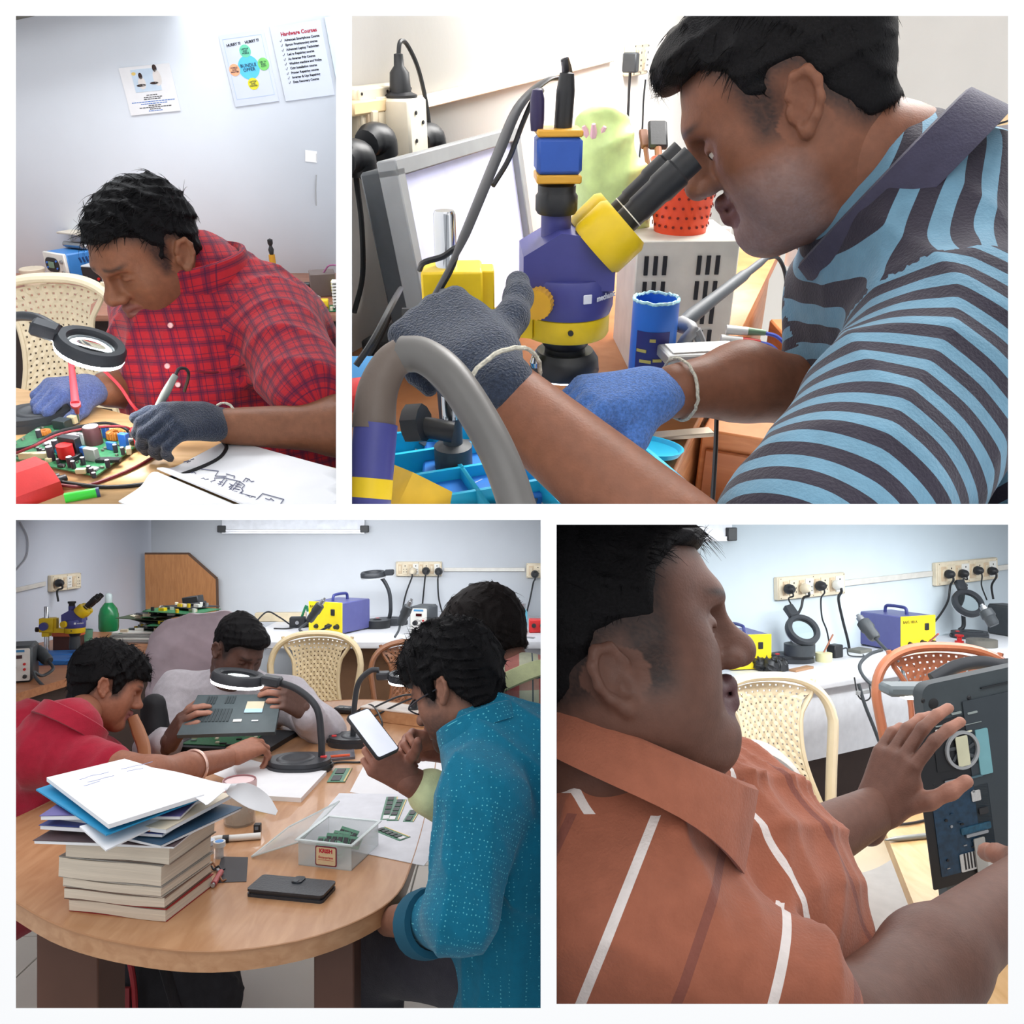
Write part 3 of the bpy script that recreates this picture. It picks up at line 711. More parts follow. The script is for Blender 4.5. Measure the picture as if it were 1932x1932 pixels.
def magnifier_lamp(label, room, base, neck, head_c, head_n, head_dir, lit=True, rz=0.0, group=None, s=1.0, has_base=True, m=None, rad=.07, emit=LED, cut=False):
    """base with cup recess, flexible neck, ring head with lens and a ring of LEDs; coordinates are relative to base"""
    m = m or mat('lamp_charcoal', (52, 55, 60), 0.42, var=0.08, scale=40, bump=0.02, bscale=300)
    t = thing('magnifier_lamp', label, 'magnifier lamp', room, base, None, group)
    if has_base:
        R = rotz(rz); b = MB()
        out = [(math.cos(a) * .075 + (.02 if math.cos(a) > 0 else 0), math.sin(a) * .065) for a in np.linspace(0, 2 * math.pi, 32, endpoint=False)]
        for (sc_, z0, z1) in ((1.0, 0, .018), (.96, .018, .030)):
            b.prism([(x * sc_ * s, y * sc_ * s) for x, y in out], z0 * s, z1 * s, R=R)
        part('base', b, m, t)
        c = MB(); c.lathe([(0.0, .0305 * s), (.03 * s, .0305 * s), (.034 * s, .033 * s), (.046 * s, .033 * s), (.05 * s, .03 * s)], c=R @ np.array([.02, 0, 0]) * s, n=24); part('cup_holder', c, m, t)
        sw = MB(); sw.box(R @ np.array([-.052, -.01, .031]) * s, np.array([.016, .011, .006]) * s, R, .001); part('switch', sw, mat('red_switch', (215, 60, 60), 0.3, emit=.15), t)
        tg_ = MB(); tg_.box(R @ np.array([-.074, .0, .012]) * s, np.array([.012, .02, .012]) * s, R, .002); part('cable_grip', tg_, BLACKP, t)
    nk = MB(); nk.tube(neck, .0095 * s, 10, 10); part('flexible_neck', nk, m, t)
    n_ = nrm(head_n); d_ = np.asarray(head_dir, float); d_ = nrm(d_ - np.dot(d_, n_) * n_); Rh = np.column_stack([d_, np.cross(n_, d_), n_]); hc = np.asarray(head_c, float); r = rad * s
    rg = MB(); rg.lathe([(r * .66, -.012 * s), (r * .66, .006 * s), (r * .72, .011 * s), (r * .93, .011 * s), (r, .004 * s), (r, -.012 * s), (r * .66, -.012 * s)], c=hc, R=Rh, n=40); hr = part('ring_head', rg, m, t)
    jb = MB(); jb.box(hc - d_ * (r * 1.28) + n_ * .004 * s, np.array([r * .75, r * .62, .026 * s]), Rh, .005 * s); part('joint_box', jb, m, t)
    ln = MB(); ln.lathe([(0, .004 * s), (r * .4, .003 * s), (r * .66, 0), (r * .4, -.003 * s), (0, -.004 * s)], c=hc, R=Rh, n=32); part('lens', ln, GLASS, t, 'clear glass lens')
    ld = MB(); ld.lathe([(r * .7, -.0125 * s), (r * 1.0, -.0125 * s), (r * .97, -.02 * s), (r * .72, -.02 * s), (r * .7, -.0125 * s)], c=hc, R=Rh, n=40)
    part('light_ring', ld, emit if lit else mat('frosted_diffuser', (215, 218, 220), 0.4, var=0.03), t, 'glowing white light ring' if lit else None)
    return t
def station_box(label, room, loc, rot, group=None, s=1.0, txt='BAKU 881A'):
    """hot-air station: blue housing, yellow front with knobs, switch, handle"""
    t = thing('hot_air_station', label, 'soldering station', room, loc, rotz(rot) * s, group)
    w, d, h = .19, .235, .145
    b = MB(); b.box((0, 0, h / 2 + .006), (w, d, h), bev=.004); part('housing', b, mat('station_blue', (92, 94, 150), 0.4, var=0.05), t)
    fp = MB(); fp.box((0, -d / 2 - .002, h / 2 + .006), (w + .004, .006, h + .004), bev=.002); p = part('front_panel', fp, mat('station_yellow', (240, 215, 40), 0.4, var=0.05), t)
    for x in (-.01, .04):
        k = MB(); k.lathe([(0, .02), (.009, .02), (.011, .0), (.013, .0), (.013, -.002), (0, -.002)], c=(x + .03, -d / 2 - .006, .038), axis=(0, -1, 0), n=18); part('knob', k, BLACKP, t)
    sw = MB(); sw.box((.045, -d / 2 - .006, .105), (.022, .008, .03), bev=.002); part('power_switch', sw, BLACKP, t)
    ou = MB(); ou.lathe([(0, .014), (.008, .014), (.012, 0), (0, 0)], c=(-.05, -d / 2 - .004, .035), axis=(0, -1, 0), n=16); part('hose_outlet', ou, BLACKP, t)
    hd = MB(); hd.tube([(0, -.06, h), (0, -.055, h + .03), (0, -.03, h + .036), (0, .03, h + .036), (0, .055, h + .03), (0, .06, h)], .007, 8, 4); part('handle', hd, mat('station_handle', (60, 66, 130), 0.4), t)
    for x in (-.08, .08):
        for y in (-.1, .1):
            f = MB(); f.cyl((x, y, 0), (x, y, .008), .008, n=10); part('foot', f, BLACKP, t)
    lettering(txt, .016, mat('print_olive', (120, 105, 20), 0.6), t, (-.048, -d / 2 - .0055, .128), FRONT, off=.0004)
    return t
def iron_station(label, room, loc, rot, group=None, s=1.0):
    """black soldering station with a white front, red display, dial and lamps"""
    t = thing('soldering_station', label, 'soldering station', room, loc, rotz(rot) * s, group); w, d, h = .1, .15, .14
    b = MB(); b.box((0, 0, h / 2), (w, d, h), bev=.01); part('housing', b, DARKG, t)
    f = MB(); f.prism(rrect(w * .86, h * .88, .006), 0, .003, c=(0, -d / 2 - .001, h / 2), R=FRONT); part('front_panel', f, WHITEP, t)
    q = MB(); q.box((.002, -d / 2 - .005, .1), (.03, .003, .013)); part('display', q, mat('dark_display', (60, 14, 18), 0.2), t)
    k = MB(); k.lathe([(0, .016), (.011, .016), (.013, 0), (0, 0)], c=(-.016, -d / 2 - .004, .06), axis=(0, -1, 0), n=18); part('dial', k, BLACKP, t)
    for z in (.072, .052):
        l = MB(); l.cyl((.025, -d / 2 - .003, z), (.025, -d / 2 - .009, z), .005, n=10); part('button', l, REDP, t)
    q = MB(); q.box((-.026, -d / 2 - .005, .022), (.02, .004, .016)); part('power_switch', q, BLACKP, t)
    q = MB(); q.lathe([(0, .012), (.006, .012), (.008, 0), (0, 0)], c=(.026, -d / 2 - .004, .024), axis=(0, -1, 0), n=14); part('iron_socket', q, BLACKP, t)
    lettering('SUGON', .012, mat('print_blue', (40, 110, 170), 0.6), t, (0, -d / 2 - .0045, .122), FRONT, off=.0004) if False else None
    hl = MB(); hl.box((0, -d / 2 - .0045, .122), (.05, .001, .009)); part('blue_print', hl, mat('print_blue', (70, 140, 190), 0.6), t)
    return t
def hot_air_handle(label, room, p0, p1, hose, group=None, r=.017):
    t = thing('hot_air_gun', label, 'hot-air handle', room, p0); p0 = np.asarray(p0, float); v = np.asarray(p1, float) - p0; n = nrm(v); L = np.linalg.norm(v); ref = frame_from(n)
    g = MB(); g.lathe([(0, 0), (r * .8, 0), (r, L * .1), (r, L * .35), (r * 1.2, L * .42), (r * 1.1, L * .7), (r * .8, L * .74), (0, L * .74)], R=ref, n=16); part('grip', g, DARKG, t)
    nz = MB(); nz.lathe([(0, L * .73), (r * .65, L * .73), (r * .6, L * .9), (r * .35, L * .92), (r * .3, L), (0, L)], R=ref, n=14); part('nozzle', nz, STEEL, t)
    if hose:
        h = MB(); h.tube([np.asarray(q, float) - p0 for q in hose], .007, 8, 6); part('hose', h, DARKG, t)
    return t
def socket_board(label, room, p, ux, un, w=.27, h=.075, n=4, group=None, plate=CREAMP):
    """switch and socket board on a wall: ux along the wall, un out of the wall"""
    z = np.array([0, 0, 1.]); R = np.column_stack([nrm(ux), nrm(un) * -1, z]); t = thing('socket_board', label, 'socket board', room, p, R, group)
    b = MB(); b.box((0, -.014, 0), (w, .028, h), bev=.004); part('box', b, plate, t)
    f = MB(); f.box((0, -.030, 0), (w * .98, .006, h * .96), bev=.002); part('cover', f, plate, t)
    pit = w * .92 / n; dk = mat('socket_hole', (40, 36, 34), 0.6)
    for i in range(n):
        x = -w * .46 + pit * (i + .5)
        sw = MB(); sw.box((x - pit * .27, -.035, 0), (pit * .3, .006, h * .62), bev=.0015); o = part('switch', sw, mat('switch_tan', (214, 190, 160), 0.5), t)
        rk = MB(); rk.box((x - pit * .27, -.039, .004), (pit * .2, .006, h * .34), rotx(.15), .001); part('rocker', rk, plate, o)
        so = MB(); so.box((x + pit * .22, -.035, 0), (pit * .5, .006, h * .72), bev=.0015); o = part('socket', so, WHITEP if i % 2 else plate, t)
        hl = MB()
        for (a, c, r) in ((0, .016, .0032), (-.008, -.001, .0024), (.008, -.001, .0024), (-.008, -.014, .0024), (.008, -.014, .0024)):
            hl.cyl((x + pit * .22 + a * w / .27, -.0375, c * h / .075), (x + pit * .22 + a * w / .27, -.0385, c * h / .075), r * h / .075, n=8)
        part('pin_holes', hl, dk, o)
    sc_ = MB()
    for x in (-.47, 0, .47):
        for zz in (-.42, .42): sc_.cyl((x * w, -.033, zz * h), (x * w, -.0345, zz * h), .0022, n=8)
    part('screws', sc_, dk, t)
    return t
def plug_cord(label, room, plug, un, path, m=None, r=.0035, plug_m=None, group=None, ps=1.0):
    """a plug in a socket with the cord that hangs from it"""
    t = thing('power_cable', label, 'power cord', room, plug, None, group); plug = np.asarray(plug, float); un = nrm(un)
    b = MB(); b.lathe([(0, 0), (.014 * ps, 0), (.017 * ps, .008 * ps), (.013 * ps, .024 * ps), (.007 * ps, .03 * ps), (0, .03 * ps)], axis=un, n=14); part('plug', b, plug_m or BLACKP, t)
    c = MB(); c.tube([un * .02 * ps, un * .026 * ps + np.array([0, 0, -.02 * ps])] + [np.asarray(q, float) - plug for q in path], r, 7, 6); part('cord', c, m or BLACKP, t)
    return t
def cable(name, label, room, path, r, m, cat='cable', group=None, flat=1.0, up=None, n=7):
    p0 = np.asarray(path[-1], float); mb = MB(); mb.tube([np.asarray(q, float) - p0 for q in path], r, n, 7, flat=flat, up=up)
    return single(name, mb, m, label, cat, room, p0, group=group)
def knurl(mb, c, axis, r, L, n=28, x=None):
    """fluted knob"""
    fr = frame_from(axis, x); c = np.asarray(c, float); vs, fs = [], []
    for z in (0, L):
        for k in range(n * 2):
            a = math.pi * k / n; q = r * (1 if k % 2 else .93); vs.append(c + fr[:, 2] * z + q * (fr[:, 0] * math.cos(a) + fr[:, 1] * math.sin(a)))
    m = n * 2; fs = [(k, (k + 1) % m, m + (k + 1) % m, m + k) for k in range(m)] + [tuple(range(m - 1, -1, -1)), tuple(range(m, 2 * m))]
    return mb.add(vs, fs)
def microscope(label, room, loc, R, s=1.0, camera=True, ring_lit=True, base_h=0.0, fine=True, logo=True):
    """trinocular stereo microscope on a pillar. x: from the pillar to the eyepieces, z up; origin at the foot of the pillar on the base"""
    t = thing('microscope', label, 'microscope', room, loc, np.asarray(R) * s)
    bl, ye = BLUEP, YELLOWP; X = .172                    # optical axis
    b = MB(); b.box((.08, 0, -.012), (.26, .2, .022), bev=.004); part('base_plate', b, mat('microscope_mat_blue', (40, 120, 205), 0.5), t)
    p = MB(); p.lathe([(0, -.005), (.0155, -.005), (.0155, .295), (.013, .3), (0, .3)], n=24); part('pillar', p, CHROME, t)
    k = MB(); k.box((.008, 0, .18), (.085, .074, .09), bev=.003); k.box((.052, .0, .185), (.03, .045, .075), bev=.002); part('focus_block', k, ye, t)
    k = MB(); k.box((.0, 0, .13), (.045, .05, .05), bev=.003); part('clamp_collar', k, ye, t)
    f = MB(); knurl(f, (0, -.033, .175), (0, -1, 0), .026, .03); fo = part('focus_knob', f, bl, t)
    f = MB(); knurl(f, (0, .033, .175), (0, 1, 0), .026, .03); part('focus_knob', f, bl, t)
    c = MB(); c.cyl((-.03, 0, .15), (-.055, 0, .15), .007, n=12); knurl(c, (-.05, 0, .15), (-1, 0, 0), .017, .016, 5); part('clamp_screw', c, BLACKP, t)
    a = MB(); a.prism([(.02, -.028), (.08, -.024), (.12, -.04), (.12, .04), (.08, .024), (.02, .028)], .13, .158); part('arm', a, ye, t)
    r = MB(); r.lathe([(.036, .126), (.06, .126), (.063, .131), (.063, .158), (.058, .162), (.036, .162), (.036, .126)], c=(X, 0, 0), n=36); part('holder_ring', r, ye, t)
    sc_ = MB(); sc_.cyl((X, -.06, .145), (X, -.066, .145), .004, n=10); part('set_screw', sc_, BLACKP, t)
    bd = MB(); prof = [(X - .05, .16), (X + .045, .16), (X + .052, .185), (X + .048, .215), (X + .005, .26), (X - .022, .26), (X - .052, .235), (X - .055, .18)]
    n = len(prof); yy = [-.05, -.042, .042, .05]
    bd.lathe([(0, .16), (.064, .16), (.067, .17), (.067, .205), (.063, .214), (0, .214)], c=(X, 0, 0), n=36)
    bd.prism([(x, z) for x, z in [(X - .066, .2), (X + .06, .2), (X + .06, .228), (X + .03, .272), (X - .015, .278), (X - .066, .248)]], -.052, .052, R=np.array([[1, 0, 0], [0, 0, -1], [0, 1, 0.]]))
    body = part('body', bd, bl, t, ang=45)
    zk = MB(); knurl(zk, (X - .042, -.05, .188), (-.3, -1, 0), .021, .026, 22); part('zoom_knob', zk, ye if not fine else mat('gold_knob', (222, 168, 50), 0.35, var=0.05), t)
    if fine:
        zk = MB(); knurl(zk, (X - .042, .05, .188), (-.3, 1, 0), .021, .026, 22); part('zoom_knob', zk, mat('gold_knob', (222, 168, 50), 0.35), t)
    ph = MB(); ph.lathe([(0, .26), (.021, .26), (.021, .3), (0, .3)], c=(X - .018, 0, 0), n=24); part('photo_port', ph, bl, t)
    hd_ax = nrm((.72, 0, .69)); hc = np.array([X + .028, 0, .238])
    for sgn in (-1, 1):
        q = MB(); c0 = hc + np.array([.014, sgn * .03, .02]); q.lathe([(0, -.012), (.04, -.012), (.043, -.006), (.043, .036), (.038, .044), (0, .044)], c=c0, axis=hd_ax, n=28); part('eyepiece_housing', q, ye, t)
        e = MB(); e.lathe([(0, .0), (.017, .0), (.017, .024), (.0185, .027), (.0185, .06), (.0205, .065), (.0205, .094), (.018, .097), (.018, .12), (.014, .12), (.014, .11), (0, .11)], c=c0 + hd_ax * .04, axis=hd_ax, n=24); ep = part('eyepiece', e, BLACKP, t)
        w = MB(); w.lathe([(.0172, 0), (.0179, 0), (.0179, .0016), (.0172, .0016), (.0172, 0)], c=c0 + hd_ax * .054, axis=hd_ax, n=24); part('white_line', w, WHITEP, ep)
    ob = MB(); ob.lathe([(0, .13), (.036, .13), (.034, .11), (.03, .105), (.03, .095), (0, .095)], c=(X, 0, 0), n=32); part('objective', ob, BLACKP, t)
    if camera:
        cc = MB(); cc.lathe([(0, .295), (.026, .295), (.029, .3), (.029, .318), (.026, .322), (.026, .332), (.02, .336), (0, .336)], c=(X - .018, 0, 0), n=28); part('camera_adapter', cc, BLACKP, t)
        for z0, h_, mm, nm in ((.337, .011, mat('gold_anodised', (226, 168, 60), 0.35), 'camera_rim'), (.348, .046, mat('camera_blue', (52, 92, 180), 0.4), 'camera'), (.394, .009, mat('gold_anodised', (226, 168, 60), 0.35), 'camera_rim')):
            q = MB(); q.box((X - .018, 0, z0 + h_ / 2), (.06, .06, h_), bev=.002 if h_ < .02 else .005); part(nm, q, mm, t)
        rl = MB(); rl.lathe([(.03, .098), (.042, .1), (.046, .094), (.05, .088), (.052, .07), (.05, .064), (.03, .064), (.03, .098)], c=(X, 0, 0), n=40); part('ring_light', rl, BLACKP, t)
        le = MB(); le.lathe([(.031, .0635), (.048, .0635), (.047, .061), (.032, .061), (.031, .0635)], c=(X, 0, 0), n=40); part('light_ring', le, LED if ring_lit else WHITEP, t, 'glowing white light ring')
        sp = MB(); sp.lathe([(0, .018), (.006, .016), (.009, .008), (.006, 0), (0, 0)], c=(X - .046, -.03, .084), n=14); part('lamp_screw', sp, CHROME, t)
    else:
        cc = MB(); cc.lathe([(0, .3), (.019, .3), (.019, .315), (.025, .318), (.025, .33), (0, .332)], c=(X - .018, 0, 0), n=20); part('port_cap', cc, BLACKP, t)
        gd = MB(); gd.lathe([(0, .1), (.03, .1), (.034, .06), (.034, .02), (0, .02)], c=(X, 0, 0), n=24); part('lens_shield', gd, DARKG, t)
    if logo:
        wm = mat('logo_white', (225, 228, 240), 0.5); lg = MB()
        lg.box((X + .022, -.0635, .192), (.013, .002, .013), rotz(.33), .001); part('emblem', lg, wm, t)
        lettering('mechanic', .0115, wm, t, (X + .05, -.0475, .192), rotz(.8) @ FRONT, off=.0003)
    return t
ROOM_OF = {}
def mark(rid):
    for o in bpy.data.objects:
        if o.name not in ROOM_OF: ROOM_OF[o.name] = rid
for n_ in ('wall_front', 'floor_upper', 'wall_divider_upper', 'wall_divider_lower'): ROOM_OF[n_] = None

# ================================================================== ROOM 1: man testing a circuit board
R = R1
YW = 3.9
w = MB(); w.box((-.9, YW + .03, -.2), (3.4, .06, 5.0)); struct('wall_back', w, mat('wall_paint_cool', (226, 232, 240), 0.75, var=0.03, scale=3, bump=0.04, bscale=90), R)
tp = R.onp(30, 50, (0, YW, 0), np.array([0, 1, 0.])); tq = R.onp(125, 30, (0, YW, 0), np.array([0, 1, 0.]))
w = MB(); e = nrm(tq - tp); w.box((tp + tq) / 2 + np.array([-.12, -.1, .0]) + np.array([-e[2], 0, e[0]]) * .2, (1.4, .2, .4), np.column_stack([e, [0, 1, 0], np.cross(e, [0, 1, 0])])); struct('trim_1', w, mat('loft_board', (120, 122, 112), 0.8, var=0.15, scale=10), R)
# hairline repairs on the wall
def on_wall(px, py, off=.002): return R.onp(px, py, (0, YW - off, 0), np.array([0, 1, 0.]))
for k, (pp, wd_) in enumerate((([(597, 330), (596, 360), (597, 388)], .004), ([(597, 290), (597, 305)], .004))):
    s_ = MB(); s_.tube([on_wall(*q) for q in pp], wd_ * .5, 4, 2); struct('trim_2', s_, mat('wall_crack', (170, 172, 174), 0.9), R)
sc = MB(); c = on_wall(587, 295); sc.box(c, (.05, .003, .045), roty(.1)); single('paper_scrap', MB().box((0, 0, 0), (.05, .002, .045), roty(.1)), PAPER, 'small torn white paper scrap stuck to the wall right of the posters', 'paper', R, c)

# ---- posters (roll: each hangs a little crooked)
def poster(label, pts, roll, name='poster', m=mat('poster_paper', (206, 213, 230), .7, var=.02, scale=10)):
    a, b, c_ = [on_wall(*q, .004) for q in pts]          # top-left, top-right, bottom-left
    wv = np.linalg.norm(b - a); hv = np.linalg.norm(c_ - a); cen = (b + c_) / 2; RR = roty(-roll)
    t = thing(name, label, 'poster', R, cen, RR); p = MB(); p.box((0, 0, 0), (wv, .0015, hv)); part('sheet', p, m, t); return t, wv, hv
def ptext(t, body, size, m, x, z, align='CENTER', off=0.0, rot=0.0, squeeze=1.0): return lettering(body, size, m, t, (x, -.0012, z), FRONT @ rotz(rot), off, align, squeeze)
BLUEINK = mat('blue_ink', (70, 120, 200), 0.7)
t, pw, ph = poster('white certificate sheet with a photo of two men and blue text lines', [(233, 126), (330, 122), (237, 215)], .09, m=PAPER)
b = MB(); b.box((-.005, -.0012, ph * .2), (pw * .52, .001, ph * .47)); part('photo', b, mat('photo_background', (205, 222, 238), 0.5), t)
dk = mat('photo_skin', (58, 40, 36), 0.6); wh = mat('photo_shirt', (232, 226, 222), 0.6)
def disc(mb, x, z, rx, rz, n=14, y=-.0022): mb.add([(x + rx * math.cos(2 * math.pi * k / n), y, z + rz * math.sin(2 * math.pi * k / n)) for k in range(n)] + [(x + rx * math.cos(2 * math.pi * k / n), y + .0008, z + rz * math.sin(2 * math.pi * k / n)) for k in range(n)], [tuple(range(n)), tuple(range(2 * n - 1, n - 1, -1))] + [(k, (k + 1) % n, n + (k + 1) % n, n + k) for k in range(n)]); return mb
q = MB()
for (x, z, s_) in ((-.025, .052, 1.0), (.04, .075, 1.15)): disc(q, x, z, .008 * s_, .012 * s_)
disc(q, -.03, .018, .02, .005); disc(q, .025, .022, .018, .005); part('photo_people', q, dk, t)
q = MB(); disc(q, -.025, .025, .016, .022); disc(q, .042, .04, .017, .03); part('photo_shirts', q, wh, t)
q = MB(); disc(q, -.05, .062, .009, .006); part('photo_plaque', q, mat('photo_yellow', (235, 205, 120), 0.6), t)
for k, (zz, ww, mm) in enumerate(((-.03, .2, INK), (-.042, .32, INK), (-.052, .34, INK), (-.066, .84, BLUEINK), (-.078, .5, BLUEINK), (-.089, .22, INK), (-.099, .6, INK), (-.109, .2, INK), (-.119, .26, BLUEINK))):
    q = MB(); n = int(ww * 26); rg = random.Random(k); x = -pw * ww / 2
    while x < pw * ww / 2:
        l = rg.uniform(.006, .016); q.box((x + l / 2, -.0012, zz * ph / .27), (l * .8, .0006, .0028)); x += l
    part('text_line', q, mm, t)
t, pw, ph = poster('bundle offer poster with a blue circle and four small coloured circles', [(428, 69), (512, 54), (430, 203)], .12)
fr_ = MB(); [fr_.box((x, -.001, z), (sx, .0006, sz)) for x, z, sx, sz in ((0, ph * .44, pw * .86, .0012), (0, -ph * .4, pw * .86, .0012), (-pw * .43, ph * .02, .0012, ph * .84), (pw * .43, ph * .02, .0012, ph * .84))]; part('border', fr_, mat('pale_blue_line', (170, 195, 225), 0.7), t)
ptext(t, 'HURRY !!!', .0135, INK, -.04, ph * .355, off=.0005, rot=.06); ptext(t, 'HURRY !!!', .0135, INK, .036, ph * .365, off=.0005, rot=.06)
for (x, z, r_, rgb, tx, sz) in ((.0, .005, .044, (90, 195, 235), 'BUNDLE\nOFFER', .0175), (.0, .064, .023, (110, 205, 170), 'LAPTOP\nAND\nMOBILE', .0085), (.062, .01, .023, (125, 205, 110), 'LED TV\nAND\nCCTV', .0085), (.003, -.055, .022, (225, 215, 50), 'LAPTOP\nAND\nPRINTER', .0085), (-.06, .003, .022, (245, 175, 135), 'MOBILE\nAND\nPRINTER', .0085)):
    q = MB(); disc(q, x, z, r_, r_, 28, y=-.0018 if r_ < .03 else -.0014); part('circle', q, mat('print_%d_%d' % rgb[:2], rgb, 0.6), t); o = ptext(t, tx, sz, mat('navy_ink', (40, 60, 80), 0.7), x, z); o.location.y = -.0026
t, pw, ph = poster('hardware courses list poster with red heading and ten check-marked lines', [(523, 50), (619, 37), (525, 191)], .12)
ptext(t, 'Hardware Courses', .019, mat('maroon_ink', (165, 30, 50), 0.7), .008, ph * .38, off=.0006, squeeze=1.0)
for k, s_ in enumerate(('Advanced Smartphone Course', 'Eprom Programming course', 'Advanced Laptop Technician', 'Led tv Repairing course', 'Ac Inverter Pcb Course', 'Washing machine and Fridge', 'Cctv Installation course', 'Printer Repairing course', 'Inverter & Ups Repairing', 'Data Recovery Course')):
    zz = ph * (.30 - .062 * k); ptext(t, s_, .0115, INK, -pw * .27, zz, 'LEFT', off=.0004)
    q = MB(); q.tube([(-pw * .36, -.0012, zz), (-pw * .345, -.0012, zz - .004), (-pw * .32, -.0012, zz + .005)], .0009, 4, 1); part('check_mark', q, INK, t)
t, pw, ph = poster('edge of a pale blue poster cut off at the right side', [(626, 32), (700, 22), (626, 178)], .12, m=mat('pale_blue_paper', (205, 222, 240), 0.8))

# ---- desk along the wall with equipment
zD = R.at(600, 594, 3.15)[2]; yD = R.at(600, 594, 3.15)[1]
WD = wood('desk_brown', (170, 120, 98), (150, 100, 80), 5)
t = thing('wall_desk', 'long brown workbench along the wall behind the seated person', 'desk', R, (-.9, yD, zD))
b = MB(); b.box((0, .4, -.0125), (3.2, .8, .025), bev=.003); part('desktop', b, WD, t)
b = MB(); b.box((0, .42, -.45), (3.1, .7, .85)); part('cabinet', b, mat('dark_brown_board', (52, 38, 34), 0.7, var=.1), t)
def onD(px, py): return R.onz(px, py, zD)
# blue ultrasonic-type power unit with a steel mini vice on top
c = onD(128, 527); t = thing('power_unit', 'blue bench power unit with white front and black oval display', 'power supply', R, c, rotz(-.55))
b = MB(); b.box((0, .1, .06), (.15, .26, .115), bev=.006); part('housing', b, mat('unit_blue', (62, 130, 200), 0.4), t)
b = MB(); b.box((0, -.035, .06), (.152, .014, .118), bev=.004); part('front_panel', b, WHITEP, t)
b = MB(); b.prism(rrect(.095, .06, .028), 0, .003, c=(-.015, -.043, .068), R=FRONT); part('display', b, BLACKP, t)
b = MB(); b.prism(rrect(.04, .026, .003), 0, .002, c=(-.018, -.047, .068), R=FRONT); part('screen', b, mat('lcd', (120, 150, 130), 0.3), t)
for z in (.04, .085):
    b = MB(); b.cyl((.055, -.043, z), (.055, -.05, z), .008, n=12); part('button', b, STEEL, t)
for (x, z) in ((-.048, .075), (-.048, .055), (.02, .085), (.02, .055)):
    b = MB(); b.cyl((x, -.045, z), (x, -.049, z), .0045, n=10); part('blue_button', b, mat('button_blue', (60, 120, 220), .4), t)
b = MB()
for k in range(10):
    for zz in (.04, .085): b.box((.0765, .03 + k * .016, zz), (.003, .007, .022), rotx(.3))
part('vent_slots', b, mat('vent_blue', (30, 60, 110), .6), t)
c2 = c + rotz(-.55) @ np.array([.0, .09, .1185])
t = thing('mini_vice', 'steel clamping fixture with flat plate on top of blue power unit', 'fixture', R, c2, rotz(-.45))
b = MB(); b.box((0, 0, .012), (.13, .05, .02), bev=.003); b.cyl((-.055, -.03, .02), (.055, -.03, .02), .012, n=14); b.box((.05, 0, .03), (.012, .045, .05)); b.box((-.02, 0, .035), (.01, .04, .05)); part('jaws', b, STEEL, t)
b = MB(); b.box((0, 0, .066), (.16, .08, .008), bev=.002); part('plate', b, mat('brushed_plate', (205, 195, 180), .5), t)
c = onD(178, 538); t = thing('meter_box', 'small black-faced meter box with red lamps beside the blue unit', 'meter', R, c, rotz(-.2))
b = MB(); b.box((0, .06, .04), (.095, .12, .08), bev=.003); part('housing', b, mat('grey_white_case', (200, 200, 202), .5), t)
b = MB(); b.box((0, -.002, .04), (.085, .004, .068)); part('face', b, BLACKP, t)
for z in (.028, .055):
    b = MB(); b.cyl((.032, -.003, z), (.032, -.009, z), .006, n=10); part('lamp', b, REDP, t)
b = MB(); b.cyl((-.025, -.003, .03), (-.025, -.014, .03), .007, n=12); part('knob', b, STEEL, t)
c = onD(68, 540); t = thing('jar', 'beige lidded round jar behind the cream chair', 'jar', R, c)
b = MB(); b.lathe([(0, 0), (.042, 0), (.045, .06), (0, .06)]); part('body', b, CREAMP, t); b = MB(); b.lathe([(0, .06), (.05, .06), (.05, .072), (.046, .076), (0, .076)]); part('lid', b, mat('beige_lid', (205, 190, 168), .5), t)
b = [onD(205, 548) + np.array([math.cos(k * 1.9) * .05 * (1 + .2 * math.sin(k)), math.sin(k * 1.9) * .05, .006 + .004 * (k % 5)]) for k in range(16)]
cable('cable_bundle', 'tangled black cable on the desk beside the meter box', R, b, .004, BLACKP)
# right end of the desk
c = onD(612, 560); b = MB(); b.box((0, .05, .045), (.1, .1, .09), bev=.003); t = thing('transformer', 'grey brown boxy transformer at the right of the wall desk', 'transformer', R, c, rotz(.25)); part('core', b, mat('transformer_grey', (105, 92, 88), .6), t)
b = MB(); b.box((.045, -.01, .04), (.03, .05, .05), bev=.004); part('coil', b, mat('coil_yellow', (215, 205, 70), .5), t)
cable('cable', 'purple and blue wire looping above the grey transformer', R, [c + np.array([.0, .03, .09]), c + np.array([.03, .02, .12]), c + np.array([.08, .02, .11]), c + np.array([.12, .02, .05]), c + np.array([.13, -.02, .005])], .0035, mat('mauve_wire', (150, 90, 130), .5))
c = onD(626, 588); t = thing('heat_sink_board', 'green circuit board with white finned heat sink and yellow block', 'circuit board', R, c, rotz(.1))
b = MB(); b.box((0, .04, .003), (.16, .1, .003)); part('board', b, PCB, t)
b = MB(); [b.box((.04, .04, .012 + .0115 * k), (.07, .05, .005)) for k in range(9)]; b.box((.04, .065, .055), (.07, .006, .1)); part('heat_sink', b, WHITEP, t)
b = MB(); b.box((-.035, .03, .022), (.045, .04, .035), bev=.003); part('yellow_block', b, YELLOWP, t)
for k in range(5):
    b = MB(); b.lathe([(0, 0), (.006, 0), (.006, .014), (0, .014)], c=(-.06 + .02 * k, -.0, .004), n=10); part('component', b, CREAMP if k % 2 else BLACKP, t)
c = onD(570, 578); b = MB(); b.box((0, 0, .02), (.1, .06, .04), rotz(.6), .004); b.box((.05, .03, .018), (.03, .03, .03), rotz(.6), .003); single('power_adapter', b, mat('adapter_grey', (150, 148, 138), .5), 'grey power adapter lying on wall desk beside red shirt shoulder', 'adapter', R, c)
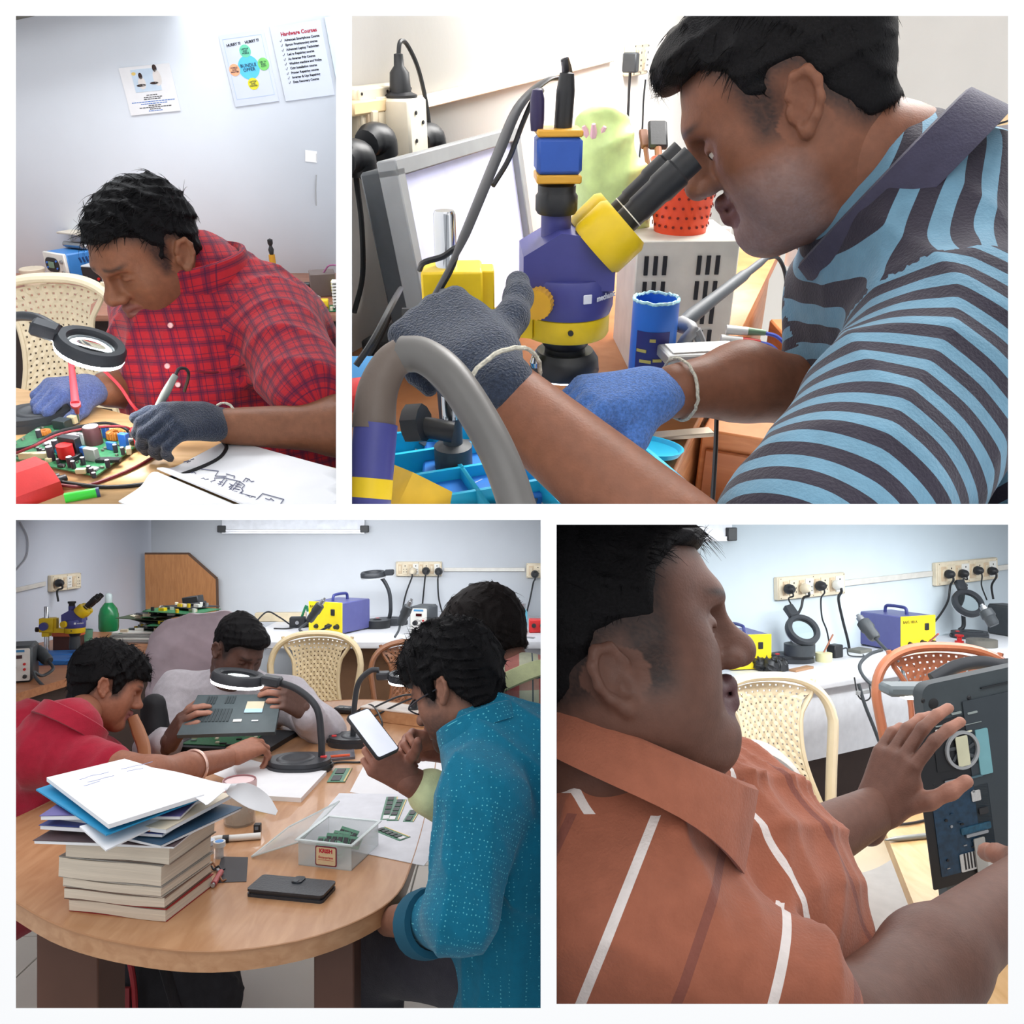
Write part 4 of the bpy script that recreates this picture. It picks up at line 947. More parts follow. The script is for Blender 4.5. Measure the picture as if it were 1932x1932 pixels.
c = onD(582, 545); t = thing('loose_plug', 'black mains plug with its lead lying on the wall desk', 'power cord', R, c)
b = MB(); b.lathe([(0, 0), (.009, 0), (.014, .02), (.013, .045), (.006, .055), (0, .055)], c=(-.03, 0, .014), axis=(1, .1, 0), n=12); part('plug', b, BLACKP, t)
b = MB(); b.tube([(.02, 0, .014), (.06, -.01, .01), (.1, -.04, .006)], .004, 7); b.tube([(-.03, 0, .014), (-.07, .02, .01), (-.14, .06, .004)], .004, 7); part('cord', b, BLACKP, t)
c = onD(520, 540); t = thing('small_stand', 'yellow post with black ball tip standing behind the red shoulder', 'stand', R, c)
b = MB(); b.lathe([(0, 0), (.03, 0), (.03, .01), (.014, .016), (.013, .13), (0, .13)], n=14); part('post', b, mat('ochre_post', (205, 150, 40), .5), t)
b = MB(); b.lathe([(0, .13), (.008, .13), (.012, .15), (.006, .165), (.011, .175), (.011, .19), (0, .195)], n=14); part('tip', b, BLACKP, t)

# ---- chairs
top = R.at(100, 521, 2.75); plastic_chair('cream plastic chair with woven back behind the magnifier lamp', (228, 212, 182), R, top - np.array([0, .29, .885]), .06, 'cream_chair', seat=True)
top = R.at(452, 585, 1.98); plastic_chair('orange brown plastic chair that the red-shirted person sits on', (190, 112, 62), R, top - np.array([0, .29, .885]), -.1, 'brown_chair', seat=False)
c = R.at(660, 920, 1.75); b = MB(); b.box((0, 0, 0), (.12, .12, .16), bev=.005); single('storage_box', b, mat('navy_box', (38, 52, 98), .5), 'dark blue box under the table edge at the right', 'box', R, c)

# ---- work table
T1 = R.at(160, 850, 1.25)[2]
def onT(px, py, h=0.0): return R.onz(px, py, T1 + h)
LAM = wood('beech_table', (232, 190, 138), (214, 168, 112), 4, rough=.35, along=(2, 14, 14))
P_ = [onT(*q) for q in ((-160, 690), (60, 738), (272, 790), (430, 836), (760, 912), (760, 1010), (-160, 1010))]
t = thing('work_table', 'pale wooden table with the circuit board and open notebook', 'table', R, onT(300, 900))
b = MB(); o3 = onT(300, 900); b.prism([(q[0] - o3[0], q[1] - o3[1]) for q in P_], -.028, 0); part('tabletop', b, LAM, t)
for x in (-.25, .2): b = MB(); b.box((x, .02, -.2), (.05, .05, .36)); part('leg', b, mat('dark_leg', (60, 45, 38), .6), t)

# circuit board with its components
bc = onT(140, 856); corners = [onT(88, 806), onT(281, 834), onT(183, 908), onT(-8, 868)]
t = thing('circuit_board', 'green power circuit board crowded with components under the lamp', 'circuit board', R, bc)
q = [(c[0] - bc[0], c[1] - bc[1]) for c in corners]
b = MB(); b.prism(q, .006, .0082); part('board', b, PCB, t)
eu = nrm(np.append(np.array(q[1]) - np.array(q[0]), 0)); ev = nrm(np.append(np.array(q[3]) - np.array(q[0]), 0)); RB = np.column_stack([eu, np.cross([0, 0, 1], eu), [0, 0, 1]])
def bp(X, Y): return R.onz(30 + X / 4.955, 560 + Y / 4.955, T1 + .008) - bc
def comp(nm, X, Y, mb_fn, m): mb = MB(); mb_fn(mb, bp(X, Y)); part(nm, mb, m, t)
CAPB = mat('capacitor_brown', (88, 56, 58), .35); CAPK = mat('capacitor_black', (58, 54, 62), .35); SILV = mat('can_top', (205, 200, 205), .4)
def can(X, Y, r, h, m=CAPK):
    c = bp(X, Y); mb = MB(); mb.lathe([(0, 0), (r, 0), (r, h * .95), (r * .92, h), (0, h)], c=c, n=18); o = part('capacitor', mb, m, t)
    mb = MB(); mb.lathe([(0, h + .0006), (r * .85, h + .0006), (r * .85, h - .001), (0, h - .001)], c=c, n=18); part('cap_top', mb, SILV, o)
def blk(nm, X, Y, sx, sy, sz, m, rot=0): comp(nm, X, Y, lambda mb, c: mb.box(c + np.array([0, 0, sz / 2]), (sx, sy, sz), RB @ rotz(rot), .0008), m)
can(735, 1372, .0125, .027, CAPB)
for (X, Y, r, h) in ((385, 1450, .0045, .018), (340, 1530, .005, .021), (518, 1590, .0045, .015), (545, 1605, .0032, .011), (635, 1570, .0032, .011), (865, 1595, .0034, .011), (937, 1455, .0032, .012), (1005, 1475, .003, .011), (222, 1315, .004, .012), (690, 1640, .003, .009), (715, 1660, .003, .009), (300, 1430, .003, .009), (410, 1370, .0025, .01), (400, 1560, .0025, .007), (1190, 1375, .003, .008), (735, 1690, .003, .007), (265, 1465, .0025, .006), (240, 1455, .0025, .006), (215, 1445, .0025, .006)): can(X, Y, r, h)
def tor(mb, c, r):
    n = 20
    for k in range(n):
        a = 2 * math.pi * k / n; d_ = np.array([math.cos(a), math.sin(a), 0]); mb.tube([c + d_ * r * .45 + [0, 0, .002], c + d_ * r * .42 + [0, 0, r * .85], c + d_ * r * .98 + [0, 0, r * .85], c + d_ * r + [0, 0, .002]], r * .14, 5, 2)
    mb.lathe([(r * .48, .001), (r * .94, .001), (r * .94, r * .8), (r * .48, r * .8), (r * .48, .001)], c=c, n=20)
COP = mat('copper_winding', (205, 125, 55), .35)
comp('coil', 945, 1325, lambda mb, c: tor(mb, c, .0125), COP); comp('coil', 275, 1290, lambda mb, c: tor(mb, c, .008), COP)
BLC = mat('blue_film_capacitor', (58, 112, 200), .4)
blk('film_capacitor', 852, 1315, .009, .008, .018, BLC); blk('film_capacitor', 1025, 1395, .014, .009, .02, BLC); blk('film_capacitor', 905, 1430, .016, .006, .012, BLC); blk('film_capacitor', 650, 1500, .016, .007, .016, BLC)
blk('grey_capacitor', 722, 1530, .02, .009, .019, mat('grey_block', (172, 176, 172), .5)); blk('heat_sink', 560, 1370, .026, .01, .016, SILV); blk('heat_sink', 630, 1380, .012, .006, .018, SILV)
blk('relay', 445, 1225, .024, .017, .014, mat('relay_black', (52, 62, 64), .4)); blk('relay', 605, 1275, .014, .01, .011, mat('relay_black', (52, 62, 64), .4))
blk('transformer_core', 525, 1510, .03, .024, .008, BLACKP); blk('transformer_core', 535, 1490, .031, .012, .03, BLACKP); comp('winding', 512, 1520, lambda mb, c: mb.lathe([(0, .006), (.011, .006), (.011, .024), (0, .024)], c=c + np.array([-.002, -.004, 0]), n=20), REDP)
CRM = mat('connector_cream', (226, 212, 170), .5)
blk('connector', 190, 1510, .044, .008, .009, CRM, .42); blk('connector', 615, 1650, .014, .007, .007, CRM, .45); blk('connector', 1062, 1465, .012, .007, .01, CRM, -.9); blk('connector', 1100, 1395, .008, .008, .013, CRM); blk('connector', 1140, 1385, .008, .008, .013, CRM); blk('connector', 540, 1180, .014, .01, .012, CRM); blk('connector', 310, 1545, .008, .006, .006, CRM)
blk('chip', 870, 1540, .034, .011, .005, BLACKP, .35); blk('chip', 310, 1385, .016, .011, .005, SILV); blk('chip', 735, 1620, .012, .008, .004, SILV); blk('chip', 430, 1590, .01, .007, .004, BLACKP)
comp('varistor', 418, 1480, lambda mb, c: mb.lathe([(0, -.002), (.006, -.002), (.006, .002), (0, .002)], c=c + np.array([0, 0, .007]), axis=(.3, -1, 0), n=14), mat('cyan_disc', (40, 170, 220), .4))
comp('label_disc', 1062, 1340, lambda mb, c: mb.lathe([(0, -.002), (.005, -.002), (.005, .002), (0, .002)], c=c + np.array([.004, -.006, .01]), axis=(.6, -1, 0), n=14), mat('cyan_disc', (40, 170, 220), .4))
rg = random.Random(5)
mb = MB()
for k in range(70):
    a, c_ = rg.random(), rg.random(); p = (1 - a) * ((1 - c_) * corners[0] + c_ * corners[3]) + a * ((1 - c_) * corners[1] + c_ * corners[2]) - bc
    mb.box(p * np.array([.94, .94, 0]) + np.array([0, 0, .0095]), (rg.uniform(.002, .006), rg.uniform(.002, .004), .0035), RB)
o = part('small_parts', mb, mat('smd_mix', (120, 118, 110), .5, var=.6, scale=300), t); o['kind'] = 'stuff'

# magnifier lamp
lb = onT(60, 800); rel = lambda px, py, d: R.at(px, py, d) - lb
def vl(px, py, a, b, c): return R.R.T @ vdir(px, py, a, b, c)
hn = vl(170, 652, .18, -.42, .88)
magnifier_lamp('black magnifier lamp with glowing ring over the green circuit board', R, lb, [np.array([-.07, .03, .03]), rel(-62, 700, 1.3), rel(-40, 640, 1.27), rel(10, 603, 1.22), rel(62, 598, 1.18), rel(112, 622, 1.15)], rel(172, 652, 1.15), hn, vl(170, 652, .92, -.1, -.2), rz=.5, s=.7, rad=.064, emit=mat('led_light_strong', (255, 255, 255), .4, var=0, emit=75.0))
# multimeter, pen, probes and leads
mc = onT(44, 938); t = thing('multimeter', 'red multimeter in a rubber holster at the lower left corner', 'multimeter', R, mc, rotz(-.6) * .6)
b = MB(); pr = [(-.06, .0), (-.055, .055), (-.03, .068), (.02, .066), (.055, .03), (.058, .0)]
b.prism(pr, -.1, .06, R=np.array([[1, 0, 0], [0, 0, 1], [0, 1, 0.]])); part('holster', b, mat('meter_red', (205, 48, 48), .45, bump=.05, bscale=200), t, ang=20)
b = MB(); b.box((.005, .0, .02), (.09, .12, .03), bev=.004); part('body', b, DARKG, t)
b = MB(); b.cyl((.0, .06, .02), (.0, .085, .018), .008, n=12); b.cyl((.02, .06, .02), (.02, .09, .018), .008, n=12); part('jack', b, BLACKP, t)
pc = onT(122, 940, .007); pd = onT(188, 928, .007); t = thing('marker_pen', 'bright green marker pen beside the red multimeter', 'pen', R, pc)
b = MB(); v_ = pd - pc; b.cyl((0, 0, 0), v_ * .92, .0065, n=14); part('barrel', b, mat('pen_green', (60, 210, 60), .35), t); b = MB(); b.cyl(v_ * .9, v_, .0068, n=14); part('cap', b, mat('pen_cap', (50, 70, 110), .4), t)
p0 = onT(150, 800, .012); t = thing('meter_probe', 'red test probe standing on the circuit board', 'test probe', R, p0); d1 = R.at(143, 764, 1.26) - p0; d2 = R.at(134, 683, 1.28) - p0
b = MB(); b.cyl((0, 0, 0), d1 * .7, .0008, .0022, n=10); part('tip', b, STEEL, t)
b = MB(); b.tube([d1 * .6, d1 * .98], [.003, .0045], 10, 1); b.tube([d1 * .98, d1 * 1.1], .0072, 12, 1); b.tube([d1 * 1.1, d2], [.0058, .0042], 12, 1); part('handle', b, mat('probe_red', (225, 70, 80), .4), t)
b = MB(); b.tube([d2, R.at(137, 672, 1.29) - p0, R.at(160, 672, 1.34) - p0, R.at(190, 694, 1.36) - p0, R.at(225, 728, 1.36) - p0, R.at(248, 762, 1.36) - p0, onT(266, 782, .003) - p0], .0026, 7, 7); part('lead', b, mat('probe_red', (225, 70, 80), .4), t)
t = thing('meter_probe', 'grey test probe with black lead held in the dark glove', 'test probe', R, onT(270, 822, .01)); p0 = onT(270, 822, .01); d1 = R.at(312, 742, 1.2) - p0; d2 = R.at(331, 708, 1.2) - p0
b = MB(); b.cyl((0, 0, 0), d1 * .4, .001, .0025, n=10); part('tip', b, mat('brown_tip', (110, 66, 50), .5), t)
b = MB(); b.tube([d1 * .35, d1, d2], [.0045, .006, .0045], 12, 2); part('handle', b, mat('probe_grey', (150, 156, 148), .45), t)
b = MB(); b.tube([d2, R.at(338, 696, 1.2) - p0, R.at(350, 696, 1.21) - p0, R.at(356, 708, 1.22) - p0, R.at(348, 738, 1.26) - p0], .0024, 7, 7); part('lead', b, BLACKP, t)
cable('test_lead', 'black test lead curving from multimeter across the notebook', R, [onT(112, 908, .012), onT(126, 911, .008), onT(200, 919, .003), onT(280, 912, .004), onT(350, 893, .006), onT(408, 868, .006), onT(427, 846, .006), onT(420, 832, .008)], .0028, RUBBER)
cable('test_lead', 'dark red test lead running from multimeter under the glove', R, [onT(112, 915, .008), onT(160, 917, .003), onT(230, 893, .003), onT(280, 868, .003), onT(312, 842, .004)], .0024, mat('lead_maroon', (120, 30, 40), .5))
t = thing('clip_lead', 'black lead with a black crocodile clip lying over the circuit board', 'clip lead', R, onT(25, 850)); p0 = onT(25, 850)
b = MB(); b.tube([onT(8, 852, .015) - p0, onT(60, 842, .028) - p0, onT(100, 818, .03) - p0, onT(150, 805, .032) - p0, onT(200, 798, .034) - p0, onT(235, 808, .03) - p0, onT(243, 818, .022) - p0], .0022, 7, 7); part('lead', b, RUBBER, t)
b = MB(); b.tube([onT(244, 818, .022) - p0, onT(252, 836, .015) - p0], [.004, .005], 8, 1); part('clip', b, BLACKP, t)
t = thing('clip_lead', 'red lead with a red crocodile clip lying over the circuit board', 'clip lead', R, onT(25, 855))
b = MB(); b.tube([onT(8, 858, .015) - p0, onT(60, 838, .028) - p0, onT(110, 815, .03) - p0, onT(170, 803, .033) - p0, onT(225, 800, .033) - p0, onT(248, 806, .026) - p0], .002, 7, 7); part('lead', b, mat('lead_maroon', (120, 30, 40), .5), t)
b = MB(); b.tube([onT(247, 804, .027) - p0, onT(258, 820, .022) - p0, onT(258, 836, .014) - p0], [.004, .0065, .004], 8, 3, flat=.7); part('clip', b, REDP, t)

# notebook with a hand-drawn diagram
nb = onT(430, 900); t = thing('notebook', 'open notebook with a hand-drawn circuit sketch', 'notebook', R, nb)
A, B, C_, D_ = [onT(*q) - nb for q in ((300, 904), (432, 834), (760, 925), (560, 1015))]
def quad(a, b_, c_, d_, h=lambda u, v: 0): return lambda u, v: (1 - u) * ((1 - v) * a + v * d_) + u * ((1 - v) * b_ + v * c_) + np.array([0, 0, h(u, v)])
b = MB(); b.sheet(quad(A, B, C_, D_, lambda u, v: .004 + .012 * math.exp(-((u) / .12) ** 2) * 1), 14, 8, .002); part('page', b, PAPER, t)
A2, D2 = [onT(*q) - nb for q in ((225, 952), (470, 1060))]
b = MB(); b.sheet(quad(A, A2, D2, D_, lambda u, v: .004 + .01 * math.exp(-((u - .15) / .2) ** 2)), 14, 8, .002); part('page', b, PAPER, t)
sk = MB()
def ink(pts, wd_=.0007): sk.tube([onT(300 + x / 3.788, 440 + y / 3.788, .0062) - nb for x, y in pts], wd_, 4, 1)
for pts in ([(300, 1685), (425, 1700), (400, 1735), (480, 1738), (480, 1720), (540, 1735), (535, 1750)], [(350, 1805), (380, 1790), (370, 1775), (400, 1765), (395, 1750), (470, 1748)], [(470, 1748), (580, 1775), (500, 1866), (398, 1836), (470, 1748)], [(490, 1753), (425, 1842)], [(560, 1770), (478, 1860)], [(430, 1775), (455, 1780)], [(420, 1790), (445, 1796)], [(408, 1806), (435, 1812)], [(555, 1790), (590, 1800)], [(545, 1805), (585, 1815)], [(530, 1822), (575, 1832)], [(520, 1840), (560, 1848)],
            [(580, 1775), (612, 1800), (590, 1825), (600, 1840), (560, 1872), (500, 1866)], [(580, 1858), (690, 1886)], [(595, 1852), (580, 1858), (598, 1866)], [(740, 1860), (892, 1902)], [(740, 1860), (670, 1928)], [(892, 1902), (870, 1930)], [(600, 1775), (620, 1750), (650, 1760)], [(625, 1775), (640, 1755), (660, 1775), (680, 1772)],
            [(300, 1755), (320, 1750), (330, 1762), (355, 1756)], [(230, 1712), (250, 1706), (262, 1716)], [(175, 1635), (215, 1625), (200, 1640), (225, 1628)], [(225, 1620), (250, 1612)], [(505, 1790), (525, 1800), (500, 1815), (520, 1830), (480, 1840)], [(760, 1895), (790, 1905), (800, 1895), (820, 1912)], [(615, 1880), (640, 1878), (650, 1892), (665, 1886)]): ink(pts)
o = part('sketch', sk, mat('pencil', (110, 112, 135), .8), t); o['kind'] = 'stuff'

# ---- the man
def plaid(nt, v):
    x, y, z = sepxyz(nt, v)
    c = cmix(nt, mnode(nt, 'MULTIPLY', band(nt, x, .026, .009), .55), (178, 36, 46), (84, 30, 58))
    c = cmix(nt, mnode(nt, 'MULTIPLY', band(nt, z, .026, .009, .3), .55), c, (84, 30, 58))
    c = cmix(nt, mnode(nt, 'MULTIPLY', band(nt, x, .026, .0016, .86), .7), c, (70, 30, 60)); c = cmix(nt, mnode(nt, 'MULTIPLY', band(nt, z, .026, .0016, .16), .7), c, (70, 30, 60))
    c = cmix(nt, mnode(nt, 'MULTIPLY', band(nt, x, .026, .0014, .48), .7), c, (70, 30, 60)); return cmix(nt, mnode(nt, 'MULTIPLY', band(nt, z, .026, .0014, .78), .7), c, (70, 30, 60))
PLAID = pattern('red_plaid_cloth', plaid)
base = W(430, 940, 1.5)
N_, C_, B_ = W(366, 532, 1.52), W(392, 680, 1.55), W(415, 845, 1.62); RS, LS = W(282, 600, 1.64), W(522, 622, 1.48)
sh = [rc(N_, C_, .085, .15, .06), rc(C_, B_, .15, .165, .06), rc(RS, N_, .065, .07, .05), rc(W(395, 535, 1.56), LS, .058, .076, .05), rc(W(430, 555, 1.62), W(512, 660, 1.62), .07, .11, .06), rc(W(500, 650, 1.6), W(520, 850, 1.64), .13, .14, .06),
      rc(LS, W(590, 745, 1.31), .078, .066, .03, t=1), rc(RS, W(258, 672, 1.53), .062, .056, .03, t=2)]
Sl, Er = (LS, W(590, 745, 1.31), .07), (RS, W(258, 672, 1.53), .06)
eL, wL = W(645, 808, 1.27), W(432, 804, 1.25); eR, wR = W(285, 730, 1.54), W(203, 735, 1.42)
bp_ = [rc(W(345, 475, 1.47), N_, .052, .056, .03), rc(N_, C_, .06, .12, .03), rc(C_, B_, .12, .13, .05), rc(RS, N_, .045, .05, .04), rc(N_, LS, .05, .05, .04), rc(LS, eL, .05, .038, .03), rc(eL, wL, .038, .027, .03), rc(RS, eR, .046, .044, .03), rc(eR, wR, .044, .03, .03)]
Hm = head_mat(280, 476, 1.42, (-.66, -.48, -.58), s=.88)
man = person('person', 'person in red plaid shirt leaning over a circuit board with gloves', 1, base, (132, 86, 62), dict(hair='recede', thick=.007, fringe=False, beard=.25, beardcol=(70, 52, 46), jaw=1.0, nose=1.1, strands=2600, len=.03, lift=.5, mess=.4, comb=(.8, -.3, .1), lip=(120, 72, 62), tuft=.006, top=.006), Hm, bp_, hh=.003, hb=.006, seed=11, eye=False)
garment('shirt', sh, PLAID, man, base, 1, h=.0055, warp=wrinkle(.008, 36, 4), sleeves={1: Sl, 2: Er}, o=C_, x=vdir(385, 655, 1, .2, .0), z=N_ - B_)
collar(W(366, 520, 1.5), vdir(362, 510, -.3, -.22, .92), vdir(350, 500, -.55, -.6, -.3), .088, .09, .034, PLAID, man, base, gap=.2, tip=2.1, flare=.014, drop=.044)
BTN = mat('button_pearl', (235, 180, 180), .3)
buttons([hit(sh, *q) for q in ((322, 614), (316, 691), (336, 726))], [vdir(320, 650, -.2, -1, .1)] * 3, .0048, BTN, man, base)
b = MB(); b.tube([hit(sh, x, y) - base for x, y in ((362, 698), (385, 702), (410, 702), (435, 697), (460, 688))], .0016, 6, 3); part('pocket_edge', b, mat('pocket_line', (112, 26, 40), .9), man)
GLD = mat('glove_dark', (46, 54, 70), .95, var=.3, scale=300, bump=.7, bscale=500, spec=.1, sheen=.3); GLB = mat('glove_lamplit', (86, 104, 158), .95, var=.3, scale=300, bump=.7, bscale=500, spec=.1, sheen=.3); CUFF = mat('glove_hem', (190, 186, 172), .95, var=.3, scale=300, bump=.6)  # one dark pair: the blue tone is lamplight put into the colour
def glove(H, m, h, cuff_r, parent, base, label=None, **kw):
    V, F = hand_part(H, h, fat=1.18, **kw); s_ = kw.get('s', 1.0)
    g = part('glove', mesh_np('glove', V, F, m, base=base), m, parent); rg = np.random.RandomState(2)
    c = H[:3, 3] - H[:3, 0] * .034 * s_ - base; mb = MB(); n = 40; pts = [c + H[:3, 1] * math.cos(a) * cuff_r * s_ + H[:3, 2] * math.sin(a) * cuff_r * .92 * s_ + H[:3, 0] * rg.uniform(-.0015, .0015) for a in np.linspace(0, 2 * math.pi, n)]
    mb.tube(pts, .0019, 6, 1); part('cuff_hem', mb, CUFF, g); return g
hL = hand_mat(wL + .03 * nrm(W(345, 785, 1.2) - wL), W(330, 806, 1.17) - wL, vdir(350, 790, .1, -.75, .65))
glove(hL, GLD, .0035, .034, man, base, curl=((55, 45, 30), (58, 50, 30), (62, 52, 30), (62, 50, 30)), thumb=(40, 30, 25, .6), side=-1, s=.84, spread=3)
hR = hand_mat(wR + .03 * nrm(W(120, 730, 1.36) - wR), W(105, 742, 1.34) - wR, vdir(135, 730, -.1, -.55, .83))
glove(hR, GLB, .0035, .034, man, base, curl=((45, 55, 35), (50, 55, 35), (50, 55, 35), (50, 55, 35)), thumb=(30, 25, 20, .6), side=1, s=.8, spread=3)
mark(1)
# ================================================================== ROOM 2: man at the microscope
R = R2
wd_ = R.ray(1731, 60); wd_[2] = 0; WDIR = nrm(wd_); WN = np.array([WDIR[1], -WDIR[0], 0.])     # along the wall, out of the wall
W0 = R.at(664, 215, 1.3)
def wl(px, py, off=0.0): return R.onp(px, py, W0 + WN * off, WN)
RW = np.column_stack([WDIR, -WN, [0, 0, 1.]])             # x along wall, y into the wall, z up
w = MB(); w.box((1.2, .03, .0), (4.6, .06, 3.4)); struct('wall_left', w, mat('wall_paint_warm', (244, 240, 234), 0.75, var=0.02, scale=4, bump=0.04, bscale=90), R, W0, RW)
w = MB(); w.box((3.53, -1.4, 0), (.06, 3.2, 3.6)); struct('wall_far', w, MATS['wall_paint_warm'], R, W0, RW)
T2 = -.47
def onT2(px, py, h=0.0): return R.onz(px, py, T2 + h)
# conduit and sockets
a, b_ = wl(664, 222), wl(1150, 108)
c = MB(); m_ = (a + b_) / 2; c.box((0, -.008, 0), (np.linalg.norm(b_ - a), .016, .02), bev=.002); struct('trim_3', c, mat('conduit_cream', (240, 232, 214), .5), R, m_, np.column_stack([nrm(b_ - a), -WN, np.cross(nrm(b_ - a), -WN)]))
p = wl(1190, 112); socket_board('cream socket box on the wall with a black adapter', R, p, WDIR, WN, w=.16, h=.085, n=2)
q = wl(1190, 118, .06); t = thing('wall_adapter', 'black wall adapter with cable plugged in beside the hair', 'adapter', R, q, RW)
b = MB(); b.box((0, .0, 0), (.035, .04, .05), bev=.004); part('body', b, DARKG, t)
b = MB(); b.tube([(0, -.0, -.02), (.0, -.0, -.06), (.005, .0, -.16), (-.012, 0, -.3)], .004, 7); part('cord', b, BLACKP, t)
cable('cable', 'thin black cable hanging on the wall left of the person', R, [wl(1218, 150, .02), wl(1214, 190, .02), wl(1212, 240, .02), wl(1206, 300, .02)], .003, BLACKP)
p = wl(700, 232); socket_board('cream socket board at left edge above the monitor', R, p, WDIR, WN, w=.16, h=.11, n=2)
a = wl(664, 196); c = MB(); c.box((.0, -.02, 0), (.2, .04, .02), bev=.003); struct('trim_4', c, mat('conduit_wood', (226, 196, 150), .6), R, wl(690, 196), RW)
# multi-plug adaptor with plug
q = wl(760, 250, .05); t = thing('multi_plug', 'white multi-plug block with a black plug standing on top', 'plug adaptor', R, q, RW)
b = MB(); b.box((0, 0, 0), (.06, .06, .1), bev=.004); part('block', b, mat('block_cream', (226, 218, 200), .5), t)
b = MB(); [b.cyl((x, -.0305, z), (x, -.032, z), .003, n=8) for x, z in ((-.01, .03), (.012, .015), (-.012, -.01), (.01, -.03))]; part('pin_holes', b, INK, t)
b = MB(); b.lathe([(0, .05), (.026, .05), (.026, .054), (.017, .058), (.015, .085), (.008, .094), (.007, .11), (0, .112)], n=16); part('plug', b, BLACKP, t)
b = MB(); b.tube([(0, 0, .108), (.008, 0, .126), (.03, 0, .122), (.055, -.005, .085), (.07, -.01, .02), (.074, -.01, -.05)], .0035, 7); part('cord', b, BLACKP, t)
for (px, py, pth, lb) in ((706, 268, [(712, 310), (724, 400), (745, 480), (756, 545)], 'black adapter with cable left of white multi-plug block'), (803, 264, None, 'black adapter right of white multi-plug block'), (664, 300, [(672, 330), (682, 420), (684, 520), (668, 590)], 'black adapter with cable at the left edge of the picture')):
    q = wl(px, py, .055); t = thing('wall_adapter', lb, 'adapter', R, q, RW)
    b = MB(); b.tube([(-.022, .0, 0), (-.005, -.0, .004), (.014, -.004, .0), (.02, -.006, -.022)], [.02, .024, .024, .02], 14, 4); part('body', b, BLACKP, t)
    if pth:
        b = MB(); b.tube([np.array([.02, -.006, -.03])] + [RW.T @ (wl(x, y, .05) - q) for x, y in pth], .0042, 8); part('cord', b, BLACKP, t)
cable('cable', 'black cable running down across the wall left of the microscope', R, [wl(756, 545, .06), wl(730, 610, .1), wl(700, 670, .12), wl(664, 720, .12)], .004, BLACKP)

# desk along the wall
A_, B_ = onT2(1262, 900), onT2(1478, 458); dv = nrm(B_ - A_); pn = np.array([-dv[1], dv[0], 0]); wid_ = .62
DW = wood('desk_orange', (206, 140, 92), (188, 120, 74), 5, along=(3, 3, 14))
t = thing('workbench', 'wooden workbench under the microscope running back along the wall', 'desk', R, A_)
q0 = [-dv * .6, B_ - A_, B_ - A_ + pn * wid_, -dv * .6 + pn * wid_]
b = MB(); b.prism([(q[0], q[1]) for q in q0], -.025, 0); part('desktop', b, DW, t)
b = MB(); L_ = np.linalg.norm(B_ - A_); RD = np.column_stack([dv, pn, [0, 0, 1.]])
b.box(RD @ np.array([L_ / 2 - .3, .03, -.26]), (L_ + .55, .02, .46), RD); part('front_panel', b, DW, t)
for (u_, z_) in ((.02, -.1), (.42, -.06)):
    b = MB(); b.box(RD @ np.array([u_, .017, z_]), (.06, .008, .075), RD, .002); o = part('socket_plate', b, mat('plate_beige', (214, 196, 170), .5), t)
    b = MB(); [b.cyl(RD @ np.array([u_ + x, .012, z_ + z]), RD @ np.array([u_ + x, .0115, z_ + z]), .004, n=8) for x, z in ((-.012, .022), (.012, .022), (0, .008))]; b.lathe([(0, .004), (.018, .004), (.02, 0), (0, 0)], c=RD @ np.array([u_, .013, z_ - .015]), axis=-pn, n=16); part('fitting', b, STEEL, o)
cable('cable', 'black cable hanging from soldering iron down the bench front', R, [R.at(1448, 487, 1.35), R.at(1468, 487, 1.36), R.at(1482, 520, 1.37), R.at(1484, 580, 1.36), R.at(1482, 660, 1.33), R.at(1476, 760, 1.28)], .0032, BLACKP)
cable('cable', 'black cable running down in front of the bench panel', R, [R.at(1352, 790, 1.0), R.at(1350, 850, .97), R.at(1344, 950, .93)], .0028, BLACKP)

# monitor
mt = R.at(727, 303, 1.12); t = thing('monitor', 'grey framed monitor with pale lit screen behind the microscope', 'monitor', R, mt - np.array([0, 0, .3]), RW @ rotz(.04))
Rm = rotx(-.16); Hm_ = .285; Wm_ = .48
b = MB()
for (x, z, sx, sz) in ((Wm_ / 2, 0, Wm_, .022), (Wm_ / 2, -Hm_, Wm_, .03), (.011, -Hm_ / 2, .022, Hm_), (Wm_ - .011, -Hm_ / 2, .022, Hm_)): b.box(np.array([0, 0, .3]) + Rm @ np.array([x, 0, z - .011]), (sx, .03, sz), Rm, .002)
part('bezel', b, mat('bezel_grey', (138, 140, 142), .5), t)
b = MB(); b.box(np.array([0, 0, .3]) + Rm @ np.array([Wm_ / 2, .004, -Hm_ / 2]), (Wm_ - .03, .012, Hm_ - .03), Rm); part('screen', b, mat('lit_screen', (196, 198, 230), .4, emit=.22), t, 'pale lavender lit screen')
b = MB(); b.box(np.array([0, 0, .3]) + Rm @ np.array([Wm_ / 2, .03, -Hm_ / 2]), (Wm_ * .96, .04, Hm_ * .92), Rm, .004); part('rear_shell', b, DARKG, t)
b = MB(); b.cyl((Wm_ / 2, .06, .1), (Wm_ / 2, .08, -.1), .02, n=12); b.box((Wm_ / 2, .06, T2 - (mt[2] - .3) + .012), (.22, .16, .02), bev=.004); b.cyl((Wm_ / 2, .08, -.1), (Wm_ / 2, .08, T2 - (mt[2] - .3) + .02), .02, n=12); part('stand', b, DARKG, t)

# microscope
ms = .75; mt = R.at(838, 397, .87); ml = mt - np.array([0, 0, .3 * ms])
t = microscope('blue and yellow trinocular microscope with camera that the person looks into', R, ml, rotz(.05), s=ms)
ext = (ml[2] - T2) / ms
for ch in t.children:
    if ch.name.startswith('base_plate'): ch.location.z = -ext + .024
b = MB(); b.lathe([(0, -ext + .02), (.03, -ext + .02), (.03, -ext + .06), (.0155, -ext + .065), (.0155, .0), (0, .0)], n=20); part('pillar_foot', b, DARKG, t)
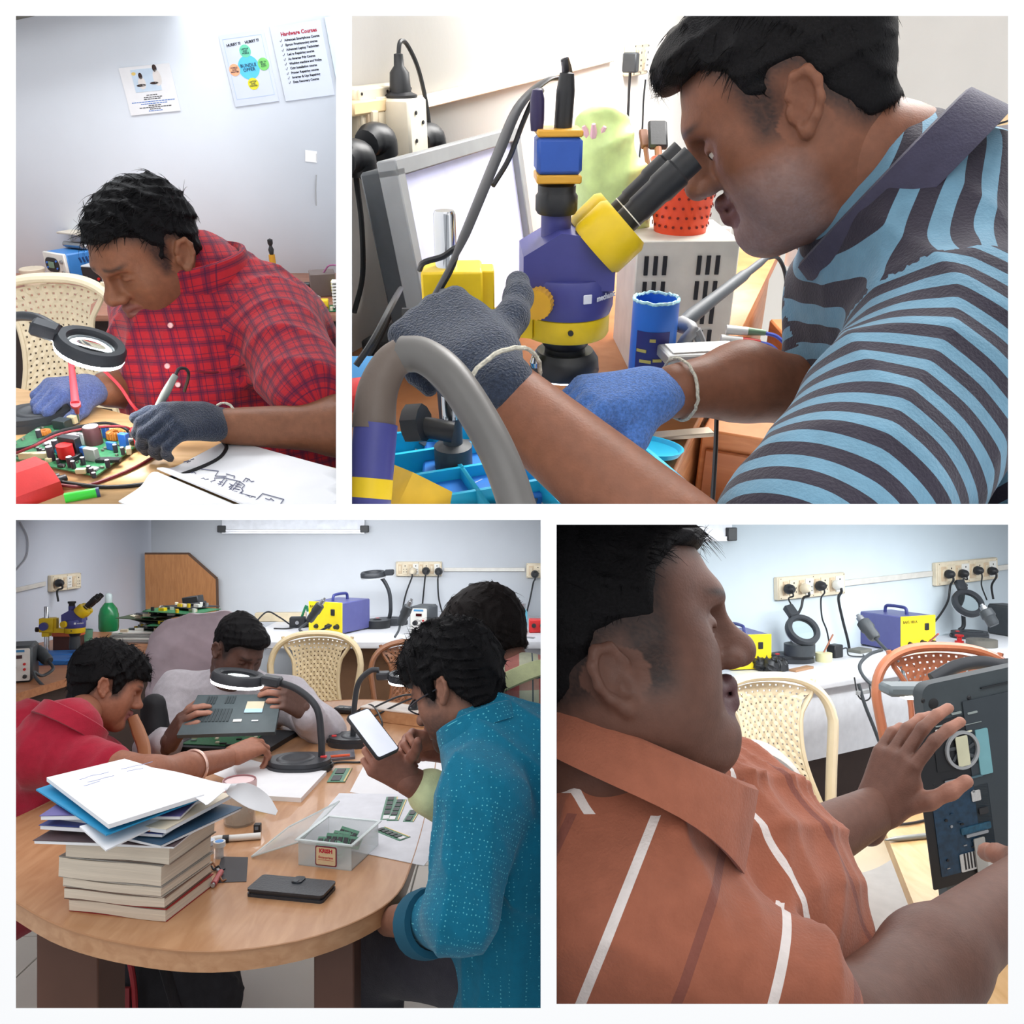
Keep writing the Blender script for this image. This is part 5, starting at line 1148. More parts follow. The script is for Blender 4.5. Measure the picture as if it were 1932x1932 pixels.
# camera cables
def mw_(x, y, z): return ml + rotz(.05) @ (np.array([x, y, z]) * ms)
t = thing('video_cable', 'broad flat black video cable plugged into the microscope camera', 'cable', R, mw_(.16, 0, .4)); p0 = mw_(.16, 0, .4)
b = MB(); b.lathe([(0, 0), (.009, 0), (.009, .035), (.007, .05), (0, .052)], axis=(.05, 0, 1), n=12); part('plug', b, BLACKP, t)
pp = [np.array([.002, 0, .05]), np.array([.0, 0, .062]), R.at(1068, 145, .87) - p0, R.at(1030, 152, .86) - p0, R.at(980, 200, .84) - p0, R.at(940, 290, .82) - p0, R.at(905, 375, .8) - p0, R.at(876, 445, .79) - p0, R.at(850, 500, .785) - p0, R.at(800, 590, .78) - p0, R.at(772, 640, .8) - p0]
b = MB(); b.tube(pp, [.003, .004, .006, .008, .009, .009, .0085, .008, .004, .0035, .0035], 8, 7, flat=.3, up=(.7, -.7, .2)); part('ribbon', b, mat('ribbon_black', (44, 44, 48), .35), t)
t = thing('usb_cable', 'thin black cable with short plug on the microscope camera', 'cable', R, mw_(.125, -.01, .4)); p0 = mw_(.125, -.01, .4)
b = MB(); b.lathe([(0, 0), (.006, 0), (.007, .01), (.007, .028), (.005, .036), (0, .038)], n=12); part('plug', b, mat('plug_violet', (48, 40, 80), .4), t)
b = MB(); b.tube([np.array([0, 0, .034]), R.at(1022, 172, .85) - p0, R.at(1005, 190, .85) - p0, R.at(985, 235, .84) - p0, R.at(960, 300, .83) - p0, R.at(930, 350, .82) - p0], .0026, 7); part('cord', b, BLACKP, t)
cable('cable', 'thin black cable looping round the chrome microscope pillar', R, [R.at(792, 508, .84), R.at(800, 495, .82), R.at(835, 484, .815), R.at(862, 468, .805), R.at(850, 510, .8), R.at(815, 570, .8), R.at(780, 630, .8)], .003, BLACKP)
cable('cable', 'black cable beside yellow focus block going down left', R, [R.at(756, 545, 1.1), R.at(742, 570, .95), R.at(705, 640, .9), R.at(672, 690, .9)], .0036, BLACKP)

# bench objects behind the microscope
c = onT2(1290, 690); c = R.at(1282, 640, 1.33); c[2] = T2 + .001
Rp = RD @ rotz(-1.05)
t = thing('power_supply', 'off-white metal power supply box with vent slots under the orange basket', 'power supply', R, c, rotz(.05)); PW, PD, PH = .155, .16, .2
b = MB(); b.box((0, PD / 2, PH / 2), (PW, PD, PH), bev=.002); part('case', b, mat('case_offwhite', (205, 200, 188), .5, var=.08), t)
b = MB(); [b.box((x, -.001, .05 + .038 * r_), (.006, .003, .028)) for r_ in range(4) for x in (-.062, -.048, -.034, .018, .032, .046)]; o = part('vent_slots', b, INK, t); o['kind'] = 'stuff'
b = MB(); [b.cyl((PW / 2 - .0005, .02 + .014 * i, .03 + .014 * j), (PW / 2 + .001, .02 + .014 * i, .03 + .014 * j), .004, n=8) for i in range(9) for j in range(5)]; part('vent_holes', b, INK, t)
tp = c + np.array([-.002, PD * .45, PH]); t = thing('basket', 'bright orange perforated plastic basket on the power supply', 'basket', R, tp)
b = MB(); b.lathe([(0, 0), (.04, 0), (.046, .05), (.052, .1), (.054, .103), (.052, .105), (.049, .1), (.043, .05), (.037, .004), (0, .004)], n=36); part('body', b, mat('basket_orange', (232, 78, 40), .42), t)
b = MB()
for j in range(6):
    for k in range(22):
        a = 2 * math.pi * (k + .5 * (j % 2)) / 22; rr = .0405 + .012 * (j + 1) / 7; z = .012 + .014 * j; d_ = np.array([math.cos(a), math.sin(a), 0]); b.cyl(d_ * rr * 1.01 + [0, 0, z], d_ * (rr * 1.01 + .0012) + [0, 0, z], .0022, n=6)
o = part('holes', b, mat('hole_dark', (110, 25, 15), .7), t); o['kind'] = 'stuff'
t = thing('brush', 'wooden brush with black bristles standing in the orange basket', 'brush', R, tp + np.array([-.03, -.005, .006])); v_ = R.at(1240, 232, 1.36) - (tp + np.array([-.03, -.005, .006]))
b = MB(); b.tube([(0, 0, 0), v_ * .75], [.004, .006], 8, 1); part('handle', b, mat('brush_wood', (150, 100, 70), .6), t); b = MB(); b.box(v_ * .88, (.03, .012, .05), frame_from(v_, (1, 0, 0)), .003); part('bristles', b, BLACKP, t)
t = thing('brush', 'slim brown wooden brush standing left in orange basket', 'brush', R, tp + np.array([-.035, .01, .006])); v_ = R.at(1213, 245, 1.38) - (tp + np.array([-.035, .01, .006]))
b = MB(); b.tube([(0, 0, 0), v_ * .8], .004, 8, 1); part('handle', b, mat('brush_wood', (150, 100, 70), .6), t); b = MB(); b.box(v_ * .9, (.014, .01, .034), frame_from(v_, (1, 0, 0)), .002); part('head', b, mat('brush_wood_dark', (120, 78, 56), .6), t)
c = R.at(1228, 668, 1.16); c[2] = T2; Hc_ = .13
t = thing('solder_can', 'blue round tin with ragged rim and dark blue label', 'can', R, R.at(1228, 690, 1.16)); h_ = .092
b = MB(); b.lathe([(0, -.06), (.0305, -.06), (.0305, h_), (.0275, h_), (.0275, .0), (0, .0)], n=32); part('tin', b, mat('tin_blue', (45, 110, 205), .4), t)
b = MB(); rg = np.random.RandomState(4); b.tube([np.array([.029 * math.cos(a), .029 * math.sin(a), h_ + rg.uniform(-.001, .0015)]) for a in np.linspace(0, 2 * math.pi, 48)], .0024, 6, 1); part('rim', b, mat('solder_crust', (170, 215, 225), .6, var=.3, scale=300, bump=.5), t)
b = MB(); n = 14; vs = []; fs = []
for k in range(n + 1):
    a = -2.5 + 1.5 * k / n
    for z in (.004, .056): vs.append((.0312 * math.cos(a), .0312 * math.sin(a), z))
for k in range(n): fs.append((2 * k, 2 * k + 2, 2 * k + 3, 2 * k + 1))
b.add(vs, fs); part('label', b, mat('label_navy', (44, 44, 110), .5), t)
b = MB(); [b.box((.0318 * math.cos(a), .0318 * math.sin(a), z), (.001, l_, .004), rotz(a)) for a, z, l_ in ((-2.2, .03, .014), (-1.75, .045, .008), (-1.5, .018, .012), (-2.0, .016, .016))]; part('label_print', b, mat('label_gold', (190, 170, 90), .5), t)
# soldering iron in its stand
s0 = R.at(1285, 612, 1.16); t = thing('iron_stand', 'grey cast soldering iron stand beside the blue tin', 'stand', R, R.at(1300, 690, 1.16)); p0 = R.at(1300, 690, 1.16)
b = MB(); b.box((0, .01, .0), (.07, .06, .02), bev=.004); b.tube([(-.015, 0, .0), (-.012, 0, .03), (.0, 0, .05), s0 - p0], [.012, .008, .008, .012], 10, 4); b.tube([(.022, 0, .0), (.014, 0, .03), (.004, .0, .05)], .007, 8, 3); part('casting', b, mat('cast_grey', (150, 150, 152), .5, metal=.4), t)
t = thing('soldering_iron', 'grey soldering iron resting slanted in the stand', 'soldering iron', R, s0); e_ = R.at(1447, 486, 1.3) - s0
b = MB(); Ls = np.linalg.norm(e_); b.lathe([(0, 0), (.009, 0), (.011, Ls * .1), (.009, Ls * .35), (.0085, Ls * .7), (.006, Ls * .76), (.006, Ls * .9), (.004, Ls), (0, Ls)], axis=e_, n=16); part('handle', b, mat('iron_grey', (92, 96, 100), .55), t)
b = MB(); b.cyl(-e_ * .12, (0, 0, 0), .003, .005, n=10); part('tip', b, STEEL, t)
c = R.at(1364, 470, 1.62); t = thing('bottle', 'small white capped plastic bottle behind the power supply', 'bottle', R, c - np.array([0, 0, .12]))
b = MB(); b.lathe([(0, 0), (.016, 0), (.016, .1), (.009, .115), (.009, .12), (0, .12)], n=18); part('body', b, mat('bottle_clear', (225, 220, 210), .3), t); b = MB(); b.lathe([(0, .12), (.0125, .12), (.0115, .16), (0, .16)], n=18); part('cap', b, WHITEP, t)
for k, (px, py, mm, lb) in enumerate(((1360, 640, REDP, 'red banana plug with blue wire on the bench'), (1370, 622, mat('plug_green', (120, 150, 120), .5), 'green banana plug on the bench beside the power supply'))):
    c = R.at(px, py, 1.2); t = thing('banana_plug', lb, 'plug', R, c); b = MB(); b.lathe([(0, 0), (.007, 0), (.006, .03), (0, .03)], axis=(1, -.1, -.05), n=12); part('sleeve', b, WHITEP, t); b = MB(); b.lathe([(0, .03), (.006, .03), (.004, .055), (0, .055)], axis=(1, -.1, -.05), n=12); part('grip', b, mm, t)
    b = MB(); b.tube([(.054, -.005, -.003), (.075, -.01, -.01), (.1, -.03, -.04), (.11, -.05, -.08)], .0028, 7); part('wire', b, mat('wire_blue', (70, 90, 190), .5), t)
c = R.at(1320, 668, 1.1); b = MB(); b.box((0, 0, 0), (.1, .05, .016), rotz(.15), .002); t = thing('parts_tin', 'flat silver parts tin behind the forearm', 'tin', R, c); part('tin', b, mat('tin_silver', (190, 190, 188), .35, metal=.7), t); b = MB(); b.box((0, 0, .009), (.084, .036, .002), rotz(.15)); part('lid', b, mat('lid_white', (215, 215, 212), .5), t)
# pale green plastic bag
c = R.at(1140, 330, 1.3)
V, F = surface([el(c + np.array(q), r_, k=.05) for q, r_ in (((0, 0, 0), (.05, .04, .075)), ((.03, .02, -.05), (.05, .04, .06)), ((-.01, 0, .06), (.025, .02, .035)))], .005, warp=wrinkle(.006, 50, 9)); M_ = mat('bag_green', (206, 228, 150), .35, trans=.0, var=.2, scale=25)
o = bpy.data.objects.new('plastic_bag', mesh_np('plastic_bag', V, F, M_, base=c)); COL.objects.link(o); put(o, R, c); tag(o, 'crumpled pale green plastic bag behind the microscope camera', 'bag')
c = R.at(1122, 262, 1.26); b = MB()
for k in range(7): a = k * .9; b.tube([(0, 0, -.01), (.012 * math.cos(a), .012 * math.sin(a), .005), (.02 * math.cos(a), .02 * math.sin(a), .018 + .004 * (k % 2))], [.004, .006, .003], 6, 3)
single('paper_flower', b, mat('flower_pink', (236, 190, 200), .7), 'small pink and white paper flower above the green bag', 'flower', R, c)

# parts tray, dish, strips
tc = R.at(955, 880, .98); tz = T2 + .0; tc = onT2(985, 905, .001)
t = thing('parts_tray', 'cyan plastic compartment tray full of small metal parts', 'tray', R, tc, rotz(.35)); CY = mat('tray_cyan', (40, 185, 225), .35)
b = MB(); TW, TD, TH = .30, .24, .03; b.box((0, 0, .002), (TW, TD, .004)); part('floor', b, CY, t)
for k in range(5): b = MB(); b.box((-TW / 2 + TW * k / 4, 0, TH / 2), (.005, TD, TH)); part('divider', b, CY, t)
for k in range(5): b = MB(); b.box((0, -TD / 2 + TD * k / 4, TH / 2), (TW, .005, TH)); part('divider', b, CY, t)
rg = random.Random(8); b = MB()
for k in range(260):
    cx, cy = rg.randrange(4), rg.randrange(4); b.box((-TW / 2 + TW * (cx + .15 + .7 * rg.random()) / 4, -TD / 2 + TD * (cy + .15 + .7 * rg.random()) / 4, .006 + .008 * rg.random()), (rg.uniform(.006, .014), rg.uniform(.004, .01), .002), rotz(rg.uniform(0, 3)) @ rotx(rg.uniform(-.5, .5)))
o = part('metal_parts', b, mat('part_grey', (120, 124, 130), .4, metal=.5, var=.4, scale=80), t); o['kind'] = 'stuff'
c = onT2(1215, 850, .012); b = MB(); b.lathe([(0, 0), (.045, 0), (.05, .008), (.047, .008), (.043, .003), (0, .003)], n=30, sy=.6); single('dish', b, CY, 'small cyan oval dish on the bench near the forearm', 'dish', R, c, rotz(-.4))
c = onT2(1255, 822, .008); b = MB(); b.box((0, 0, 0), (.13, .02, .006), bev=.001); single('ruler', b, mat('ruler_silver', (196, 180, 160), .4, metal=.4), 'flat metal strip lying on the bench right of the blue glove', 'strip', R, c, rotz(.2))
c = onT2(1040, 905, .006); b = MB(); b.box((0, 0, 0), (.07, .16, .002)); single('paper_sheet', b, PAPER, 'white paper sheet on the bench between tray and forearm', 'paper', R, c, rotz(.4))
c = onT2(868, 770, .03); b = MB(); b.lathe([(0, -.03), (.028, -.03), (.03, .02), (.03, .07), (.027, .07), (.027, .0), (0, .0)], n=24); single('cup', b, mat('cup_teal', (40, 66, 84), .4), 'dark teal cup standing behind the cyan tray', 'cup', R, c)
# foreground: hot-air hose and yellow unit
HG = mat('hose_grey', (98, 96, 94), .42, var=.08, scale=30); p0 = W(700, 940, .6)
t = thing('hot_air_tool', 'grey bent hose in a blue and yellow grip in the foreground', 'hot-air tool', None, p0)
b = MB(); b.tube([W(x, y, d_) - p0 for x, y, d_ in ((705, 810, .6), (712, 740, .6), (735, 690, .6), (762, 668, .6))], [.0155, .0145, .013, .0125], 18, 8); part('hose_neck', b, mat('hose_brown', (104, 92, 84), .5, bump=.3, bscale=60), t)
b = MB(); b.tube([W(x, y, d_) - p0 for x, y, d_ in ((758, 668, .6), (800, 672, .595), (850, 710, .585), (905, 790, .575), (950, 880, .565), (985, 985, .56))], .0128, 18, 8); part('hose', b, HG, t)
b = MB(); b.tube([W(709, 800, .6) - p0, W(700, 905, .6) - p0], .0155, 24, 1); part('sleeve', b, BLUEP, t)
b = MB(); b.tube([W(700, 903, .6) - p0, W(697, 940, .6) - p0], .0157, 24, 1); part('sleeve_band', b, YELLOWP, t)
b = MB(); b.tube([W(697, 938, .6) - p0, W(694, 1000, .6) - p0], .0155, 24, 1); part('sleeve', b, BLUEP, t)
c = W(775, 905, .66); r_, f_, u_ = VB(775, 905); Rv = np.column_stack([r_, f_, u_]) @ rotz(.5) @ rotx(.2)
t = thing('yellow_unit', 'yellow metal device with a slotted side in the lower left', 'device', None, c - np.array([0, 0, .02]), Rv)
b = MB(); b.prism([(-.022, -.04), (.02, -.045), (.024, .015), (-.012, .03), (-.024, .0)], -.02, .02, R=np.array([[1, 0, 0], [0, 0, -1], [0, 1, 0.]])); part('housing', b, mat('unit_yellow', (222, 180, 50), .5, var=.15), t, ang=20)
b = MB(); b.lathe([(0, 0), (.005, 0), (.0045, .004), (0, .004)], c=(.008, -.021, -.005), axis=(0, -1, 0), n=12, sy=1.0); b.lathe([(0, 0), (.0055, 0), (.005, .004), (0, .004)], c=(.009, -.021, -.024), axis=(0, -1, 0), n=12); part('slot', b, INK, t)
c = R.at(770, 800, .95); b = MB(); knurl(b, (0, 0, 0), (1, -.3, .2), .022, .02, 5); b.cyl((0, 0, 0), (.05, .0, -.01), .012, n=12); single('black_clamp', b, BLACKP, 'black clamp knob beside the blue hose grip', 'clamp', R, c)
c = R.at(668, 745, .95); b = MB(); b.box((0, 0, 0), (.05, .06, .02), rotz(.4), .004); single('red_tool', b, REDP, 'red plastic tool handle at the left edge', 'tool', R, c)
c = R.at(672, 712, 1.05); b = MB(); b.box((0, 0, 0), (.08, .06, .01), rotx(.6), .002); single('blue_card', b, mat('card_blue', (90, 160, 215), .5), 'light blue folded card at the left edge', 'card', R, c)
# furniture at the far right
c = R.at(1895, 225, 2.6); t = thing('shelf_rack', 'pale wooden shelf stand far behind the striped shoulder', 'shelf', R, c - np.array([0, 0, .06])); PWD = wood('pale_wood', (226, 200, 160), (205, 176, 134), 5)
b = MB(); b.box((0, 0, .06), (.16, .12, .06), bev=.004); part('box', b, PWD, t); b = MB(); b.cyl((0.02, 0, .03), (.02, 0, -.45), .018, n=10); part('post', b, PWD, t)
cable('cable', 'thin black wire looping beside the far wooden stand', R, [R.at(1902, 228, 2.5), R.at(1870, 240, 2.5), R.at(1855, 265, 2.5), R.at(1868, 295, 2.5), R.at(1885, 288, 2.5)], .003, BLACKP)
for k, (px, py, lb) in enumerate(((1520, 480, 'grey clear jar on the far end of the bench'),)):
    c = R.at(px, py + 20, 1.85); t = thing('jar', lb, 'jar', R, c); b = MB(); b.lathe([(0, 0), (.045, 0), (.045, .08), (.035, .09), (0, .09)], n=24); part('body', b, mat('jar_grey', (190, 195, 200), .2, alpha=.8), t); b = MB(); b.lathe([(0, .09), (.038, .09), (.036, .105), (0, .105)], n=24); part('lid', b, BLACKP, t)
cable('cable_bundle', 'bundle of black and grey cables hanging behind the person chin', R, [R.at(1500, 455, 1.6), R.at(1520, 480, 1.6), R.at(1530, 540, 1.58), R.at(1515, 600, 1.55), R.at(1500, 650, 1.5)], .008, mat('cable_grey', (90, 92, 96), .5))

c = R.at(1625, 800, 2.02); t = thing('cupboard', 'brown wooden cupboard behind the person beside the bench', 'cupboard', R, c); b = MB(); b.box((0, 0, -.1), (.42, .3, .62), bev=.004); part('body', b, DW, t); b = MB(); b.box((-.1, -.155, -.1), (.19, .012, .56), bev=.003); o = part('door', b, wood('door_brown', (176, 112, 72), (160, 98, 60), 5), t); b = MB(); b.cyl((-.03, -.16, -.05), (-.03, -.18, -.05), .01, n=10); part('knob', b, STEEL, o)
c = R.at(1425, 905, 1.42); t = thing('drawer_unit', 'brown wooden drawer unit below the right bench edge', 'drawer unit', R, c, rotz(-.4)); b = MB(); b.box((0, 0, -.02), (.17, .16, .26), bev=.003); part('body', b, DW, t); b = MB(); b.box((0, -.083, .03), (.15, .01, .1), bev=.002); o = part('drawer', b, wood('door_brown', (176, 112, 72), (160, 98, 60), 5), t); b = MB(); b.cyl((0, -.088, .03), (0, -.1, .03), .008, n=10); part('knob', b, STEEL, o)
# ---- the man
def stripes(nt, v):
    x, y, z = sepxyz(nt, v); return cmix(nt, band(nt, z, .027, .0138), (98, 136, 158), (44, 40, 52))
STR = pattern('striped_cloth', stripes); NAVY = pattern('collar_cloth', lambda nt, v: cmix(nt, 0.0, (62, 60, 78), (62, 60, 78)))
base = W(1750, 940, .9)
N_, C_, B_ = W(1668, 345, .92), W(1790, 560, .95), W(2010, 900, 1.0); LS, RS = W(1800, 665, .80), W(1610, 560, 1.03)
eL, wL = W(1450, 1165, .62), W(945, 742, .70); eR, wR = W(1560, 748, 1.02), W(1275, 738, .93)
slv = W(1530, 1040, .65)
sh = [rc(W(1700, 370, .92), C_, .085, .15, .05), rc(C_, B_, .16, .18, .06), rc(W(1810, 390, .98), W(2080, 690, 1.05), .075, .15, .06), rc(W(1720, 420, .88), LS, .075, .088, .05), rc(W(1650, 470, .95), RS, .06, .07, .05), rc(LS, slv, .092, .078, .03, t=1), rc(RS, W(1580, 680, 1.02), .07, .06, .03, t=2)]
bpz = [rc(W(1600, 290, .9), N_, .06, .068, .04), rc(N_, C_, .07, .12, .05), rc(C_, B_, .12, .14, .05), rc(N_, LS, .05, .055, .04), rc(LS, eL, .055, .046, .03), rc(eL, wL, .046, .031, .03), rc(N_, RS, .05, .05, .04), rc(RS, eR, .05, .046, .03), rc(eR, W(1400, 720, .97), .043, .04, .02), rc(W(1400, 720, .97), wR, .04, .03, .03)]
Hm = head_mat(1487, 195, .88, (-.925, .0, -.38))
man = person('person', 'person in blue and grey striped polo looking into the microscope', 2, base, (124, 80, 60), dict(hair='recede', thick=.007, beard=.55, beardcol=(160, 146, 146), tache=1.0, jaw=1.05, nose=1.15, fat=.006, strands=5200, len=.02, lift=.35, mess=.3, comb=(1, 0, -.2), lip=(105, 66, 62), top=.008, fringe=True, sw=.0007, hh=.003), Hm, bpz, hh=.0024, hb=.005, seed=21)
garment('polo_shirt', sh, STR, man, base, 2, h=.0045, warp=wrinkle(.007, 36, 14), sleeves={1: (LS, slv, .08), 2: (RS, W(1580, 680, 1.02), .065)}, o=C_, x=np.array([0, 1, 0]), z=W(1690, 330, .95) - W(2010, 560, 1.0))
collar(W(1690, 375, .9), vdir(1680, 370, -.66, 0, .72), vdir(1680, 370, -.72, 0, -.66), .105, .088, .026, NAVY, man, base, gap=.25, tip=1.4, flare=.016, drop=.045)
def gl2(*a, **k): return glove(*a, **k)
hL = hand_mat(wL + .032 * nrm(W(860, 640, .71) - wL), W(860, 662, .74) - wL, vdir(890, 680, .2, -.9, .2))
gl2(hL, GLD, .0028, .036, man, base, curl=((35, 40, 25), (55, 60, 30), (65, 65, 30), (70, 65, 30)), thumb=(55, 5, 10, .2), side=-1, s=1.06, spread=5)
hR = hand_mat(wR + .03 * nrm(W(1150, 745, .9) - wR), W(1150, 752, .9) - wR, vdir(1190, 740, -.1, -.55, .8))
gl2(hR, mat('glove_lamplit2', (80, 120, 190), .95, var=.3, scale=300, bump=.7, bscale=500, spec=.1, sheen=.3), .003, .036, man, base, curl=((25, 25, 15), (35, 35, 20), (40, 40, 20), (45, 40, 20)), thumb=(35, 40, 10, .4), side=1, s=1.0, spread=4)  # same pair as the dark glove, LED light painted in as blue
mark(2)
# ================================================================== ROOM 3: four students round a table
R = R3
T3, FL3 = .75 - CZ, -CZ
def on3(px, py, h=0.0): return R.onz(px, py, T3 + h)
YB = 6.1; XC = (272 - 966) / FPX * YB
w = MB(); w.box((.2, .03, 0), (4.4, .06, 3.2)); struct('wall_back', w, mat('wall_paint_grey', (224, 228, 234), 0.75, var=0.02, scale=4, bump=0.04, bscale=90), R, (XC + 2.05, YB, -.05))
LA, LB = np.array([XC, YB, 0]), np.array([-3.1, 3.7, 0]); ld = nrm(LA - LB); ln = np.array([ld[1], -ld[0], 0]); RL = np.column_stack([ld, -ln, [0, 0, 1.]])
w = MB(); w.box((.2, .03, 0), (4.6, .06, 3.2)); struct('wall_left', w, mat('wall_paint_lilac', (216, 219, 230), 0.75, var=0.02, scale=4, bump=0.04, bscale=90), R, LA - ld * 1.9 + np.array([0, 0, -.05]), RL)
def onL(px, py, off=0.0): return R.onp(px, py, LA + ln * off, ln)
def onB(px, py, off=0.0): return R.onp(px, py, np.array([0, YB - off, 0]), np.array([0, 1., 0]))
f = MB(); f.box((-.9, 3.9, FL3 - .03), (4.8, 6.0, .06)); fl = struct('floor', f, mat('floor_grout', (150, 146, 140), .6), R)
TM = mat('floor_tile', (214, 208, 200), .3, var=.05, scale=3); tile = MB(); tile.box((0, 0, 0), (.594, .594, .012), bev=.002); tme = tile.mesh('tile', TM)
for i in range(6):
    for j in range(6):
        o = bpy.data.objects.new('tile', tme); COL.objects.link(o); o.parent = fl; o.location = (-2.5 + .6 * i, 1.5 + .6 * j, FL3 + .004)
# whiteboard at top, wood board in the corner
p = onB(555, 960); t = thing('whiteboard', 'white glossy board with black corners at the top of the wall', 'whiteboard', R, p - np.array([0, .02, .1]))
b = MB(); wB = 268 / FPX * YB; b.box((0, 0, .07), (wB, .02, .3), bev=.002); part('board', b, mat('whiteboard_gloss', (236, 238, 244), .12), t)
zb = onB(555, 1001)[2] - (p[2] - .1); b = MB(); b.box((0, 0, zb), (wB + .02, .03, .02), bev=.003); part('frame_rail', b, mat('rail_alu', (200, 200, 204), .35, metal=.6), t)
for sx in (-1, 1): b = MB(); b.box((sx * wB / 2, -.004, zb + .012), (.06, .034, .05), bev=.004); part('corner', b, BLACKP, t)
pts = [(275, 1045), (357, 1045), (410, 1092), (413, 1225), (278, 1225)]; c0 = onB(345, 1140, .06)
b = MB(); b.prism([((onB(x, y, .06) - c0)[0], (onB(x, y, .06) - c0)[2]) for x, y in pts], 0, .018, R=np.array([[1, 0, 0], [0, 0, -1], [0, 1, 0.]])); t = thing('leaning_board', 'brown wooden board with a cut corner leaning in the room corner', 'board', R, c0); part('board', b, wood('panel_wood', (190, 132, 84), (172, 116, 72), 5, along=(14, 14, 2)), t)
b = MB()
for (a, e_) in ((0, 1), (1, 2), (2, 3)): A_, B_ = onB(*pts[a], .06) - c0, onB(*pts[e_], .06) - c0; b.tube([A_ + [0, -.009, 0], B_ + [0, -.009, 0]], .011, 6, 1)
part('edge_band', b, mat('edge_dark', (92, 68, 54), .6), t)
# sockets and conduit
p = onB(791, 1073); socket_board('cream socket board above the black soldering station', R, p, (1, 0, 0), (0, -1, 0), w=.33, h=.105, n=4)
a, b2 = onB(838, 1073), onB(990, 1076); c = MB(); c.box((0, 0, 0), (np.linalg.norm(b2 - a), .018, .026), bev=.002); struct('trim_5', c, mat('conduit_grey', (220, 216, 208), .5), R, (a + b2) / 2 - np.array([0, .01, 0]))
p = onB(1022, 1076); socket_board('cream socket board cut by right edge of the students scene', R, p, (1, 0, 0), (0, -1, 0), w=.22, h=.105, n=2)
p = onL(118, 1098); socket_board('cream socket board on the left wall behind the small microscope', R, p, ld, ln, w=.26, h=.1, n=3)
a, b2 = onL(-40, 1128), onL(82, 1101); c = MB(); c.box((0, 0, 0), (np.linalg.norm(b2 - a), .018, .026), bev=.002); struct('trim_6', c, MATS['conduit_grey'], R, (a + b2) / 2 + ln * .01, np.column_stack([nrm(b2 - a), -ln, np.cross(nrm(b2 - a), -ln)]))
cable('cable', 'thin grey wire curving down the left wall at the top', R, [onL(38, 985, .01), onL(52, 1015, .01), onL(50, 1050, .01), onL(30, 1076, .01)], .004, mat('wire_grey', (170, 172, 180), .6))
b = MB(); cc = [onB(787, 1073), onB(803, 1077), onB(828, 1078)]
CZ3 = .765 - CZ
def on3c(px, py): return R.onz(px, py, CZ3)
for k, (px, py, pth, mm, lb) in enumerate(((779, 1078, [(777, 1090), (766, 1120), (760, 1150), (760, 1180)], CREAMP, 'cream plug with black cord in the wall socket'), (804, 1077, [(802, 1090), (799, 1120), (796, 1150)], BLACKP, 'black plug with thin cord left of another black plug'), (828, 1078, [(826, 1095), (828, 1130), (838, 1165), (850, 1185)], BLACKP, 'large black plug with long cord in the right socket'), (1009, 1083, [(1006, 1100), (1000, 1130), (993, 1160), (992, 1185)], BLACKP, 'black plug with cord at the right edge socket board'))):
    plug_cord(lb, R, onB(px, py, .05), (0, -1, 0), [onB(x, y, .06) for x, y in pth], plug_m=mm, r=.006, ps=1.7)
plug_cord('black plug in the left wall socket above the blue microscope', R, onL(107, 1100, .045), ln, [onL(108, 1115, .05), onL(110, 1135, .06)], r=.006, ps=1.5)

# white counter along the back wall
t = thing('counter', 'long white counter along the back wall with soldering equipment', 'counter', R, (.1, YB, FL3)); yF = on3c(640, 1211)[1]
CW = mat('counter_white', (232, 232, 236), .4, var=.03); dpt = YB - yF
b = MB(); b.box((.125, -dpt / 2 - .002, .765 - .02), (3.65, dpt - .006, .04), bev=.004); part('worktop', b, CW, t)
b = MB(); b.box((.5, -dpt + .08, .55), (2.4, .03, .36)); part('apron', b, mat('apron_white', (222, 222, 226), .5), t)
b = MB(); b.box((-.75, -dpt + .15, .36), (1.2, .03, .7)); part('side_panel', b, mat('kick_brown', (126, 92, 66), .6), t)
b = MB(); b.box((.25, -dpt + .3, .2), (3.3, .04, .4)); part('kick_panel', b, mat('kick_dark', (60, 44, 38), .7), t)
station_box('yellow and blue hot-air station on the white counter above the cream chair', R, on3c(642, 1190), -.42, s=1.28)
hs = on3c(600, 1178); hot_air_handle('black hot-air handle left of the yellow station on the white counter', R, R.at(583, 1172, 5.0), R.at(613, 1128, 5.0), [R.at(583, 1172, 5.0), R.at(565, 1188, 4.95), R.at(590, 1195, 4.9), R.at(625, 1180, 4.85)], r=.024)
c = on3c(592, 1182); b = MB(); b.box((0, 0, .025), (.18, .06, .05), rotz(.3), .005); single('handle_rest', b, BLACKP, 'black rest under the hot-air handle on the counter', 'rest', R, c)
c = on3c(530, 1172); b = MB(); b.box((0, 0, .03), (.34, .06, .06), rotz(.08), .004); single('cream_box', b, mat('box_cream', (222, 206, 176), .5), 'long cream box against the wall left of the yellow station', 'box', R, c)
c = on3c(562, 1184); t = thing('charger', 'small black charger unit with green clips on the counter', 'charger', R, c, rotz(.1)); b = MB(); b.box((0, 0, .035), (.1, .06, .07), bev=.006); part('housing', b, BLACKP, t)
b = MB(); b.lathe([(0, 0), (.012, 0), (.012, .006), (0, .006)], c=(0, -.03, .035), axis=(0, -1, 0), n=14); part('dial', b, STEEL, t)
b = MB(); b.tube([(.02, .02, .06), (.05, .02, .14), (.06, .02, .1)], .008, 7, 3); part('clip', b, mat('clip_green', (40, 120, 80), .5), t)
b = MB(); b.tube([(-.05, 0, .02), (-.12, .0, .07), (-.2, .02, .1), (-.28, 0, .02)], .005, 6); b.tube([(0, -.03, .01), (-.06, -.08, .005), (-.14, -.06, .004)], .005, 6); part('cord', b, BLACKP, t)
iron_station('black soldering station with white front panel on the back counter', R, on3c(800, 1194), -.25, s=1.22)
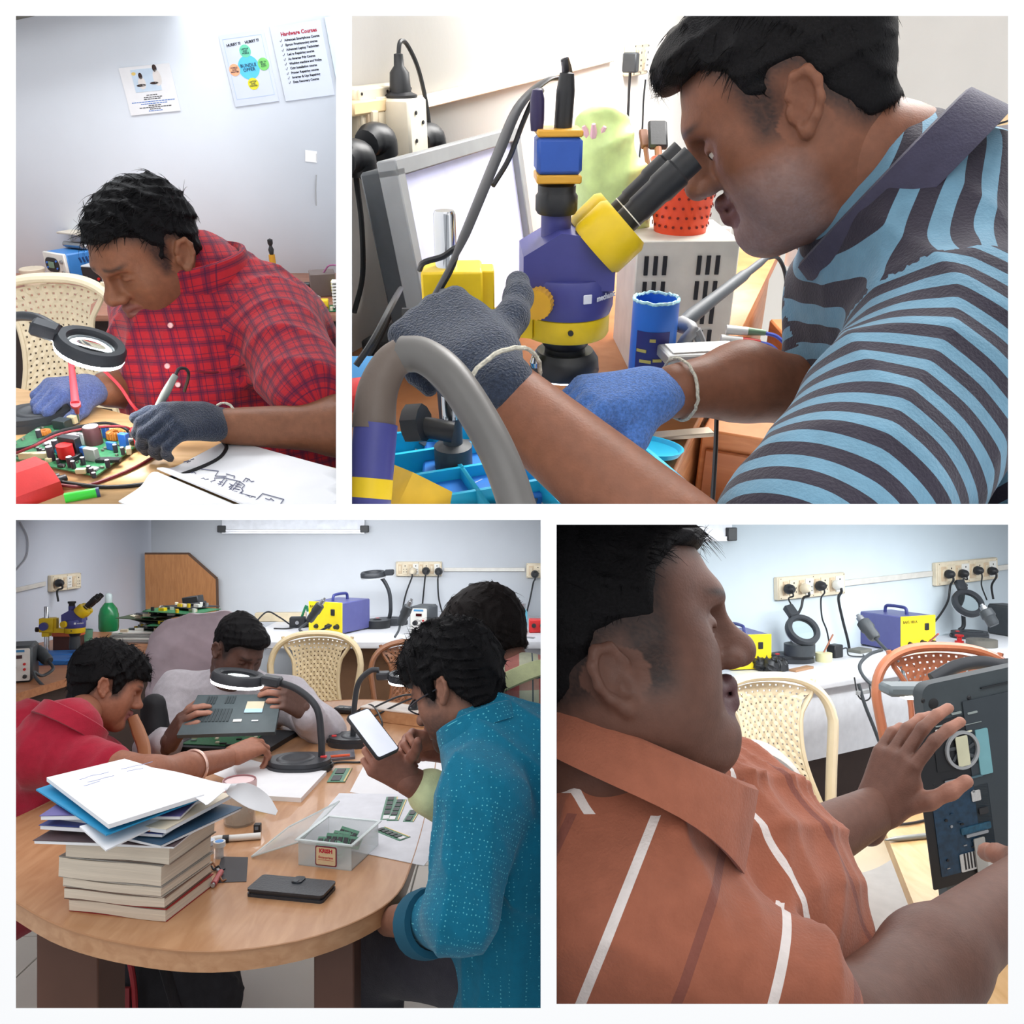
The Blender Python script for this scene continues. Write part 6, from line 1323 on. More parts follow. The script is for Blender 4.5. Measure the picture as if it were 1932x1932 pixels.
hot_air_handle('black soldering handle leaning left of the white-fronted station', R, R.at(755, 1178, 5.0), R.at(777, 1130, 4.98), [R.at(755, 1178, 5.0), R.at(752, 1190, 4.95), R.at(745, 1202, 4.9)], r=.026)
c = on3c(733, 1178); rel = lambda px, py, d: R.at(px, py, d) - c
magnifier_lamp('unlit charcoal magnifier lamp standing on counter beside the yellow station', R, c, [np.array([.0, .02, .03]), rel(737, 1150, c[1]), rel(735, 1120, c[1]), rel(727, 1100, c[1]), rel(718, 1088, c[1])], rel(704, 1083, c[1]), (-.05, -.1, 1), (-1, 0, .1), lit=False, s=1.35, rad=.062)
c = on3c(716, 1180); b = MB(); b.lathe([(.03, 0), (.085, 0), (.085, .05), (.03, .05), (.03, 0)], n=28); single('tape_roll', b, BLACKP, 'thick black tape roll in front of the unlit lamp', 'tape', R, c + np.array([0, -.1, 0]))
c = on3c(892, 1185); rel = lambda px, py, d: R.at(px, py, d) - c
magnifier_lamp('unlit magnifier lamp whose head shows above the dark-haired heads', R, c, [np.array([.0, .02, .03]), rel(905, 1160, 5.0), rel(900, 1135, 5.0), rel(893, 1112, 4.95)], rel(890, 1124, 4.85), (0, -.35, .94), (0, -.9, -.3), lit=False, s=1.25, rad=.062)
c = on3c(985, 1185); t = thing('dispenser_bottle', 'sky blue liquid dispenser bottle with metal cap on the counter', 'bottle', R, c); b = MB(); b.lathe([(0, 0), (.032, 0), (.035, .01), (.035, .1), (.025, .12), (.018, .125), (0, .125)], n=20); part('body', b, mat('bottle_sky', (110, 200, 226), .3), t); b = MB(); b.lathe([(0, .125), (.024, .125), (.024, .15), (.026, .155), (0, .158)], n=20); part('cap', b, STEEL, t)
c = on3c(1016, 1192); t = thing('red_meter', 'red device with black knobs at the right end of the counter', 'meter', R, c); b = MB(); b.box((0, 0, .04), (.12, .1, .08), bev=.005); part('housing', b, REDP, t); b = MB(); [b.cyl((x, -.05, .045), (x, -.058, .045), .014, n=12) for x in (-.03, .02)]; part('knobs', b, BLACKP, t)
c = on3c(985, 1203); b = MB(); b.box((0, 0, .004), (.16, .02, .006), rotz(-.4), .001); single('tweezers', b, STEEL, 'steel tweezers lying on the white counter near the blue bottle', 'tweezers', R, c)

# desk along the left wall
zl = .76 - CZ; DL = wood('left_desk', (186, 128, 90), (168, 110, 76), 5)
def on3l(px, py): return R.onz(px, py, zl)
e1, e2 = on3l(20, 1312), on3l(392, 1201); dl = nrm(e2 - e1); nl = np.array([-dl[1], dl[0], 0])
t = thing('side_desk', 'brown desk along the left wall carrying microscope and board pile', 'desk', R, (e1 + e2) / 2); mid = (e1 + e2) / 2
q = [e1 - dl * .8 - mid, e2 + dl * .1 - mid, e2 + dl * .1 + nl * .84 - mid, e1 - dl * .8 + nl * .84 - mid]
b = MB(); b.prism([(x[0], x[1]) for x in q], -.035, 0); part('desktop', b, DL, t)
Rd = np.column_stack([dl, nl, [0, 0, 1.]]); b = MB(); b.box(Rd @ np.array([-.1, .3, -.4]), (2.4, .5, .72), Rd); part('cabinet', b, mat('dark_cabinet', (70, 54, 48), .7), t)
ml = on3l(88, 1238); sc3 = .8
microscope('small distant blue and yellow microscope on the left desk', R, ml + np.array([0, 0, .024 * sc3]), rotz(.15), s=sc3, camera=False, fine=False)
c = on3l(205, 1190); t = thing('soda_bottle', 'green plastic bottle standing by the left wall', 'bottle', R, c); b = MB(); b.lathe([(0, 0), (.055, 0), (.06, .02), (.06, .1), (.05, .14), (.025, .175), (.02, .18), (0, .18)], n=22); part('body', b, mat('bottle_green', (30, 120, 70), .2, var=.1), t); b = MB(); b.lathe([(0, .178), (.022, .178), (.022, .225), (.015, .235), (0, .24)], n=16); part('neck', b, mat('bottle_neck', (200, 215, 215), .2, alpha=.8), t)
# pile of circuit boards
rg = random.Random(3); BLKB = mat('board_black', (44, 46, 50), .5, var=.3, scale=80); OLV = mat('board_olive', (70, 84, 60), .5, var=.4, scale=80); k_ = 0
places = ['at the bottom of', 'low in', 'sticking out of', 'in the middle of', 'high in', 'lying across', 'at the left of', 'at the right of', 'near the top of', 'on the very top of', 'slanting out of the left end of', 'slanting out of the right end of', 'crosswise near the top of', 'tilted at the back of']
for k in range(14):
    px = 232 + 14 * (k % 7) + rg.uniform(-8, 8) + (25 if k > 6 else 0); c = on3l(px + 20, 1206 - 3 * (k % 3)) + np.array([0, .05 * rg.uniform(-1, 1), .012 + .0135 * k]); Rk = rotz(rg.uniform(-.7, .7)) @ rotx(rg.uniform(-.08, .08)) @ roty(rg.uniform(-.14, .08))
    t = thing('scrap_board', 'scrap circuit board %s the pile on the left desk' % places[k], 'circuit board', R, c, Rk, 'scrap boards piled on the side desk'); wk, dk_ = rg.uniform(.22, .38), rg.uniform(.16, .24)
    b = MB(); b.box((0, 0, 0), (wk, dk_, .004)); part('board', b, (PCB, BLKB, OLV)[k % 3], t)
    for j in range(9):
        b = MB(); x, y = rg.uniform(-.45, .45) * wk, rg.uniform(-.45, .45) * dk_
        if j % 2: b.box((x, y, .01), (rg.uniform(.015, .05), rg.uniform(.01, .03), .018))
        else: b.lathe([(0, .0), (.01, 0), (.01, .022), (0, .022)], c=(x, y, .002), n=10)
        part('component', b, (CREAMP, BLACKP, STEEL, YELLOWP, WHITEP)[(j + k) % 5], t)
t = thing('chassis', 'black metal chassis strip on top of the board pile', 'chassis', R, on3l(330, 1200) + np.array([0, 0, .17]), rotz(-.1) @ roty(-.15)); b = MB(); b.box((0, 0, 0), (.36, .1, .03), bev=.004); b.box((.12, 0, .03), (.1, .08, .05), bev=.004); part('frame', b, BLACKP, t); b = MB(); [b.cyl((-.15 + .05 * j, -.05, .0), (-.15 + .05 * j, -.053, 0), .006, n=8) for j in range(7)]; part('screws', b, STEEL, t)
cc = R.at(350, 1193, 4.7); V, F = surface([el(cc, (.1, .07, .045), k=.03), el(cc + np.array([-.07, -.02, -.03]), (.08, .06, .03), k=.03), el(cc + np.array([.05, .0, -.02]), (.06, .05, .04), k=.03)], .008, warp=wrinkle(.016, 60, 31)); M_ = mat('bag_red', (206, 96, 92), .3, var=.25, scale=30)
o = bpy.data.objects.new('plastic_bag', mesh_np('plastic_bag', V, F, M_, base=cc)); COL.objects.link(o); put(o, R, cc); tag(o, 'crumpled red transparent plastic bag on the board pile', 'bag')
for k in range(4):
    c = on3l(262 + 3 * k, 1210 - 1 * k) + np.array([0, -.03, .006 + .014 * k]); b = MB(); b.box((0, 0, 0), (.3, .1, .012), rotz(-.05 + .04 * k), .001); single('document', b, WHITEP if k % 2 else mat('dvd_grey', (150, 150, 150), .4), ('lowest', 'second lowest', 'second highest', 'topmost')[k] + ' flat drive in the stack in front of the board pile', 'drive', R, c)
c = on3l(130, 1226); t = thing('basket', 'brown and orange basket on the left desk behind the red-shirted person', 'basket', R, c); b = MB(); b.prism(rrect(.13, .1, .012), 0, .085); part('body', b, mat('basket_brown', (92, 58, 54), .6), t); b = MB(); b.prism(rrect(.14, .11, .014), .08, .1); part('rim', b, mat('basket_rim', (222, 110, 70), .5), t)
c = on3l(160, 1222); b = MB(); b.lathe([(0, 0), (.035, 0), (.042, .1), (.039, .1), (.033, .004), (0, .004)], n=20); single('tumbler', b, mat('tumbler_green', (120, 180, 150), .3, alpha=.8), 'pale green plastic tumbler beside the brown basket', 'cup', R, c)
c = on3l(105, 1250); b = MB(); b.box((0, 0, .012), (.2, .16, .024), rotz(.12), .003); single('work_mat', b, mat('mat_blue', (50, 120, 200), .5), 'bright blue base tray in front of the small microscope', 'tray', R, c)
iron_station('soldering station with white front at the left edge of the side desk', R, on3l(40, 1282), .35, s=1.15)
hot_air_handle('black hot-air handle lying beside the left soldering station', R, R.at(92, 1248, 3.85), R.at(60, 1218, 3.9), [R.at(92, 1248, 3.85), R.at(100, 1262, 3.8), R.at(80, 1275, 3.75), R.at(64, 1268, 3.72), R.at(70, 1282, 3.7), R.at(84, 1296, 3.68)], r=.026)

# chairs
tp = R.at(600, 1193, 4.3); plastic_chair('empty cream plastic chair with pierced back behind the table', (226, 204, 164), R, tp - np.array([0, .29, .885]), 0.0, 'cream_chair3')
tp = R.at(788, 1204, 4.6); plastic_chair('brown plastic chair behind the lamp and dark heads', (158, 106, 74), R, tp - np.array([0, .29, .87]), .1, 'brown_chair3', s=.97)
t = thing('office_chair', 'padded mauve chair back wrapped in torn clear plastic', 'chair', R, R.at(368, 1400, 3.45)); p0 = R.at(368, 1400, 3.45); c = R.at(372, 1240, 3.45) - p0
V, F = surface([rc(c + np.array([-.1, 0, .0]), c + np.array([.12, 0, .02]), .1, .1, .05, fl=((0, 1, 0), .3)), rc(c + np.array([-.09, 0, .08]), c + np.array([.1, 0, .12]), .06, .06, .05, fl=((0, 1, 0), .5)), rc(c + np.array([-.13, .0, -.2]), c + np.array([.1, .0, -.2]), .08, .08, .05, fl=((0, 1, 0), .35))], .008, warp=wrinkle(.003, 40, 5)); MV = mat('mauve_cover', (182, 164, 172), .3, var=.12, scale=14); part('backrest', mesh_np('backrest', V, F, MV), MV, t)
b = MB(); b.tube([c + np.array([-.17, 0, -.25]), c + np.array([-.165, 0, 0]), c + np.array([-.13, 0, .1])], .016, 8); part('side_trim', b, WHITEP, t); b = MB(); b.cyl(c + np.array([0, .02, -.2]), c + np.array([0, .02, -.62]), .03, n=12); part('post', b, BLACKP, t)
t = thing('plastic_chair', 'brown chair arm between the red-shirted and grey-shirted people', 'chair', R, R.at(262, 1420, 2.5)); p0 = R.at(262, 1420, 2.5); b = MB(); b.tube([R.at(250, 1352, 2.6) - p0, R.at(261, 1380, 2.58) - p0, R.at(272, 1415, 2.55) - p0, R.at(272, 1470, 2.45) - p0], [.016, .02, .02, .02], 8, 5, flat=.5); part('armrest', b, mat('brown_chair3', (158, 106, 74), .35), t)
cc = R.at(290, 1378, 2.78); V, F = surface([rc(cc + np.array([0, 0, .08]), cc + np.array([.01, 0, -.14]), .04, .06, .03)], .008, warp=wrinkle(.004, 50, 6)); o = bpy.data.objects.new('backpack', mesh_np('backpack', V, F, mat('bag_black', (34, 34, 38), .7), base=cc)); COL.objects.link(o); put(o, R, cc); tag(o, 'black backpack hanging between the two people on the left', 'bag')

# ---- table
px_out = [(-60, 1640), (30, 1702), (120, 1750), (250, 1783), (400, 1796), (560, 1776), (680, 1735), (748, 1688), (776, 1628), (800, 1545), (820, 1450), (824, 1385), (800, 1338), (700, 1320), (580, 1328), (500, 1352), (415, 1394), (250, 1440), (60, 1530), (-60, 1590)]
tc = on3(420, 1560); ol = [on3(*q) - tc for q in px_out]; cl = catmull(ol + [ol[0]], 4)[:-1]
t = thing('oval_table', 'oval wooden table covered with books, papers and tools', 'table', R, tc - np.array([0, 0, .75])); TW3 = wood('table_oak', (200, 152, 112), (184, 134, 94), 4, rough=.32, along=(10, 2, 14), coat=.15)
b = MB(); b.prism([(p[0], p[1]) for p in cl], .714, .75); part('tabletop', b, TW3, t, ang=30)
b = MB(); b.tube([p + np.array([0, 0, .75]) + (p / (np.linalg.norm(p) + 1e-9)) * .001 for p in cl + cl[:1]], .0022, 5, 1); part('edge_strip', b, mat('edge_tan', (176, 128, 90), .4), t)
DKL = mat('table_leg_brown', (92, 62, 50), .55, var=.12, scale=8)
for (x0, x1) in ((68, 185), (592, 668)):
    A_, B_ = R.at(x0, 1880, 1.68 if x0 < 300 else 1.6) - tc, R.at(x1, 1880, 1.68 if x0 < 300 else 1.6) - tc; wv = B_[0] - A_[0]
    b = MB(); b.box(((A_[0] + B_[0]) / 2, A_[1] + wv / 2 if x0 > 300 else A_[1] + .06, .357), (wv, wv if x0 > 300 else .12, .714), bev=.003); part('leg', b, DKL, t)

# ---- books and notebooks
p1, p2 = on3(115, 1722), on3(318, 1745); bu = nrm(p2 - p1); bv = np.array([-bu[1], bu[0], 0]); Rb = np.column_stack([bu, bv, [0, 0, 1.]]); z = 0.0; PG = mat('page_block', (214, 202, 184), .8, var=.1, scale=8, stretch=(1, 1, 60), bump=.15, bscale=8)
cen = (p1 + p2) / 2 + bv * .085
covers = [(150, 40, 40), (120, 96, 84), (190, 180, 168), (150, 146, 140), (130, 112, 100)]
for k, (h_, wx, dy, dx, ry, lb) in enumerate(((.024, .205, .155, .0, 0, 'thick cream-paged book with red cover at the bottom of the stack'), (.021, .21, .16, -.006, .02, 'worn bulging book second from the bottom of the stack'), (.019, .212, .16, -.008, -.02, 'book with curled corner in the middle of the stack'), (.04, .218, .165, -.012, .0, 'thickest grey-paged book second from top of the thick books'), (.035, .215, .16, .0, .03, 'thick book lying directly under the notebooks'))):
    t = thing('book', lb, 'book', R, cen + bu * dx + np.array([0, 0, z]), Rb @ rotz(ry), 'thick books stacked on the table')
    b = MB(); b.sheet(lambda u, v, s=1: np.array([(u - .5) * wx, (v - .5) * dy, h_ / 2 + .0015 * math.sin(6 * u + k)]), 8, 4, h_ - .004); part('pages', b, PG, t, ang=60)
    for zz in (.001, h_ - .001): b = MB(); b.box((0, .003, zz), (wx + .003, dy + .003, .0018)); part('cover', b, mat('cover_%d' % k, covers[k], .5), t)
    z += h_ + .0005
nz = z
for k, (h_, wx, dy, dx, ddy, ry, rgb, lb) in enumerate(((.007, .27, .21, -.02, .0, .12, (86, 70, 74), 'thin brown notebook with ragged edges lowest of the notebooks'), (.008, .25, .21, .012, .02, -.2, (50, 84, 112), 'teal blue notebook sticking out to the right of the stack'), (.009, .25, .2, -.03, .01, .05, (52, 66, 130), 'dark blue notebook in the notebook pile'), (.011, .24, .2, .0, .02, -.08, (226, 214, 190), 'cream paperback with orange band in the notebook pile'), (.009, .26, .2, -.035, .02, .22, (104, 98, 156), 'violet notebook with white label near the top of the pile'))):
    t = thing('notebook', lb, 'notebook', R, cen + bu * dx + bv * ddy + np.array([0, 0, nz]), Rb @ rotz(ry), 'notebooks on top of the book stack')
    b = MB(); b.box((0, 0, h_ / 2), (wx, dy, h_ - .002)); part('pages', b, PAPER, t)
    b = MB(); b.sheet(lambda u, v: np.array([(u - .5) * (wx + .004), (v - .5) * (dy + .004), h_ + .0015 * math.sin(5 * u)]), 8, 3, .0012); part('cover', b, mat('ncover_%d' % k, rgb, .5), t)
    if k == 3: b = MB(); b.box((.04, -dy / 2 - .001, h_ * .45), (.09, .003, h_ * .6)); part('band', b, mat('band_orange', (205, 130, 70), .5), t)
    if k == 4: b = MB(); b.box((-.07, -.04, h_ + .0025), (.06, .05, .001)); part('label', b, PAPER, t)
    nz += h_ + .001
# open notebook on the very top: blue cover, left page flat, right page curling over
tp = R.at(250, 1500, 1.55); tp[2] = T3 + nz + .004
t = thing('notebook', 'open white notebook with blue cover lying on top of the book stack', 'notebook', R, tp)
def onN(px, py, h=0): return R.onz(px, py, T3 + nz + .004 + h) - tp
A_, B_, C_, D_ = onN(68, 1494), onN(232, 1438), onN(388, 1508), onN(200, 1580)
b = MB(); b.sheet(quad(A_, B_, C_, D_, lambda u, v: .004), 6, 6, .003); part('cover', b, mat('cover_cyan', (40, 150, 200), .45), t)
A_, B_, C_, D_ = onN(88, 1476, .016), onN(235, 1440, .016), onN(385, 1508, .012), onN(205, 1566, .012)
b = MB(); b.sheet(quad(A_, B_, C_, D_, lambda u, v: .006 + .008 * math.sin(math.pi * v) * u), 10, 10, .008); part('page_stack', b, PAPER, t)
A_, B_, C_, D_ = onN(150, 1560, -.004), onN(385, 1500, -.004), onN(392, 1512, -.02), onN(200, 1605, -.02)
b = MB(); b.sheet(quad(A_, B_, C_, D_, lambda u, v: .0), 6, 4, .003); part('back_cover', b, PAPER, t)
E0, E1, G0, G1 = onN(236, 1440, .02), onN(378, 1510, .02), onN(432, 1490, .012), onN(386, 1530, .005)
b = MB(); K0 = [onN(240, 1441, .02), onN(330, 1456, .022), onN(420, 1478, .02), onN(470, 1478, .012), onN(505, 1500, -.02), onN(524, 1530, -.05)]; K1 = [onN(384, 1512, .02), onN(392, 1518, .018), onN(425, 1492, .014), onN(430, 1500, -.002), onN(470, 1525, -.03), onN(520, 1538, -.055)]
c0, c1 = catmull(K0, 4), catmull(K1, 4); n = len(c0) - 1; b.sheet(lambda u, v: (1 - v) * c0[int(round(u * n))] + v * c1[int(round(u * n))], n, 6, .0012); part('curling_page', b, PAPER, t)
rg = random.Random(2); b = MB()
for (x0, y0, l_) in ((150, 1470, 55), (165, 1476, 50), (158, 1482, 30), (228, 1452, 60), (240, 1456, 30)): b.tube([onN(x0 + l_ * s / 6, y0 - l_ * s / 6 * .25 + rg.uniform(-1, 1), .0335) for s in range(7)], .0006, 4, 1)
o = part('handwriting', b, mat('faint_ink', (150, 160, 195), .8), t); o['kind'] = 'stuff'

# ---- things on the table
def sq(c): return c
c = on3(452, 1553); t = thing('jar', 'clear plastic jar with pale pink lid among the papers', 'jar', R, c); r_ = .036
b = MB(); b.lathe([(0, 0), (r_, 0), (r_ * 1.04, .004), (r_ * 1.06, .085), (r_ * 1.0, .087), (r_ * .98, .006), (0, .004)], n=28); part('body', b, mat('jar_clear', (222, 214, 200), .1, alpha=.35, var=.02), t)
b = MB(); b.lathe([(0, .006), (r_ * .9, .006), (r_ * .92, .03), (r_ * .5, .036), (0, .034)], n=20); o = part('contents', b, mat('jar_mix', (120, 92, 66), .6, var=.6, scale=120, bump=.8), t); o['kind'] = 'stuff'
b = MB(); b.lathe([(0, .104), (r_ * 1.0, .104), (r_ * 1.1, .107), (r_ * 1.14, .102), (r_ * 1.12, .085), (0, .085)], n=32); o = part('lid', b, mat('lid_pink', (226, 196, 196), .4), t)
b = MB(); b.lathe([(r_ * .98, .1055), (r_ * 1.06, .1068), (r_ * 1.06, .1075), (r_ * .98, .1062), (r_ * .98, .1055)], n=32); part('lid_ring', b, mat('ring_maroon', (140, 80, 84), .5), o)
c = on3(492, 1522); b = MB(); b.box((0, 0, .012), (.028, .022, .024), rotz(-.2), .003); b2_ = MB(); t = thing('green_box', 'small open bright green plastic box beside the white pad', 'box', R, c); part('body', b, mat('box_green', (40, 185, 70), .4), t); b = MB(); b.box((0, 0, .0245), (.02, .014, .002), rotz(-.2)); part('inside', b, mat('box_green_dark', (20, 110, 50), .5), t)
def flat(name, pts, th, m, label, cat, lift=0.0, group=None):
    P = [on3(*q, lift) for q in pts]; c = sum(P) / len(P); b = MB(); b.prism([((p - c)[0], (p - c)[1]) for p in P], 0, th); return single(name, b, m, label, cat, R, c, group=group)
flat('notepad', [(440, 1452), (616, 1462), (568, 1514), (468, 1508)], .012, PAPER, 'thick white writing pad in the middle of the table', 'pad')
flat('paper_sheet', [(395, 1458), (438, 1424), (560, 1458), (470, 1486)], .0012, PAPER, 'white sheet peeking out above the pink-lidded jar', 'paper')
flat('paper_sheet', [(690, 1438), (860, 1395), (870, 1470), (780, 1512), (660, 1495)], .0012, PAPER, 'white paper sheets under the forearm holding the phone', 'paper')
flat('paper_sheet', [(640, 1497), (840, 1500), (835, 1590), (800, 1634), (660, 1605), (560, 1590)], .001, mat('paper_cool', (226, 228, 234), .8), 'large white paper sheet under the clear box and memory modules', 'paper', .0005)
def ram(pts, label, chips=4, lift=0.002, gold=True):
    P = [on3(*q, lift) for q in pts]; c = sum(P) / 4; ex = P[1] - P[0]; L = np.linalg.norm(ex); ey = P[3] - P[0]; ey = ey - np.dot(ey, nrm(ex)) * nrm(ex); H = np.linalg.norm(ey); Rr = np.column_stack([nrm(ex), nrm(ey), np.cross(nrm(ex), nrm(ey))]); s_ = 1 if Rr[2, 2] > 0 else -1
    t = thing('memory_module', label, 'memory module', R, c, Rr, 'memory modules on the table')
    b = MB(); b.box((0, 0, 0), (L, H, .0016)); part('board', b, mat('ram_green', (78, 130, 104), .4, var=.15, scale=120), t)
    for k in range(chips): b = MB(); b.box((-L / 2 + L * (k + .5) / chips, H * .08, s_ * .0016), (L / chips * .72, H * .5, .0016)); part('chip', b, BLACKP if k != chips - 1 or chips < 4 else PAPER, t)
    if gold: b = MB(); b.box((0, -H * .44, s_ * .0004), (L * .96, H * .08, .002)); part('contacts', b, mat('gold_contacts', (206, 170, 96), .3, metal=.6), t)
ram([(664, 1452), (650, 1478), (617, 1472), (634, 1448)], 'green memory module near the black lamp base', 2)
ram([(768, 1510), (752, 1550), (728, 1546), (748, 1508)], 'long memory module lying on the white paper beside the box', 5)
ram([(752, 1504), (742, 1548), (715, 1546), (730, 1504)], 'memory module partly under the long one beside the box', 5, .0008)
ram([(793, 1530), (780, 1552), (760, 1547), (774, 1529)], 'short memory module with white label near teal sleeve', 2)
ram([(722, 1558), (770, 1577), (750, 1586), (718, 1572)], 'grey memory module with six chips right of the box', 6)
# clear box with label, lid
bx = on3(640, 1640); q = [on3(*p) for p in ((566, 1632), (660, 1643), (722, 1570), (640, 1560))]; ex = nrm(q[1] - q[0]); ey = np.array([-ex[1], ex[0], 0]); Rx = np.column_stack([ex, ey, [0, 0, 1.]]); c = (q[0] + q[1]) / 2; wX = np.linalg.norm(q[1] - q[0]) + .006; dX = .14; hX = .055
t = thing('storage_box', 'clear plastic box of memory modules with a red bordered label', 'box', R, c, Rx); CLR = mat('clear_plastic', (226, 234, 234), .12, alpha=.32, var=.02)
b = MB(); th = .002
for (x, y, sx, sy) in ((0, 0, wX, th), (0, dX, wX, th), (-wX / 2, dX / 2, th, dX), (wX / 2, dX / 2, th, dX)): b.box((x, y, hX / 2), (sx, sy, hX))
b.box((0, dX / 2, .001), (wX, dX, .002)); part('shell', b, CLR, t)
b = MB()
for (x, y, sx, sy) in ((0, -.003, wX + .012, .007), (0, dX + .003, wX + .012, .007), (-wX / 2 - .003, dX / 2, .007, dX), (wX / 2 + .003, dX / 2, .007, dX)): b.box((x, y, hX), (sx, sy, .003))
part('rim', b, mat('clear_rim', (226, 236, 236), .15, alpha=.6), t)
b = MB(); b.prism(rrect(.05, .042, .004), 0, .0006, c=(.004, -.0016, .026), R=FRONT); part('label', b, mat('label_maroon', (128, 40, 62), .5), t)
b = MB(); b.prism(rrect(.045, .037, .003), 0, .0006, c=(.004, -.0024, .026), R=FRONT); lb_ = part('label_field', b, mat('label_tan', (222, 200, 160), .6), t)
RDI = mat('label_red', (196, 40, 60), .6); lettering('KRISH', .0115, RDI, t, (.004, -.0032, .037), FRONT, off=.0005); lettering('Enterprises', .0075, RDI, t, (.004, -.0032, .0235), FRONT)
b = MB(); b.box((.004, -.0032, .018), (.036, .0004, .0006)); part('rule', b, RDI, t)
for k in range(9):
    rg = random.Random(k + 40); tt = thing('memory_module', 'memory module in the clear box, %s' % ('lying flat at the left', 'leaning at the left', 'upright in the centre', 'tilted in the centre', 'green one at the front', 'lying under the others', 'leaning at the right', 'standing at the back', 'slanted at the back')[k], 'memory module', R, c + Rx @ np.array([rg.uniform(-.022, .02), .03 + .1 * k / 9, .012 + .004 * (k % 5)]), Rx @ rotz(rg.uniform(-.5, .5)) @ rotx(rg.uniform(.3, 1.0)), 'memory modules in the clear box')
    b = MB(); b.box((0, 0, .008), (.055, .028, .0016)); part('board', b, mat('ram_green', (78, 130, 104), .4), tt)
    for j in range(4): b = MB(); b.box((-.02 + .0135 * j, 0, .0095), (.01, .014, .0016)); part('chip', b, BLACKP, tt)
A_, B_, C_, D_ = [on3(*q_, h_) for q_, h_ in (((475, 1616), .004), ((566, 1588), .045), ((640, 1512), .05), ((545, 1560), .012))]
t = thing('plastic_cover', 'clear plastic lid hinged open on the left of the box', 'lid', R, A_); b = MB(); b.sheet(quad(A_ - A_, B_ - A_, C_ - A_, D_ - A_), 6, 6, .002); part('panel', b, CLR, t); b = MB(); b.tube([A_ - A_, B_ - A_, C_ - A_, D_ - A_, A_ - A_], .0022, 6, 1); part('rim', b, MATS['clear_rim'], t)
# flip-cover phone
p1, p2 = on3(464, 1692), on3(608, 1706); ex = nrm(p2 - p1); ey = np.array([-ex[1], ex[0], 0]); Rx = np.column_stack([ex, ey, [0, 0, 1.]]); Lp = np.linalg.norm(p2 - p1); c = (p1 + p2) / 2 + ey * .035
t = thing('phone_case', 'black leather flip case lying on the front of the table', 'phone case', R, c, Rx); LEA = mat('black_leather', (46, 50, 56), .38, var=.12, scale=60, bump=.25, bscale=220)
b = MB(); b.prism(rrect(Lp, .07, .008), .0, .006); part('back_cover', b, LEA, t); b = MB(); b.prism(rrect(Lp * .97, .066, .008), .006, .011); part('phone', b, BLACKP, t); b = MB(); b.prism(rrect(Lp, .07, .008), .011, .0155); part('front_cover', b, LEA, t)
b = MB(); b.prism(rrect(.022, .03, .008), .0155, .018, c=(.004, .022, 0)); part('strap', b, LEA, t); b = MB(); b.lathe([(0, .001), (.006, .001), (.0068, 0), (0, 0)], c=(.002, .014, .018), n=16); part('stud', b, mat('stud_grey', (70, 74, 78), .3, metal=.5), t)
# small parts by the books
t = thing('white_tube', 'white cable tube with black tape behind the junk', 'tube', R, on3(440, 1588)); p0 = on3(440, 1588)
b = MB(); b.tube([on3(386, 1594, .008) - p0, on3(405, 1583, .008) - p0, on3(440, 1581, .008) - p0, on3(492, 1577, .008) - p0], [.006, .007, .0075, .008], 12, 4); part('tube', b, WHITEP, t); b = MB(); b.tube([on3(420, 1583, .008) - p0, on3(432, 1582, .008) - p0], .0085, 12, 1); part('tape', b, BLACKP, t)
c = on3(414, 1618); t = thing('flux_bottle', 'tiny white capped bottle with a blue and orange top', 'bottle', R, c); b = MB(); b.lathe([(0, 0), (.009, 0), (.009, .022), (.007, .025), (0, .025)], n=16); part('body', b, mat('body_clear', (215, 215, 215), .2, alpha=.7), t); b = MB(); b.lathe([(0, .025), (.013, .025), (.013, .036), (0, .036)], n=18); part('cap', b, WHITEP, t); b = MB(); b.lathe([(0, .0362), (.009, .0362), (.009, .0368), (0, .0368)], n=16); part('sticker', b, mat('sticker_mix', (90, 150, 215), .5), t)
c = on3(396, 1610); t = thing('flux_bottle', 'second tiny capped bottle half hidden by the books', 'bottle', R, c); b = MB(); b.lathe([(0, 0), (.009, 0), (.009, .018), (0, .02)], n=16); part('body', b, mat('body_clear', (215, 215, 215), .2, alpha=.7), t); b = MB(); b.lathe([(0, .02), (.011, .02), (.011, .03), (0, .03)], n=18); part('cap', b, mat('cap_pale', (205, 215, 230), .4), t)
flat('black_card', [(418, 1617), (468, 1618), (465, 1664), (405, 1666)], .0012, mat('card_black', (58, 58, 62), .45), 'square black plastic card beside the book stack', 'card', .0)
p1, p2 = on3(403, 1668, .006), on3(417, 1645, .006); t = thing('battery', 'small pinkish red cylinder cell near the books', 'battery', R, p1); b = MB(); b.cyl((0, 0, 0), p2 - p1, .006, n=14); part('body', b, mat('cell_red', (190, 90, 90), .4), t); b = MB(); b.cyl((p1 - p2) * .12, (0, 0, 0), .0042, n=12); part('cap', b, STEEL, t)
rg = random.Random(9)
nms = ['closest to the books', 'beside the black card', 'left of the small bottle', 'near the red cell', 'lying behind the black card', 'next to the white tube', 'touching the book stack', 'in front of the tiny bottles']
for k in range(8):
    c = on3(388 + rg.uniform(0, 34), 1625 + rg.uniform(0, 40), .004); b = MB()
    if k % 2: b.box((0, 0, 0), (.014, .007, .007), rotz(rg.uniform(0, 3)), .001)
    else: b.tube([(0, 0, 0), (.008, .006, .004), (.016, -.002, .0), (.02, .008, -.002)], .002, 6)
    single('electronic_part', b, (BLACKP, STEEL, mat('copper_bit', (150, 96, 60), .4), DARKG)[k % 4], 'tiny electronic scrap ' + nms[k], 'part', R, c, group='electronic scraps by the books')
